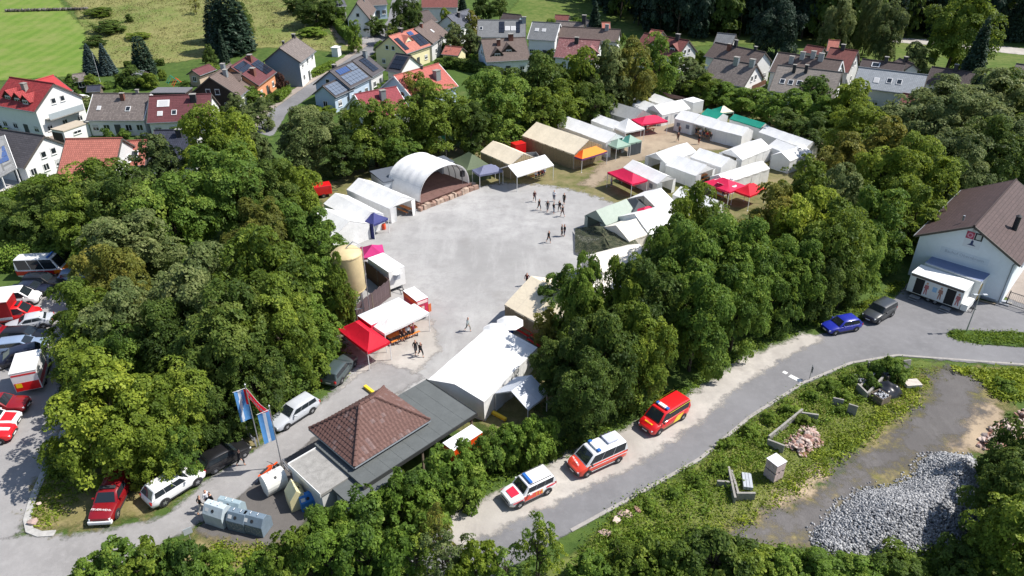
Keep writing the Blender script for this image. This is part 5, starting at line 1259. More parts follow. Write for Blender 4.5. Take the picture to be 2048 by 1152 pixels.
 for p, q in ((A_, B_), (B_, C_), (C_, D_), (D_, A_)):
  b = MB(); b.tube([(p[0], p[1], hz - 0.08), (q[0], q[1], hz - 0.08)], 0.09, 6); b.build('gutter', M_GUT, hroof)
 return o
PAV = pavilion()
def garden_shrubs():
 rnd = random.Random(21); cnt = {}
 base = list(HOUSES)
 for (hx, hy, L, D, ang, label) in base:
  if 'works hall' in label or hx > 200: continue
  for k in range(5):
   a = rnd.uniform(0, 6.28); r = rnd.uniform(0.62, 1.0) * (L + D) / 2 + rnd.uniform(0.5, 2.5)
   x, y = hx + math.cos(a) * r, hy + math.sin(a) * r * 0.9
   ok = True
   for (qx, qy, qL, qD, qa, _l) in base:
    dx, dy = x - qx, y - qy; u = dx * math.cos(qa) + dy * math.sin(qa); w = -dx * math.sin(qa) + dy * math.cos(qa)
    if abs(u) < qL / 2 + 1.0 and abs(w) < qD / 2 + 1.0: ok = False
   if not ok or float(poly_sd(ROAD_W, np.array([x]), np.array([y]))[0]) > -1.2: continue
   n = cnt.get(label, 0); cnt[label] = n + 1
   words = ' '.join(label.split()[:10])
   put_tree('garden_shrub', (x, y, float(hgt(x, y))), rnd.uniform(0.9, 2.2), rnd.uniform(1.3, 3.4), 'small', rnd.choice(['beech', 'maple', 'dark', 'bush', 'grey']), f'{ORD[n]} garden shrub beside the {words}', 'shrub', 'garden shrubs of the village')
ROAD_W = [G2(p) for p in ((505, 262), (545, 215), (610, 172), (690, 120), (735, 88), (775, 42), (785, -5), (850, -30), (832, 20), (800, 62), (757, 100), (700, 140), (640, 178), (575, 225), (545, 275))]
garden_shrubs()
# ================================================================ tents, stage, trailers
C_WHITE = cloth('white', (0.84, 0.84, 0.83), 0.10)
C_GREYW = cloth('grey_white', (0.62, 0.65, 0.70), 0.08)
C_BEIGE = cloth('beige', S(236, 222, 196), 0.08)
C_GREY = cloth('grey', S(150, 152, 152), 0.05)
C_PINK = cloth('crimson_pink', S(222, 38, 84), 0.12)
C_RED = cloth('red', S(222, 24, 50), 0.12)
C_MAG = cloth('magenta', S(196, 52, 120), 0.12)
C_NAVY = cloth('navy', S(62, 66, 122), 0.06)
C_OLIVE = cloth('olive', S(92, 104, 78), 0.05)
C_ARMY = cloth('army_green', S(150, 164, 152), 0.05, 0.5, 0.5)
C_GREEN = cloth('sea_green', S(34, 150, 128), 0.12)
C_GGREEN = cloth('pale_green', S(150, 176, 160), 0.1)
C_TEAL = cloth('teal', S(84, 146, 134), 0.1)
C_ORANGE = cloth('orange', S(238, 150, 50), 0.12)
C_DORANGE = cloth('deep_orange', S(232, 92, 30), 0.12)
C_SLATE = cloth('slate', S(116, 120, 146), 0.06)
C_CHAR = cloth('charcoal', S(74, 80, 84), 0.04)
C_OFFW = cloth('off_white', S(240, 234, 222), 0.1)
def cloth_panel(b, p, q, z0, z1, amp=0.05, waves=7, m=0, seed=0.0):
 """hanging wall from p to q (2D), wavy towards the hem"""
 p, q = Vector(p), Vector(q); d = q - p; n = Vector((-d.y, d.x)).normalized()
 nu = max(4, int(d.length * 2.2))
 def fn(u, v):
  a = amp * (1 - v) * math.sin(u * d.length * 2.3 + seed) + amp * 0.5 * (1 - v) * math.sin(u * d.length * 5.1 + seed * 2)
  s = p + d * u + n * a
  return (s.x, s.y, z0 + (z1 - z0) * v)
 b.grid(fn, nu, 4, m)
def gtent(label, A, B, R, he, m, walls='NFLR', name='marquee', pitch=0.5, bay=2.2, wall_m=None, board=False, group='white frame tents', openend='', windows='', sag=0.05, val=0.18, far=None):
 """ridge tent: long side N faces the surveyed eave, gables L (start) and R (end); letters in walls are closed sides"""
 c, ang, L, D, hr = frame3(A, B, R, he, pitch, 1.0, far)
 o = empty(name, c, ang, label, 'tent', group)
 hd = D / 2
 nb = max(1, round(L / bay)); rnd = random.Random(int(A[0] * 7 + A[1]))
 sd = [rnd.uniform(0, 6) for _ in range(4)]
 b = MB()
 for sy in (-1, 1):
  def fn(u, v, sy=sy):
   x = (u - 0.5) * L; y = sy * hd * v; z = hr + (he - hr) * v
   dip = sag * abs(math.sin(math.pi * u * nb)) * (0.4 + math.sin(math.pi * v)) + 0.015 * math.sin(9 * u + 5 * v + sd[0])
   return (x, y, z - dip)
  b.grid(fn, nb * 4, 4)
  def fv(u, v, sy=sy):
   return ((u - 0.5) * L, sy * (hd + 0.01 + 0.03 * v * math.sin(u * L * 3 + sd[1])), he - val * v - sag * 0.4 * abs(math.sin(math.pi * u * nb)))
  b.grid(fv, nb * 4, 1)
 b.build('roof', m, o, smooth=50)
 for i in range(nb + 1):
  x = (i / nb - 0.5) * (L - 0.12)
  for sy in (-1, 1):
   k = MB(); k.tube([(0, 0, 0), (0, 0, he - 0.03)], 0.045, 6)
   if 'leg%.2f' % he not in _unit: _unit['leg%.2f' % he] = k.mesh('pole', M_WPOLE)
   link('pole', _unit['leg%.2f' % he], o, (x, sy * (hd - 0.06), 0))
  k = MB(); k.tube([(x, -hd + 0.06, he - 0.06), (x, 0, hr - 0.12), (x, hd - 0.06, he - 0.06)], 0.035, 5); k.build('rafter', M_WPOLE, o)
 wm = wall_m or m
 x0, x1, y0 = -L / 2 + 0.03, L / 2 - 0.03, hd - 0.03
 sides = {'N': ((x0, -y0), (x1, -y0)), 'F': ((x1, y0), (x0, y0)), 'R': ((x1, -y0), (x1, y0)), 'L': ((x0, y0), (x0, -y0))}
 for s in walls:
  p, q = sides[s]
  if board and s in 'NLRF':
   n = int((Vector(q) - Vector(p)).length / 0.42)
   for k in range(n):
    u0, u1 = Vector(p).lerp(Vector(q), (k + 0.04) / n), Vector(p).lerp(Vector(q), (k + 0.96) / n)
    w = MB(); cc = (u0 + u1) / 2; dd = u1 - u0
    zt = he - 0.03
    if s in 'LR': zt = he + (hr - he) * (1 - abs(cc.y) / hd) - 0.15
    w.cbox((cc.x, cc.y, zt / 2 + rnd.uniform(-0.02, 0)), (dd.length, 0.05 + 0.03 * (k % 2), zt), math.atan2(dd.y, dd.x))
    w.build('board', wm, o)
   continue
  w = MB(); cloth_panel(w, p, q, 0.02, he - 0.02, 0.05, 7, 0, sd[2])
  if s in 'LR':
   xx = p[0]
   w.poly([(xx, -y0, he - 0.02), (xx, y0, he - 0.02), (xx, 0, hr - 0.06)])
  wl = w.build('wall', wm, o, smooth=60)
 for s in openend:            # gable triangle above an opening, flaps tied back at both posts
  p, q = sides[s]; xx = p[0]
  w = MB(); w.poly([(xx, -y0, he), (xx, -y0 * 0.55, he + 0.1), (xx, y0 * 0.55, he + 0.1), (xx, y0, he), (xx, 0, hr - 0.06)]); w.build('gable', wm, o)
  for sy in (-1, 1):
   w = MB(); cloth_panel(w, (xx, sy * y0), (xx + (0.25 if s == 'R' else -0.25), sy * y0 * 0.6), 0.02, he + 0.1, 0.1, 5, 0, sd[3]); w.build('flap', wm, o, smooth=60)
 for i in range(len(windows)):
  s = windows[i]; p, q = map(Vector, sides[s]); d = (q - p); n = Vector((d.y, -d.x)).normalized()
  cnt = max(2, int(d.length / 2.4))
  for k in range(cnt):
   cc = p + d * (k + 0.5) / cnt + n * 0.07
   w = MB(); w.cbox((cc.x, cc.y, 1.35), (0.7, 0.02, 0.7), math.atan2(d.y, d.x)); w.build('window', mat('tent_window', S(120, 128, 140), 0.3, 0.1), o)
 return o
def popup(label, A, B, C, he, m, name='pop_up_canopy', rise=0.85, group='pop-up canopies', val=0.28, walls='', wall_m=None, val_m=None, mats=None, logo=None, legs=True, ridge=None):
 """folding canopy from three surveyed corners A-B-C (B the corner between)"""
 a, b_, c_ = G2(A, he), G2(B, he), G2(C, he)
 ex = (b_ - a); L = ex.length; ex.normalize(); ey = Vector((-ex.y, ex.x))
 w = (c_ - b_).dot(ey); W = abs(w)
 cc = (a + b_) / 2 + ey * w / 2
 ang = math.atan2(ex.y, ex.x)
 o = empty(name, (cc.x, cc.y, float(hgt(cc.x, cc.y))), ang, label, 'canopy', group)
 hl, hw = L / 2, W / 2
 rl = max(0.0, (L - W) / 2) * 0.9; rw = max(0.0, (W - L) / 2) * 0.9
 if ridge: rl = ridge
 hr = he + rise
 P = [(-hl, -hw), (hl, -hw), (hl, hw), (-hl, hw)]
 T = [(-rl, -rw), (rl, -rw), (rl, rw), (-rl, rw)]
 mats = mats or [m, m, m, m]
 ml = list(dict.fromkeys(mats))
 k = MB()
 for i in range(4):
  p0, p1, t0, t1 = map(Vector, (P[i], P[(i + 1) % 4], T[i], T[(i + 1) % 4]))
  def fn(u, v):
   lo = p0.lerp(p1, u); hi = t0.lerp(t1, u); q = lo.lerp(hi, v)
   return (q.x, q.y, he + rise * (v ** 1.25) - 0.05 * math.sin(math.pi * u) * (1 - v))
  k.grid(fn, 8, 6, ml.index(mats[i]))
 k.build('roof', ml, o, smooth=35)
 k = MB()
 for i in range(4):
  p0, p1 = Vector(P[i]), Vector(P[(i + 1) % 4]); d = (p1 - p0); n = Vector((d.y, -d.x)).normalized()
  def fv(u, v):
   q = p0.lerp(p1, u) + n * (0.012 + 0.02 * v * math.sin(u * 17 + i))
   return (q.x, q.y, he - 0.05 * math.sin(math.pi * u) - val * v)
  k.grid(fv, 10, 2)
 k.build('valance', val_m or m, o, smooth=60)
 if legs:
  for x, y in P:
   kk = 'plg%.2f' % he
   if kk not in _unit:
    q = MB(); q.box(-0.03, 0.03, -0.03, 0.03, 0, he - 0.02); q.box(-0.09, 0.09, -0.09, 0.09, 0, 0.02); _unit[kk] = q.mesh('leg', M_WPOLE)
   link('leg', _unit[kk], o, (x * 0.985, y * 0.985, 0))
  for i in range(4):
   p0, p1 = Vector(P[i]) * 0.98, Vector(P[(i + 1) % 4]) * 0.98
   q = MB(); q.tube([(*p0, he - 0.35), (*p0.lerp(p1, 0.5), he - 0.1), (*p1, he - 0.35)], 0.018, 4); q.build('scissor_bar', M_STEEL, o)
 for s in walls:
  i = 'NRFL'.index(s); p0, p1 = P[i], P[(i + 1) % 4]
  q = MB(); cloth_panel(q, p0, p1, 0.02, he - 0.05, 0.06, 5, 0, i); q.build('wall', wall_m or m, o, smooth=60)
 if logo:
  for i, (lm, txt) in enumerate(logo):
   pass
 return o, L, W, hr
gtent('long beige marquee with vertical board walls beside the red container', (1044, 271), (1148, 309), (1074, 244), 2.6, C_BEIGE, 'NLFR', 'wooden_marquee', 0.5, 3.0, mat('pale_boards', S(146, 132, 104), 0.85, 0.25, 5), True, 'beige marquees with board walls')
gtent('long white marquee behind the beige one', (1115, 250), (1212, 286), (1140, 234), 2.6, C_WHITE, 'NFL', 'marquee', 0.5, 3.0, openend='R')
gtent('white tent behind the white peaked canopy', (1182, 241), (1226, 257), (1198, 229), 2.3, C_WHITE, 'NFLR')
gtent('grey tent among the white ones at the tree row', (1207, 224), (1266, 241), (1232, 205), 2.2, C_GREY, 'NFLR', wall_m=C_GREY, group='odd coloured tents')
gtent('white tent right of the grey tent', (1250, 206), (1290, 222), (1267, 192), 2.2, C_WHITE, 'NFLR')
gtent('farthest white tent beside the dark tarpaulin', (1294, 199), (1330, 212), (1310, 187), 2.2, C_WHITE, 'NFLR')
gtent('white tent with dark windows beside the crimson canopy', (1324, 230), (1381, 217), (1312, 210), 2.2, C_WHITE, 'NFR', windows='N', openend='L')
gtent('small beige marquee with board walls beside the olive tent', (961, 303), (1021, 330), (988, 282), 2.4, C_BEIGE, 'NLFR', 'wooden_marquee', 0.5, 3.0, mat('pale_boards', S(146, 132, 104), 0.85, 0.25, 5), True, 'beige marquees with board walls')
gtent('open white gable canopy on poles at the edge of the gravel', (1034, 353), (1108, 330), (1090, 309), 2.5, C_WHITE, '', 'open_canopy', 0.5, 6.0)
gtent('long white tent with an open bay of people under orange panels', (1349, 237), (1386, 246), (1366, 220), 2.3, C_WHITE, 'NFL', windows='N', openend='R')
gtent('white tent bay standing open towards the dirt square', (1386, 246), (1424, 257), (1402, 229), 2.3, C_WHITE, 'F')
gtent('white tent with closed wall right of the open bay', (1424, 257), (1484, 272), (1440, 241), 2.3, C_WHITE, 'NFLR')
gtent('sea green roofed tent behind the long white one', (1402, 228), (1434, 238), (1423, 219), 2.3, C_GREEN, 'NFLR', wall_m=C_WHITE, group='green roofed tents')
gtent('long sea green roofed tent beside the hedge', (1459, 237), (1521, 256), (1467, 227), 2.3, C_GREEN, 'NFLR', wall_m=C_WHITE, group='green roofed tents')
gtent('long white tent at the edge of the shrubs', (1517, 264), (1610, 297), (1536, 252), 2.3, C_WHITE, 'NFLR')
gtent('white tent crossing in front of the long one by the shrubs', (1535, 292), (1580, 310), (1572, 285), 2.2, C_WHITE, 'NFLR')
gtent('white tent half hidden under the yellow green trees', (1580, 322), (1625, 305), (1592, 295), 2.2, C_WHITE, 'NFLR')
gtent('white tent with open left gable in front of the dirt square', (1331, 326), (1393, 303), (1376, 284), 2.2, C_WHITE, 'NFR', openend='L')
gtent('white tent with orange benches showing in its right gable', (1331, 330), (1392, 352), (1368, 314), 2.1, C_WHITE, 'NFL', openend='R')
gtent('white tent with pinched right gable in the middle of the block', (1381, 314), (1442, 335), (1404, 297), 2.1, C_WHITE, 'NFLR')
gtent('big white tent with black triangular opening', (1484, 320), (1543, 296), (1462, 300), 2.2, C_WHITE, 'NFR', openend='L')
gtent('big white tent behind the crimson canopy with round emblems', (1452, 366), (1540, 337), (1524, 322), 2.2, C_WHITE, 'NFLR')
gtent('white tent behind the crimson open shelter', (1246, 335), (1315, 368), (1265, 319), 2.1, C_WHITE, 'NFL', windows='N', openend='R')
gtent('white tent beside the dark emblem canopy', (1318, 421), (1352, 405), (1276, 396), 2.2, C_WHITE, 'NFR', openend='')
gtent('white tent in front of the crimson emblem canopy', (1345, 389), (1420, 418), (1365, 374), 2.1, C_WHITE, 'NFLR')
gtent('wide white tent under the tree crown beside the army tent', (1300, 470), (1400, 440), (1370, 400), 2.2, C_WHITE, 'NFLR')
gtent('off white tent touching the camouflage net', (1258, 482), (1345, 450), (1320, 420), 2.2, C_OFFW, 'NFLR')
gtent('off white tent under the trees below the camouflage net', (1205, 545), (1300, 520), (1270, 490), 2.2, C_OFFW, 'NFLR')
gtent('white tent glimpsed between the tree crowns', (1180, 600), (1260, 570), (1240, 545), 2.2, C_OFFW, 'NFLR')
gtent('large beige marquee with striped board wall above the white parasols', (1009, 609), (1115, 668), (1071, 556), 2.4, C_BEIGE, 'NLFR', 'wooden_marquee', 0.5, 3.0, mat('pale_boards', S(146, 132, 104), 0.85, 0.25, 5), True, 'beige marquees with board walls')
gtent('white tent left of the arched stage with its flap open', (693, 379), (780, 418), (717, 356), 2.2, C_WHITE, 'NFL', openend='R')
gtent('white tent behind the navy canopy', (647, 407), (718, 446), (671, 386), 2.2, C_WHITE, 'NFLR')
gtent('white tent behind the tan silo', (608, 450), (664, 478), (720, 451), 2.2, C_WHITE, 'NFLR')
gtent('largest white marquee joined to the pavilion roof', (856, 759), (970, 659), (1001, 660), 2.3, C_WHITE, 'NFR', 'marquee', 0.22, 2.8, far=(942, 829), sag=0.1)
gtent('blue white entrance tent in the shade beside the pavilion', (1056, 820), (1096, 786), (1020, 784), 2.1, C_GREYW, 'F', openend='', pitch=0.62, group='odd coloured tents')
gtent('pale green army tent with dark open gable', (1212, 451), (1273, 427), (1249, 399), 1.9, C_ARMY, 'NF', 'army_tent', 0.75, 2.5, group='odd coloured tents', openend='L')
def camo():
 px = [((1150, 456), 0.5), ((1188, 452), 2.2), ((1212, 453), 2.3), ((1250, 455), 2.4), ((1292, 505), 1.8), ((1240, 528), 2.3), ((1200, 505), 1.4), ((1150, 505), 0.3)]
 P = [Vector((*G2(p, z), z)) for p, z in px]
 c = sum(P, Vector((0, 0, 0))) / len(P); c0 = Vector((c.x, c.y, 0))
 o = empty('camouflage_net', c0, 0, 'dark green camouflage net stretched in front of the army tent', 'net')
 rng = np.random.default_rng(3)
 Q = [p - c0 for p in P]; cc = c - c0 + Vector((0, 0, 0.5))
 b = MB(); n = len(Q); R = 7
 def pt(i, r):
  e = Q[i // 3].lerp(Q[(i // 3 + 1) % n], (i % 3) / 3); f = r / R
  p = cc.lerp(e, f); p.z += 0.25 * math.sin(i * 1.7 + r * 1.3) * (1 - f) * f * 4 * 0.4
  return p
 N = n * 3
 for r in range(1, R):
  for i in range(N):
   b.quad(pt(i, r), pt((i + 1) % N, r), pt((i + 1) % N, r + 1), pt(i, r + 1))
 for i in range(N): b.poly([cc, pt(i, 1), pt((i + 1) % N, 1)])
 t = NT('camouflage'); co = t.coord()
 f = t.noise(1.6, 5, 0.7, co); col = t.ramp(f, [(0.35, (0.03, 0.04, 0.025)), (0.5, (0.07, 0.08, 0.045)), (0.6, (0.12, 0.12, 0.075)), (0.7, (0.05, 0.035, 0.022))])
 t.base(col); t.rough(0.9, 0.1); t.bump(t.noise(12, 4, 0.8, co), 0.8, 0.1)
 k = t.math('GREATER_THAN', t.noise(16, 3, 0.7, co), 0.42); tr = t.new('ShaderNodeBsdfTransparent'); mx = t.new('ShaderNodeMixShader')
 t.l(k, mx.inputs[0]); t.l(tr.outputs[0], mx.inputs[1]); t.l(t.p.outputs[0], mx.inputs[2]); t.l(mx.outputs[0], t.out.inputs[0])
 b.build('net', t.mat, o)
 for q in Q[1:5]:
  k = MB(); k.tube([(q.x, q.y, 0), (q.x, q.y, q.z)], 0.03, 5); k.build('pole', M_WOOD, o)
camo()
popup('olive green square tent behind the grey canopy', (902, 319), (933, 341), (980, 330), 2.2, C_OLIVE, 'peaked_tent', 1.6, 'odd coloured tents', 0.3, 'NRFL', C_OLIVE)
popup('grey canopy over picnic benches beside the stage', (944, 339), (959, 350), (1004, 339), 2.3, C_SLATE)
popup('orange canopy in front of the beige board marquee', (1141, 309), (1164, 318), (1210, 300), 2.3, C_ORANGE, mats=[C_DORANGE, C_ORANGE, C_ORANGE, C_ORANGE], val_m=cloth('violet', S(120, 70, 120), 0.1))
popup('pale green canopy nearer the orange one', (1210, 286), (1233, 296), (1257, 287), 2.3, C_GGREEN, mats=[C_GGREEN, C_GGREEN, C_TEAL, C_GGREEN])
popup('pale green canopy with dark side wall at the dirt square', (1235, 277), (1257, 287), (1279, 279), 2.3, C_GGREEN, mats=[C_TEAL, C_GGREEN, C_GGREEN, C_TEAL], walls='R', wall_m=C_CHAR)
popup('white high peaked canopy beside the crimson one', (1220, 250), (1251, 264), (1282, 253), 2.4, C_WHITE, rise=1.5)
popup('crimson canopy beside the white tent with windows', (1263, 238), (1283, 249), (1327, 237), 2.4, C_PINK)
popup('crimson open shelter casting a dark shadow on the grass', (1215, 344), (1264, 368), (1290, 357), 2.5, C_PINK)
popup('dark canopy with round pink emblem beside the army tent', (1245, 402), (1266, 424), (1290, 408), 2.3, C_CHAR)
popup('small crimson canopy squeezed between white tents', (1262, 420), (1285, 434), (1316, 420), 2.2, C_PINK, rise=0.7)
CR = popup('crimson canopy with round white emblems', (1408, 364), (1459, 384), (1484, 368), 2.4, C_PINK)
popup('second crimson canopy half hidden by the yellow green tree', (1466, 380), (1500, 392), (1530, 376), 2.3, C_RED)
popup('beige and green canopy in front of the hedge', (1424, 218), (1440, 226), (1460, 219), 2.4, C_GGREEN, mats=[C_GREEN, C_BEIGE, C_GREEN, C_BEIGE])
popup('navy canopy with one windowed side wall', (720, 438), (747, 449), (779, 437), 2.2, C_NAVY, walls='N')
popup('magenta canopy behind the white box trailer', (720, 494), (724, 516), (768, 503), 2.3, C_MAG)
popup('bright red canopy at the driveway corner', (675, 658), (735, 704), (780, 683), 2.3, C_RED, rise=1.0)
popup('white counter canopy beside the red one', (740, 647), (769, 667), (857, 624), 2.4, C_WHITE, rise=0.55)
def emblems():
 o, L, W, hr = CR
 for sx, sy, f in ((0, -1, 0.42), (1, 0, 0.42), (0, 1, 0.42), (-1, 0, 0.42)):
  d = (W / 2 if sy else L / 2)
  x, y = sx * d * (1 - f), sy * d * (1 - f); z = 2.4 + 0.85 * f ** 1.25 + 0.03
  an = math.atan2(0.85, d)
  b = MB(); ring = [(0.55 * math.cos(a), 0.55 * math.sin(a), 0) for a in np.linspace(0, 2 * math.pi, 20, endpoint=False)]
  b.poly(ring); e = b.build('emblem', mat('emblem_white', (0.7, 0.7, 0.7), 0.7, 0), o, loc=(x, y, z))
  e.rotation_euler = (-an * sy * -1 if sy else 0, -an * sx * -1 if sx else 0, 0)
  for px_, pz in ((-0.12, 0.14), (0.16, 0.14), (-0.08, -0.16), (0.14, -0.16)):
   k = MB(); k.box(px_ - 0.09, px_ + 0.09, pz - 0.1, pz + 0.1, 0.004, 0.012); k.build('emblem_mark', M_PLASTIC, e)
emblems()
def disc_logo():
 pass
def stage():
 fl, fr, bl = G2((836, 404), 0.9), G2((936, 366), 0.9), G2((787, 374), 0.9)
 ex = (fr - fl); W = ex.length; ex.normalize(); ey = Vector((-ex.y, ex.x)); D = (bl - fl).dot(ey)
 c = (fl + fr) / 2 + ey * D / 2; ang = math.atan2(ex.y, ex.x)
 o = empty('arched_stage', (c.x, c.y, 0), ang, 'white arched stage tent on a platform edged with sandstone blocks', 'stage')
 zf = 0.95
 dk = mat('stage_floor', S(112, 84, 78), 0.8, 0.2, 1.5)
 nx, ny = 6, 4
 for i in range(nx):
  for j in range(ny):
   b = MB(); b.box(-W / 2 + W * i / nx + 0.012, -W / 2 + W * (i + 1) / nx - 0.012, -D / 2 - 0.7 + (D + 0.7) * j / ny + 0.012, -D / 2 - 0.7 + (D + 0.7) * (j + 1) / ny - 0.012, zf - 0.1, zf + 0.006 * ((i * 3 + j) % 3)); b.build('deck_panel', dk, o)
 b = MB(); b.box(-W / 2 - 0.3, W / 2 + 0.3, -D / 2 - 0.6, D / 2 + 0.3, -0.2, zf - 0.105); b.build('platform', mat('sandstone_dark', S(120, 88, 76), 0.9, 0.25, 2), o)
 H = 4.1; r = W / 2
 def arch(u, y):
  a = math.pi * (1 - u)
  return (r * 1.0 * math.copysign(abs(math.cos(a)) ** 0.85, math.cos(a)), y, zf + H * math.sin(a) ** 0.9)
 b = MB(); nb = 5
 def fn(u, v):
  p = arch(u, -D / 2 - 0.3 + (D + 0.3) * v); k = 1 - 0.022 * abs(math.sin(math.pi * v * nb)) * math.sin(math.pi * u)
  w = 0.03 * math.sin(v * 21 + 3 * math.sin(u * 9)) * (1 if u < 0.35 or u > 0.65 else 0.3)
  return (p[0] * k + w, p[1], zf + (p[2] - zf) * k)
 b.grid(fn, 28, nb * 4); b.build('awning', C_WHITE, o, smooth=60)
 b = MB(); b.poly([arch(i / 20, D / 2 - 0.05) for i in range(21)]); b.build('back_wall', cloth('mesh_grey', S(176, 178, 182), 0.3), o)
 for j in range(nb + 1):
  y = -D / 2 - 0.28 + (D + 0.26) * j / nb
  b = MB(); b.tube([tuple(np.array(arch(i / 20, y)) * np.array([0.975, 1, 1]) - np.array([0, 0, 0.06])) for i in range(21)], 0.045, 6); b.build('hoop', M_PLASTIC if j else M_WPOLE, o)
 for u in (0.2, 0.8):
  b = MB(); p = arch(u, 0); b.tube([(p[0] * 0.96, -D / 2, p[2] - 0.1), (p[0] * 0.96, D / 2, p[2] - 0.1)], 0.03, 5); b.build('purlin', M_PLASTIC, o)
 st = [mat('sandstone_block', S(178, 156, 140), 0.9, 0.3, 2.5, bump=0.5), mat('sandstone_block_red', S(158, 130, 116), 0.9, 0.3, 2.5, bump=0.5)]
 rnd = random.Random(4); x = -W / 2 - 0.7
 while x < W / 2 + 0.5:
  w = rnd.uniform(0.5, 1.1); h = rnd.uniform(0.55, 0.85); d = rnd.uniform(0.5, 0.8)
  b = MB(); pts = []
  for z in (0, h):
   for px_, py_ in ((0, 0), (w * 0.94, 0), (w * 0.94, d), (0, d)):
    pts.append((x + px_ + rnd.uniform(-0.07, 0.07), -D / 2 - 1.35 + py_ + rnd.uniform(-0.1, 0.1), z + (rnd.uniform(-0.1, 0.1) if z else -0.05)))
  b.hexa(pts); b.build('stone_block', rnd.choice(st), o, bevel=0.07); x += w
 for k in range(7):
  y = -D / 2 - 0.9 + k * 0.55; xx = W / 2 + 0.45 + 0.3 * math.sin(k)
  b = MB(); pts = []
  for z in (0, rnd.uniform(0.5, 0.9)):
   for px_, py_ in ((-0.3, -0.3), (0.3, -0.3), (0.3, 0.3), (-0.3, 0.3)): pts.append((xx + px_ + rnd.uniform(-0.1, 0.1), y + py_ + rnd.uniform(-0.08, 0.08), z))
  b.hexa(pts); b.build('stone_block', rnd.choice(st), o, bevel=0.07)
 sp = empty('loudspeaker', o.matrix_basis @ Vector((W / 2 - 0.9, -D / 2 + 0.2, zf)), ang, 'black loudspeaker on a stand at the front of the arched stage', 'loudspeaker')
 b = MB(); b.tube([(0, 0, 0.02), (0, 0, 1.2)], 0.03, 6); b.build('stand', M_STEEL, sp)
 b = MB(); b.box(-0.3, 0.3, -0.25, 0.25, 1.2, 2.1); b.build('cabinet', M_PLASTIC, sp, bevel=0.04)
 b = MB(); b.box(-0.25, 0.25, -0.27, -0.253, 1.25, 2.05); b.build('grille', mat('speaker_grille', (0.05, 0.05, 0.055), 0.7, 0.2, 9), sp)
 return o
bpy.context.view_layer.update()
stage()
flat_box('stage_container', 'grey container shed behind the left side of the stage', [(744, 346), (772, 366), (836, 346), (806, 323)], 2.6, mat('pale_container', S(190, 196, 202), 0.6, 0.08), mat('container_roof', S(92, 98, 108), 0.7, 0.12), 'container')
flat_box('stage_container', 'grey container roof showing right of the stage arch', [(866, 318), (886, 330), (906, 322), (884, 309)], 2.6, mat('pale_container', S(190, 196, 202), 0.6, 0.08), mat('container_roof', S(92, 98, 108), 0.7, 0.12), 'container')
def container(name, label, px, h, m, roof_m, cat, z=0.0):
 o, L, W, r = flat_box(name, label, px, h, m, roof_m, cat, z, None, 0.03, 0.1)
 for i in range(int(L / 0.5)):
  b = MB(); x = -L / 2 + 0.3 + i * 0.5
  b.box(x - 0.07, x + 0.07, -W / 2 - 0.01, -W / 2 + 0.028, z + 0.15, z + h - 0.2); b.build('rib', m, o)
 return o, L, W
container('waste_container', 'bright red steel container between the beige marquees', [(1021, 285), (1031, 290), (1053, 286), (1042, 280)], 2.3, paint('container_red', S(208, 26, 30)), paint('container_red', S(208, 26, 30)), 'container')
def skip():
 P = [G2(p, 1.2) for p in ((1046, 306), (1058, 315), (1082, 312), (1070, 304))]
 c = sum(P, Vector((0, 0))) / 4; ex = (P[3] - P[0]); L = ex.length; W = (P[1] - P[0]).length; ang = math.atan2(ex.y, ex.x)
 o = empty('skip', (c.x, c.y, 0), ang, 'open grey steel skip beside the red container', 'skip')
 m = mat('skip_grey', S(150, 152, 152), 0.6, 0.15, 2)
 hl, hw = L / 2, max(0.9, W / 2)
 for nm, bx in (('side', (-hl, hl, -hw, -hw + 0.06)), ('side', (-hl, hl, hw - 0.06, hw)), ('end', (-hl, -hl + 0.06, -hw + 0.063, hw - 0.063)), ('end', (hl - 0.06, hl, -hw + 0.063, hw - 0.063))):
  b = MB(); b.box(*bx, 0.05, 1.2); b.build(nm, m, o)
 b = MB(); b.box(-hl + 0.065, hl - 0.065, -hw + 0.065, hw - 0.065, 0.05, 0.4); b.build('contents', mat('rubbish', (0.3, 0.28, 0.25), 0.9, 0.4, 6), o)
skip()
def wheel_mesh(r=0.33, w=0.2):
 k = ('whl', r, w)
 if k not in _unit:
  b = MB(); n = 16
  prof = [(-w / 2, r * 0.55), (-w / 2, r * 0.92), (-w * 0.36, r), (w * 0.36, r), (w / 2, r * 0.92), (w / 2, r * 0.55)]
  b.loft([[(rr * math.cos(2 * math.pi * j / n), y, rr * math.sin(2 * math.pi * j / n)) for y, rr in prof] for j in range(n + 1)], closed=False, cap=False)
  rm = MB(); nsp = 5
  for s in (-1, 1):
   rm.poly([(r * 0.3 * math.cos(a), s * w * 0.42, r * 0.3 * math.sin(a)) for a in np.linspace(0, 2 * math.pi, 10, endpoint=False)])
   for q in range(nsp):
    a = 2 * math.pi * q / nsp
    pts = [(r * f * math.cos(a + d), s * w * 0.44, r * f * math.sin(a + d)) for f, d in ((0.2, -0.5), (0.64, -0.22), (0.64, 0.22), (0.2, 0.5))]
    rm.poly(pts)
  dk = MB()
  rm.tube([(0, -w * 0.3, 0), (0, w * 0.3, 0)], r * 0.56, 14, 1)
  _unit[k] = (b.mesh('wheel', M_TYRE, 40), rm.mesh('rim', [M_RIM, M_PLASTIC]))
 return _unit[k]
def add_wheel(parent, x, y, r=0.33, w=0.2):
 t, rm = wheel_mesh(r, w)
 o = link('wheel', t, parent, (x, y, r)); link('rim', rm, o); return o
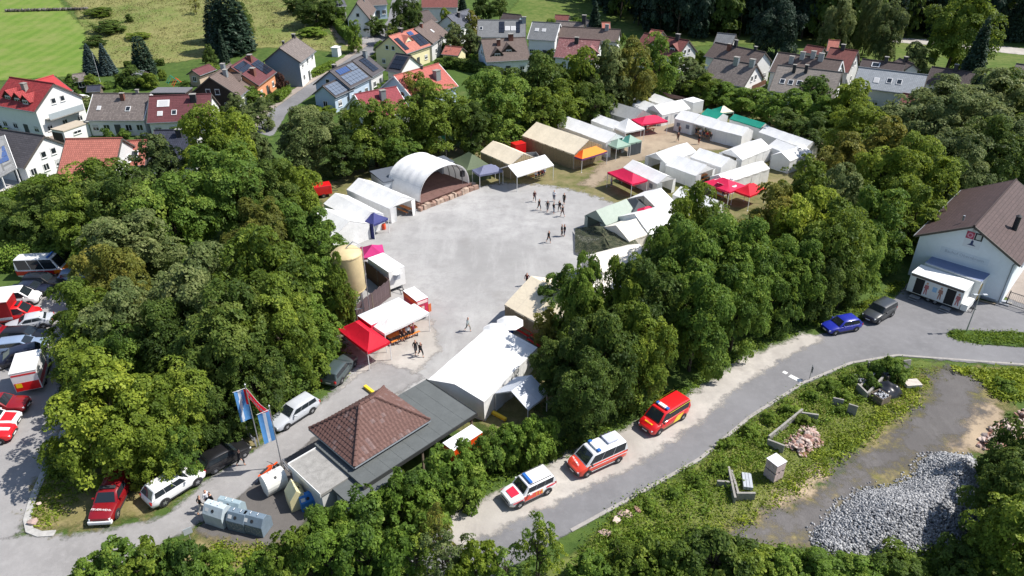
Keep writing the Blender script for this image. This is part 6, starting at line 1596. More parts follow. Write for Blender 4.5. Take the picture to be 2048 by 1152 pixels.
def trailer(name, label, px, h, z, m, roof_m, axles=1, coup=None, cat='trailer'):
 o, L, W, r = flat_box(name, label, px, h, m, roof_m, cat, z, None, 0.02, 0.06)
 b = MB(); b.box(-L / 2 + 0.2, L / 2 - 0.2, -W / 2 + 0.3, W / 2 - 0.3, z - 0.2, z - 0.005); b.build('chassis', M_PLASTIC, o)
 for k in range(axles):
  x = (k - (axles - 1) / 2) * 0.75
  for s in (-1, 1): add_wheel(o, x, s * (W / 2 - 0.16), 0.34, 0.2)
 if coup:
  b = MB(); s = coup
  if abs(s) == 1: b.tube([(s * L / 2, -0.5, z - 0.1), (s * (L / 2 + 1.3), 0, z - 0.05), (s * L / 2, 0.5, z - 0.1)], 0.05, 6)
  b.build('drawbar', M_PLASTIC, o)
  b = MB(); b.tube([(s * (L / 2 + 1.0), 0, 0.05), (s * (L / 2 + 1.0), 0, z + 0.25)], 0.04, 6); b.build('jockey_wheel', M_PLASTIC, o)
 return o, L, W
o, L, W = trailer('box_trailer', 'white box trailer with open flap beside the wooden fence', [(735, 516), (777, 545), (809, 532), (766, 505)], 2.3, 0.55, mat('trailer_white', (0.78, 0.78, 0.76), 0.5, 0.04), mat('trailer_roof_white', (0.82, 0.82, 0.81), 0.5, 0.03), 1, 1)
b = MB(); b.slab([(L / 2 + 0.02, -0.5, 2.3), (L / 2 + 0.02, 0.4, 2.3), (L / 2 + 0.6, 0.4, 2.5), (L / 2 + 0.6, -0.5, 2.5)], 0.04); b.build('flap', mat('trailer_roof_white', (0.82, 0.82, 0.81), 0.5, 0.03), o)
b = MB(); b.box(L / 2 - 0.018, L / 2 - 0.005, -0.5, 0.4, 1.5, 2.2); b.build('hatch', mat('hatch_grey', (0.4, 0.43, 0.48), 0.4, 0.05), o)
b = MB(); b.box(-L / 4, L / 4, -W / 2 + 0.005, -W / 2 + 0.018, 1.4, 1.9); b.build('handle_plate', mat('hatch_grey', (0.4, 0.43, 0.48), 0.4, 0.05), o)
b = MB(); b.box(-L / 2, -L / 2 + 0.015, W / 2 - 0.4, W / 2 - 0.2, 1.2, 1.8); b.build('tail_lamp', M_TAIL, o)
o, L, W = trailer('food_trailer', 'food trailer with white roof and orange and pink printed sides', [(806, 582), (834, 603), (855, 594), (828, 572)], 2.2, 0.5, mat('food_print', S(196, 70, 96), 0.6, 0.35, 2.2), mat('trailer_roof_white', (0.82, 0.82, 0.81), 0.5, 0.03), 1, None)
b = MB(); b.box(-L / 2 + 0.05, L / 2 - 0.05, -W / 2 - 0.004, -W / 2 + 0.016, 2.1, 2.5); b.build('fascia', mat('food_orange', S(236, 120, 30), 0.5, 0.1), o)
b = MB(); b.box(L / 2 - 0.016, L / 2 + 0.006, -W / 2 + 0.1, W / 2 - 0.1, 2.15, 2.5); b.build('sign_panel', mat('food_white', S(240, 210, 205), 0.5, 0.05), o)
for k in range(4):
 b = MB(); b.box(L / 2 - 0.016, L / 2 + 0.006, -W / 2 + 0.15 + 0.42 * k, -W / 2 + 0.5 + 0.42 * k, 0.8, 1.95 - 0.15 * (k % 2)); b.build('menu_panel', mat('menu_%d' % k, [S(228, 70, 60), S(240, 200, 190), S(216, 50, 90), S(240, 120, 70)][k], 0.5, 0.3, 4), o)
o, L, W = trailer('sales_trailer', 'long sales trailer with pale grey roof in front of the wooden fence', [(715, 631), (742, 650), (826, 612), (797, 594)], 2.2, 0.45, paint('trailer_crimson', S(196, 30, 70)), mat('trailer_grey_roof', S(206, 210, 216), 0.5, 0.04), 2, None)
b = MB(); b.box(-L / 2 + 0.6, L / 2 - 0.6, -W / 2 + 0.005, -W / 2 + 0.018, 1.2, 2.3); b.build('serving_hatch', M_DARK, o)
o, L, W = trailer('toilet_trailer', 'white toilet trailer with open doors and printed figures before the hall', [(1821, 544), (1932, 582), (1948, 564), (1844, 529)], 2.35, 0.55, mat('trailer_white', (0.78, 0.78, 0.76), 0.5, 0.04), mat('trailer_roof_white', (0.82, 0.82, 0.81), 0.5, 0.03), 2, 1)
def toilet(o, L, W):
 y = -W / 2 + 0.015
 dm = mat('door_white', (0.74, 0.75, 0.76), 0.45, 0.03)
 fig = mat('print_red', S(186, 112, 116), 0.6, 0.25, 5); fig2 = mat('print_brown', S(172, 126, 112), 0.6, 0.25, 5); blu = mat('print_blue', S(150, 190, 226), 0.6, 0.1, 3)
 def person_print(x, m, par):
  b = MB(); z0 = 0.85
  b.poly([(x - 0.16, y - 0.035, z0), (x - 0.05, y - 0.035, z0), (x, y - 0.035, z0 + 0.6), (x + 0.1, y - 0.035, z0 + 0.02), (x + 0.2, y - 0.035, z0 + 0.02), (x + 0.14, y - 0.035, z0 + 0.75), (x + 0.26, y - 0.035, z0 + 0.7), (x + 0.2, y - 0.035, z0 + 1.2), (x - 0.2, y - 0.035, z0 + 1.2), (x - 0.24, y - 0.035, z0 + 0.7), (x - 0.12, y - 0.035, z0 + 0.75)]); b.build('printed_figure', m, par)
  b = MB(); b.poly([(x + 0.12 * math.cos(a), y - 0.035, z0 + 1.38 + 0.14 * math.sin(a)) for a in np.linspace(0, 6.28, 10, endpoint=False)]); b.build('printed_head', mat('print_skin', S(200, 150, 130), 0.6, 0.05), par)
 for u in (0.21, 0.79):
  x = (u - 0.5) * L; b = MB(); b.box(x - 0.5, x + 0.5, y - 0.012, y + 0.02, 0.62, 2.5); b.build('doorway', M_DARK, o)
  b = MB(); b.box(x - 0.5, x + 0.5, y - 0.7, y - 0.02, 0.3, 0.36); b.build('step', M_STEEL, o)
  b = MB(); b.box(x - 0.5, x + 0.5, y - 0.95, y - 0.4, 0.12, 0.17); b.build('step', M_STEEL, o)
 for u0, u1, kind in ((0.005, 0.12, 0), (0.29, 0.40, 1), (0.42, 0.69, 2), (0.87, 0.99, 1)):
  x0, x1 = (u0 - 0.5) * L, (u1 - 0.5) * L
  b = MB(); b.box(x0, x1, y - 0.03, y - 0.004, 0.6, 2.55); p = b.build('door_panel', dm, o)
  if kind == 1: person_print((x0 + x1) / 2, fig, p)
  if kind == 2:
   b = MB(); b.box(x0 + 0.2, (x0 + x1) / 2 - 0.1, y - 0.036, y - 0.032, 1.5, 2.1); b.build('print_lettering_field', blu, p); person_print((x0 + x1) / 2 + 0.3, fig2, p)
 b = MB(); b.box(-L / 2 + 0.1, L / 2 - 0.1, y - 0.03, y - 0.004, 2.58, 2.8); b.build('lamp_strip', mat('brown_strip', S(110, 96, 90), 0.6, 0.2, 5), o)
 b = MB(); b.box(L / 2 + 0.05, L / 2 + 0.7, -W / 2 + 0.1, W / 2 - 0.5, 0.5, 1.25); b.build('front_locker', mat('trailer_white', (0.78, 0.78, 0.76), 0.5, 0.04), o)
toilet(o, L, W)
o, L, W = trailer('toilet_trailer', 'taller trailer with blue grey roof between the toilet trailer and the hall', [(1849, 524), (1965, 564), (1981, 546), (1869, 510)], 2.6, 0.55, mat('trailer_white', (0.78, 0.78, 0.76), 0.5, 0.04), mat('trailer_blue_roof', S(112, 126, 160), 0.5, 0.08), 2, None)
b = MB(); b.box(L / 2 - 0.015, L / 2 + 0.02, -W / 2 + 0.2, -W / 2 + 0.9, 0.65, 2.6); b.build('door', mat('tan_door', S(196, 168, 110), 0.6, 0.1), o)
b = MB(); b.slab([(-L / 2 + 0.1, -W / 2 - 0.06, 3.1), (L / 2 - 0.1, -W / 2 - 0.06, 3.1), (L / 2 - 0.1, -W / 2 + 0.1, 3.16), (-L / 2 + 0.1, -W / 2 + 0.1, 3.16)], 0.05); b.build('roof_edge', M_WTRIM, o)
o, L, W = trailer('box_trailer', 'white box trailer beside the farthest tents', [(1371, 199), (1392, 207), (1403, 199), (1381, 193)], 2.4, 0.4, mat('trailer_lgrey', S(206, 208, 210), 0.5, 0.05), mat('trailer_roof_white', (0.82, 0.82, 0.81), 0.5, 0.03), 1, None)
o, L, W = trailer('box_trailer', 'white box trailer with orange side under the pavilion edge', [(884, 886), (905, 900), (967, 866), (944, 848)], 2.0, 0.5, paint('orange_red', S(232, 80, 24)), mat('trailer_roof_white', (0.82, 0.82, 0.81), 0.5, 0.03), 1, None)
def silo():
 g = G((722, 588)); c = Vector((*G2((708, 520), 7.0), 0))
 c = G2((700, 560), 5.0)
 o = empty('silo', (c.x, c.y, 0), 0.3, 'tan cylindrical silo on steel legs beside the wooden fence', 'silo')
 m = mat('silo_tan', S(206, 186, 142), 0.6, 0.1, 1)
 R, z0, z1 = 1.55, 4.0, 8.2; n = 24
 ring = lambda r, z: [(r * math.cos(2 * math.pi * k / n), r * math.sin(2 * math.pi * k / n), z) for k in range(n)]
 b = MB(); b.loft([ring(0.25, z0 - 1.6), ring(R, z0), ring(R, z1), ring(R * 0.8, z1 + 0.35), ring(R * 0.2, z1 + 0.5)]); b.build('tank', m, o, smooth=40)
 for z in (z0 + 0.1, z1 - 0.05):
  b = MB(); b.loft([ring(R + 0.02, z - 0.05), ring(R + 0.05, z - 0.05), ring(R + 0.05, z + 0.05), ring(R + 0.02, z + 0.05)], cap=False); b.build('band', m, o)
 for k in range(4):
  a = math.pi / 4 + k * math.pi / 2; x, y = 1.35 * math.cos(a), 1.35 * math.sin(a)
  b = MB(); b.box(x - 0.09, x + 0.09, y - 0.09, y + 0.09, 0, z0 + 0.3); b.build('leg', M_STEEL, o)
  a2 = a + math.pi / 2; x2, y2 = 1.35 * math.cos(a2), 1.35 * math.sin(a2)
  b = MB(); b.tube([(x, y, 0.3), (x2, y2, 3.6)], 0.05, 5); b.build('brace', M_STEEL, o)
  b = MB(); b.tube([(x, y, 1.9), (x2, y2, 1.9)], 0.06, 5); b.build('crossbar', M_STEEL, o)
 b = MB(); b.tube([(R + 0.1, 0, 1.0), (R + 0.1, 0, z1 + 0.6), (R * 0.5, 0, z1 + 1.2), (0, 0, z1 + 0.6)], 0.06, 6); b.build('filler_pipe', M_STEEL, o)
silo()
def fence(label, pts, h, m, name='board_fence', gap=0.16):
 P = [G2(p) for p in pts]
 o = empty(name, (P[0].x, P[0].y, 0), 0, label, 'fence')
 rnd = random.Random(2); cache = {}
 for a, b_ in zip(P, P[1:]):
  L = (b_ - a).length; ang = math.atan2((b_ - a).y, (b_ - a).x); n = int(L / 0.2)
  for k in range(n):
   q = a.lerp(b_, (k + 0.5) / n) - P[0]; v = k % 4
   if v not in cache:
    mb = MB(); mb.cbox((0, 0, (h + 0.04 * v) / 2), (0.185, 0.03 + 0.008 * v, h + 0.04 * v)); cache[v] = mb.mesh('board', m)
   link('board', cache[v], o, (q.x, q.y, 0), ang)
  for k in range(int(L / 2.2) + 1):
   q = a.lerp(b_, k / max(1, int(L / 2.2))) - P[0]
   mb = MB(); mb.cbox((q.x, q.y, h / 2), (0.12, 0.12, h), ang); mb.build('post', M_WOOD, o)
 return o
M_FENCE = mat('grey_brown_boards', S(104, 88, 90), 0.85, 0.3, 3)
fence('brown grey board fence behind the sales trailer', [(710, 650), (781, 594)], 2.2, M_FENCE)
fence('brown board fence beside the white box trailer', [(781, 594), (735, 556)], 2.2, mat('brown_boards', S(110, 84, 72), 0.85, 0.3, 3))
# ================================================================ vehicles
def lerp(a, b, t): return a + (b - a) * t
CARS = {
 'hatch': (4.1, 1.76, 1.46, 0.92, 0.66, 0.88, 0.95, 0.25, -1.45, -1.95, 0.95, 2.55, 0.31, 0.22),
 'suv':   (4.6, 1.88, 1.68, 1.06, 0.80, 1.05, 0.98, 0.30, -1.75, -2.20, 1.05, 2.75, 0.36, 0.28),
 'wagon': (4.7, 1.80, 1.48, 0.94, 0.66, 0.90, 1.00, 0.20, -1.90, -2.28, 0.96, 2.75, 0.32, 0.22),
 'sedan': (4.6, 1.80, 1.45, 0.95, 0.66, 0.90, 0.95, 0.15, -1.10, -1.75, 0.98, 2.75, 0.32, 0.22),
 'box':   (4.25, 1.82, 1.70, 1.08, 0.85, 1.08, 0.95, 0.45, -1.85, -2.08, 1.08, 2.57, 0.35, 0.27),
 'van':   (5.0, 1.92, 1.98, 1.12, 0.78, 1.08, 1.72, 0.88, -2.30, -2.47, 1.12, 3.15, 0.34, 0.26),
 'sprinter': (6.0, 2.0, 2.65, 1.25, 0.85, 1.2, 2.15, 1.35, -2.85, -2.98, 1.25, 3.7, 0.36, 0.28),
}
def vehicle(label, F, R, kind, col, cat='car', group=None, roof=None, side=None, name=None, glass_n=None, dark=False, vis=None):
 """F, R: surveyed contact points of the front and rear wheel on the side that the picture shows"""
 L, W, H, belt, nose, hood, xf0, xf1, xr1, xr0, zr, wb, wr, cl = CARS[kind]
 f, r = G2(F), G2(R)
 fw = (f - r).normalized(); lf = Vector((-fw.y, fw.x))
 mid = (f + r) / 2
 away = lf if lf.dot(mid) > 0 else -lf
 if vis: away = -lf if vis == 'left' else lf
 c = mid + away * (W / 2 - 0.1)
 o = empty(name or {'van': 'van', 'sprinter': 'minibus'}.get(kind, 'parked_car'), (c.x, c.y, 0.07), math.atan2(fw.y, fw.x), label, cat, group)
 hl, hw = L / 2, W / 2
 body_m = col; roof_m = roof or col
 st = [(-hl, cl + 0.2, zr - 0.12, 0.80), (-hl + 0.1, cl + 0.05, zr, 0.90), (-hl + 0.5, cl, zr + 0.01, 0.985), (-wb / 2, cl, belt, 1.0), (0, cl, belt, 1.0), (xf0, cl, max(hood, belt - 0.03), 1.0), (lerp(xf0, hl, 0.55), cl, lerp(hood, nose, 0.35), 0.985), (hl - 0.22, cl + 0.02, lerp(hood, nose, 0.75), 0.93), (hl - 0.05, cl + 0.08, nose, 0.82), (hl, cl + 0.15, nose - 0.14, 0.72)]
 b = MB(); rings = []
 for x, z0, z1, k in st:
  w = hw * k; d = z1 - z0
  half = [(0.86, 0.0), (0.965, 0.12), (1.0, 0.45), (0.985, 0.72), (0.94, 0.92), (0.82, 1.0), (0.4, 1.03)]
  ring = [(x, w * a, z0 + d * t) for a, t in half] + [(x, -w * a, z0 + d * t) for a, t in reversed(half)]
  rings.append(ring)
 b.loft(rings); b.build('body', body_m, o, smooth=38)
 wb_, wr_ = hw * 0.93, hw * (0.74 if kind not in ('van', 'sprinter', 'box') else 0.84)
 zb = belt - 0.03
 gs = [(xr0, zr - 0.02, 0.0), (lerp(xr0, xr1, 0.5), zr, 0.52), (xr1, zr, 0.95), (lerp(xr1, xf1, 0.35), zb, 1.0), (lerp(xr1, xf1, 0.7), zb, 1.0), (xf1, zb, 0.955), (lerp(xf1, xf0, 0.5), zb, 0.5), (xf0, max(hood, zb) - 0.01, 0.0)]
 g = MB(); rings = []
 def sect(x, z0, q):
  ztop = lerp(z0 + 0.02, H, q); wt = lerp(wb_, wr_, q)
  half = [(wb_, z0 - 0.02), (lerp(wb_, wt, 0.85), lerp(z0, ztop, 0.88)), (wt * 0.9, lerp(z0, ztop, 0.985)), (wt * 0.5, ztop + 0.01 * q)]
  return [(x, a, t) for a, t in half] + [(x, -a, t) for a, t in reversed(half)]
 g.loft([sect(*q) for q in gs]); g.build('cabin', roof_m if roof else body_m, o, smooth=38)
 gm = glass_mat()
 yat = lambda z, zlow: lerp(wb_, wr_, (z - zlow) / (H - zlow)) * 1.0 + 0.012
 zlo, zhi = belt + 0.05, H - 0.13
 yb_, yt_ = lerp(wb_, lerp(wb_, wr_, 0.85), (zlo - zb) / ((H - zb) * 0.88)) + 0.012, lerp(wb_, lerp(wb_, wr_, 0.85), (zhi - zb) / ((H - zb) * 0.88)) + 0.012
 n = glass_n or (3 if kind in ('suv', 'wagon', 'box') else 2)
 xa, xb = xr0 + 0.32, xf0 - 0.3           # along the lower edge
 ua, ub = xr1 - 0.02, xf1 - 0.02          # along the upper edge
 for s in (-1, 1):
  for k in range(n):
   t0, t1 = (k + (0.02 if k else 0)) / n, (k + 1 - (0.02 if k < n - 1 else 0)) / n
   l0, l1, u0, u1 = lerp(xa, xb, t0), lerp(xa, xb, t1), lerp(ua, ub, t0), lerp(ua, ub, t1)
   if dark and kind in ('van', 'sprinter') and k == 0: pass
   w = MB(); w.poly([(l0, s * yb_, zlo), (l1, s * yb_, zlo), (u1, s * yt_, zhi), (u0, s * yt_, zhi)]); w.build('side_window', gm, o)
 def shield(x0, z0, x1, z1, nm):
  a = Vector((x0, 0, z0)); c2 = Vector((x1, 0, z1)); d = c2 - a; nr = Vector((d.z, 0, -d.x)).normalized()
  if (x0 > 0) != (nr.x > 0): nr = -nr
  p0, p1 = a + d * 0.1 + nr * 0.035, a + d * 0.92 + nr * 0.03
  w = MB(); w.poly([(p0.x, -wb_ * 0.86, p0.z), (p0.x, wb_ * 0.86, p0.z), (p1.x, wr_ * 0.86, p1.z), (p1.x, -wr_ * 0.86, p1.z)]); return w.build(nm, gm, o)
 shield(xf0, max(hood, zb), xf1, H - 0.04, 'windscreen'); shield(xr0, zr, xr1, H - 0.05, 'rear_window')
 for s in (-1, 1):
  for x in (wb / 2 + 0.05, -wb / 2 + 0.05):
   a = MB(); R_ = wr * 1.22
   a.poly([(x + R_ * math.cos(t), s * (hw + 0.008), wr + R_ * math.sin(t)) for t in np.linspace(-0.35, math.pi + 0.35, 14)][::s]); a.build('wheel_arch', M_PLASTIC, o)
   add_wheel(o, x, s * (hw - 0.075), wr, 0.21)
 for s in (-1, 1):
  q = MB(); q.cbox((hl - 0.16, s * hw * 0.66, nose - 0.1), (0.22, 0.34, 0.16), s * -0.35); q.build('headlight', M_LAMP, o, bevel=0.03)
  q = MB(); q.cbox((-hl + 0.06, s * hw * 0.78, zr - 0.22), (0.16, 0.2, 0.28)); q.build('tail_light', M_TAIL, o, bevel=0.03)
  q = MB(); q.cbox((xf0 - 0.45, s * (hw + 0.09), belt + 0.08), (0.14, 0.2, 0.14)); q.build('wing_mirror', M_PLASTIC if dark else body_m, o, bevel=0.03)
  q = MB(); q.cbox((0, s * (hw + 0.004), cl + 0.08), (wb - 2.3 * wr, 0.03, 0.12)); q.build('sill', M_PLASTIC, o)
  for t in (0.28, -0.55):
   q = MB(); q.cbox((t, s * (hw * 0.995), belt - 0.16), (0.16, 0.03, 0.035)); q.build('door_handle', body_m, o)
 q = MB(); q.cbox((hl - 0.02, 0, nose - 0.22), (0.08, hw * 0.95, 0.14)); q.build('grille', M_PLASTIC, o)
 q = MB(); q.cbox((hl - 0.02, 0, cl + 0.14), (0.1, hw * 1.35, 0.14)); q.build('bumper', M_PLASTIC, o)
 q = MB(); q.cbox((hl + 0.03, 0, cl + 0.2), (0.02, 0.5, 0.11)); q.build('number_plate', M_FRAME, o)
 q = MB(); q.cbox((-hl - 0.01, 0, zr - 0.35), (0.02, 0.5, 0.11)); q.build('number_plate', M_FRAME, o)
 D = dict(L=L, W=W, H=H, hl=hl, hw=hw, belt=belt, nose=nose, hood=hood, xf0=xf0, xf1=xf1, cl=cl, wb=wb, wr=wr, zr=zr, xr0=xr0)
 return o, D
def side_strip(o, D, x0, x1, z0, z1, m, name='stripe', s=None, sk=0.0):
 for q in ((-1, 1) if s is None else (s,)):
  y = q * (D['hw'] + 0.006)
  b = MB(); b.poly([(x0, y, z0), (x1, y, z0), (x1 + sk, y * 0.99, z1), (x0 + sk, y * 0.99, z1)]); b.build(name, m, o)
def hood_panel(o, D, m, w, x0=0.2, x1=0.8, name='bonnet_stripe', y=0.0):
 pts = []
 for t in (x0, x1):
  x = lerp(D['xf0'], D['hl'], t); z = lerp(D['hood'], D['nose'], max(0, t - 0.2)) + 0.045
  pts.append((x, z))
 b = MB(); b.slab([(pts[0][0], y - w / 2, pts[0][1]), (pts[1][0], y - w / 2 * 0.9, pts[1][1]), (pts[1][0], y + w / 2 * 0.9, pts[1][1]), (pts[0][0], y + w / 2, pts[0][1])], 0.03); return b.build(name, m, o)
def beacon(o, x, z, w, m=M_BLUEL, mid=None, ln=0.28):
 b = MB(); b.box(x - ln / 2, x + ln / 2, -w / 2, w / 2, z + 0.01, z + 0.15); q = b.build('light_bar', m, o, bevel=0.04)
 if mid:
  b = MB(); b.box(x - ln / 2 - 0.01, x + ln / 2 + 0.01, -w * 0.3, w * 0.3, z + 0.012, z + 0.165); b.build('light_bar_cover', mid, q, bevel=0.02)
P_WHITE = paint('white', (0.80, 0.80, 0.80)); P_RED = paint('fire_red', S(214, 24, 30)); P_DRED = paint('dark_red', S(130, 16, 26)); P_ORED = paint('signal_red', S(232, 74, 52))
P_BLACK = paint('black', (0.012, 0.012, 0.014)); P_SILVER = paint('silver', S(188, 192, 198)); P_GREYG = paint('grey_green', S(66, 78, 80)); P_BLUE = paint('blue', S(30, 44, 156)); P_DGREY = paint('dark_grey', S(52, 56, 60)); P_LBLUE = paint('light_blue', S(132, 150, 176)); P_NAVY = paint('navy', S(28, 32, 50)); P_YEL = paint('yellow', S(240, 205, 30))
P_PINK = paint('signal_pink', S(226, 44, 70))
o, D = vehicle('white and red off-road rescue car with blue light bar on the road', (1039.4, 1016.6), (1095.5, 989.2), 'box', P_WHITE, 'car', 'emergency vehicles on the road', glass_n=3)
hood_panel(o, D, P_PINK, 0.95, 0.15, 0.72); 
side_strip(o, D, -0.75, 0.95, 0.52, 0.98, P_ORED); side_strip(o, D, -1.9, -1.1, 0.86, 1.02, P_PINK, sk=-0.05); side_strip(o, D, 1.0, 1.95, 0.72, 0.82, P_PINK); 
text(o, '112', 0.5, P_YEL, (-0.42, -D['hw'] - 0.012, 0.76), (math.pi / 2, 0, 0)); text(o, '112', 0.5, P_YEL, (-0.42, D['hw'] + 0.012, 0.76), (math.pi / 2, 0, math.pi))
beacon(o, 0.1, D['H'], 1.2)
for s in (-1, 1):
 b = MB(); b.tube([(-1.7, s * 0.68, D['H'] + 0.05), (0.3, s * 0.68, D['H'] + 0.05)], 0.03, 5); b.build('roof_rail', M_PLASTIC, o)
b = MB(); b.cbox((D['hl'] - 0.02, 0, 0.5), (0.12, 1.4, 0.16)); b.build('skid_plate', M_RIM, o)
o, D = vehicle('white roofed fire brigade van with orange red sides on the road', (1171.5, 955.4), (1238.7, 924.6), 'van', P_ORED, 'van', 'emergency vehicles on the road', roof=P_WHITE, dark=True, glass_n=3)
side_strip(o, D, -2.4, 1.5, 0.86, 0.94, P_WHITE); side_strip(o, D, -1.1, 1.2, 0.36, 0.46, P_WHITE, 'white_sill'); hood_panel(o, D, P_WHITE, 0.16, 0.35, 0.5)
ft = text(o, 'FEUERWEHR', 0.2, P_WHITE, (2.1, 0, 1.12), (0.35, 0, math.pi / 2)); ft.rotation_euler = (0.0, 0.32, math.pi / 2)
beacon(o, 0.35, D['H'], 1.5, mid=P_WHITE, ln=0.32)
b = MB(); b.box(-1.75, -0.75, -0.55, 0.45, D['H'] + 0.08, D['H'] + 0.2); rr = b.build('roof_board', mat('roof_board', S(190, 194, 210), 0.5, 0.05), o)
for k in range(3):
 b = MB(); b.box(-1.7 + 0.4 * k, -1.5 + 0.4 * k, -0.75, -0.58, D['H'] + 0.012, D['H'] + 0.16); b.build('roof_bracket', M_PLASTIC, o)
b = MB(); b.cbox((D['hl'] - 0.12, 0, 0.5), (0.3, 1.7, 0.3)); b.build('dark_bumper', M_PLASTIC, o, bevel=0.05)
o, D = vehicle('red fire brigade van with yellow side flashes under the trees on the road', (1316.3, 870.7), (1366, 839), 'van', P_RED, 'van', 'emergency vehicles on the road', dark=True, glass_n=3)
side_strip(o, D, -1.0, -0.1, 0.4, 1.0, P_YEL, sk=-0.5); side_strip(o, D, -1.1, 1.1, 0.34, 0.42, P_YEL); side_strip(o, D, -2.3, 0.6, 1.84, 1.9, P_YEL)
hood_panel(o, D, P_YEL, 0.9, 0.38, 0.52); tt = text(o, 'FEUERWEHR', 0.2, P_RED, (2.06, 0, 1.1), (0, 0.32, math.pi / 2)); tt.location.z = 1.13
beacon(o, 0.4, D['H'], 1.35, mid=P_WHITE, ln=0.34)
vehicle('bright blue hatchback parked at the bend of the road', (1666, 672), (1714, 663), 'hatch', P_BLUE, group='cars at the road bend')
vehicle('boxy dark off-road car parked behind the blue hatchback', (1755, 649), (1783, 633), 'box', P_DGREY, group='cars at the road bend', dark=True)
vehicle('white sport utility car parked along the driveway', (391, 974.5), (335.5, 1009.7), 'suv', P_WHITE, group='cars along the driveway')
vehicle('black car parked beside the flagpoles', (484, 919), (437, 945), 'hatch', P_BLACK, group='cars along the driveway', dark=True)
vehicle('silver estate car parked under the trees by the flags', (578, 858), (624, 828), 'wagon', P_SILVER, group='cars along the driveway')
vehicle('dark grey green estate car parked beside the red canopy', (708, 736), (684, 767), 'wagon', P_GREYG, group='cars along the driveway', dark=True)
o, D = vehicle('dark red fire brigade pickup parked on the green island', (239, 1030), (262, 985), 'suv', P_DRED, 'pickup', 'cars along the driveway', name='pickup_truck', vis='left')
b = MB(); b.box(-D['hl'] + 0.1, -0.9, -D['hw'] * 0.9, D['hw'] * 0.9, 1.0, 1.5); b.build('load_box', P_DRED, o, bevel=0.04)
b = MB(); b.cbox((D['hl'] - 0.05, 0, 0.45), (0.3, 1.75, 0.3)); b.build('white_bumper', P_WHITE, o, bevel=0.06)
beacon(o, 0.0, D['H'], 1.2, M_PLASTIC, ln=0.3)
tt = text(o, 'FEUERWEHR', 0.26, P_WHITE, (1.62, 0, 1.07), (0, 0.14, math.pi / 2))
PK = 'vehicles in the car park'
o, D = vehicle('white roofed ambulance minibus with red and orange livery by the weeds', (128, 557), (52, 560), 'sprinter', P_WHITE, 'ambulance', PK, glass_n=3)
side_strip(o, D, -2.9, 2.0, 0.62, 1.15, P_RED); side_strip(o, D, 1.4, 2.8, 0.7, 1.2, paint('day_orange', S(250, 130, 20))); hood_panel(o, D, paint('day_orange', S(250, 130, 20)), 1.5, 0.1, 0.9); beacon(o, 1.0, D['H'], 1.5)
vehicle('black sport utility car below the ambulance', (108, 581), (60, 582), 'suv', P_BLACK, group=PK, dark=True)
vehicle('dark navy saloon half in the tree shade', (86, 594), (36, 596), 'sedan', P_NAVY, group=PK, dark=True)
vehicle('blue car roof showing beside the tree at the ambulance', (175, 565), (135, 570), 'hatch', P_LBLUE, group=PK)
vehicle('white passenger van at the left edge of the car park', (62, 613), (-2, 620), 'van', P_WHITE, 'van', group=PK, glass_n=3)
def box_truck(label, F, R, cab_m, box_m, roof_m, Lb=4.2, hb=2.9, name='box_truck', cat='truck', vis=None):
 o, D = vehicle(label, F, R, 'van', cab_m, cat, PK, name=name, glass_n=2, vis=vis)
 b = MB(); b.box(-D['hl'] - (Lb - 2.9), 0.25, -1.08, 1.08, 0.75, hb); q = b.build('load_box', box_m, o, bevel=0.03)
 b = MB(); b.box(-D['hl'] - (Lb - 2.9) - 0.02, 0.27, -1.1, 1.1, hb + 0.003, hb + 0.07); b.build('box_roof', roof_m, q)
 b = MB(); b.box(-D['hl'] - (Lb - 2.9), 0.25, -1.095, -1.083, 0.75, 1.05); b.build('skirt', P_SILVER, q)
 return o, D, q
o, D, q = box_truck('red fire brigade truck with tarpaulin box in the car park', (64, 646), (-8, 654), P_RED, mat('red_tarpaulin', S(150, 22, 28), 0.6, 0.1), mat('truck_tarp_roof', S(225, 205, 200), 0.6, 0.05)); beacon(o, 0.7, D['H'], 0.9, M_PLASTIC, ln=0.3)
vehicle('silver white coupe between the red truck and a black car', (36, 668), (86, 658), 'sedan', P_SILVER, group=PK)
vehicle('dark red car nose at the left edge of the car park', (4, 682), (-44, 686), 'hatch', P_DRED, group=PK)
vehicle('black estate car between the silver cars', (72, 689), (26, 691), 'wagon', P_BLACK, group=PK, dark=True)
vehicle('pale blue estate car with roof rails in the car park', (70, 707), (18, 713), 'wagon', P_LBLUE, group=PK)
vehicle('navy black car beside the box ambulance', (9, 740), (62, 726), 'wagon', P_NAVY, group=PK, dark=True)
o, D, q = box_truck('box ambulance with white roof and red yellow rear under the trees', (64, 733), (48, 786), P_WHITE, P_WHITE, P_WHITE, 3.6, 2.8, 'ambulance', 'ambulance', vis='left')
xb = -D['hl'] - 0.7
b = MB(); b.box(xb - 0.012, xb - 0.003, -1.0, 1.0, 0.8, 1.7); b.build('rear_stripe', P_RED, q)
b = MB(); b.box(xb - 0.012, xb - 0.003, -1.0, 1.0, 2.45, 2.62); b.build('rear_stripe', P_RED, q)
b = MB(); b.box(xb - 0.02, xb - 0.013, 0.4, 0.9, 1.2, 1.65); b.build('yellow_flash', P_YEL, q)
for s in (-1, 1):
 b = MB(); b.box(xb + 0.1, 0.2, s * 1.083 - 0.004, s * 1.083 + 0.004, 0.9, 1.6); b.build('side_stripe', P_RED, q)
vehicle('dark red car with yellow stripe at the lower car park', (24, 833), (-28, 838), 'suv', P_DRED, group=PK, dark=True)
o, D = vehicle('red and white car nose below the dark red car', (6, 865), (-50, 870), 'suv', P_WHITE, group=PK); hood_panel(o, D, P_RED, 1.2, 0.1, 0.8)
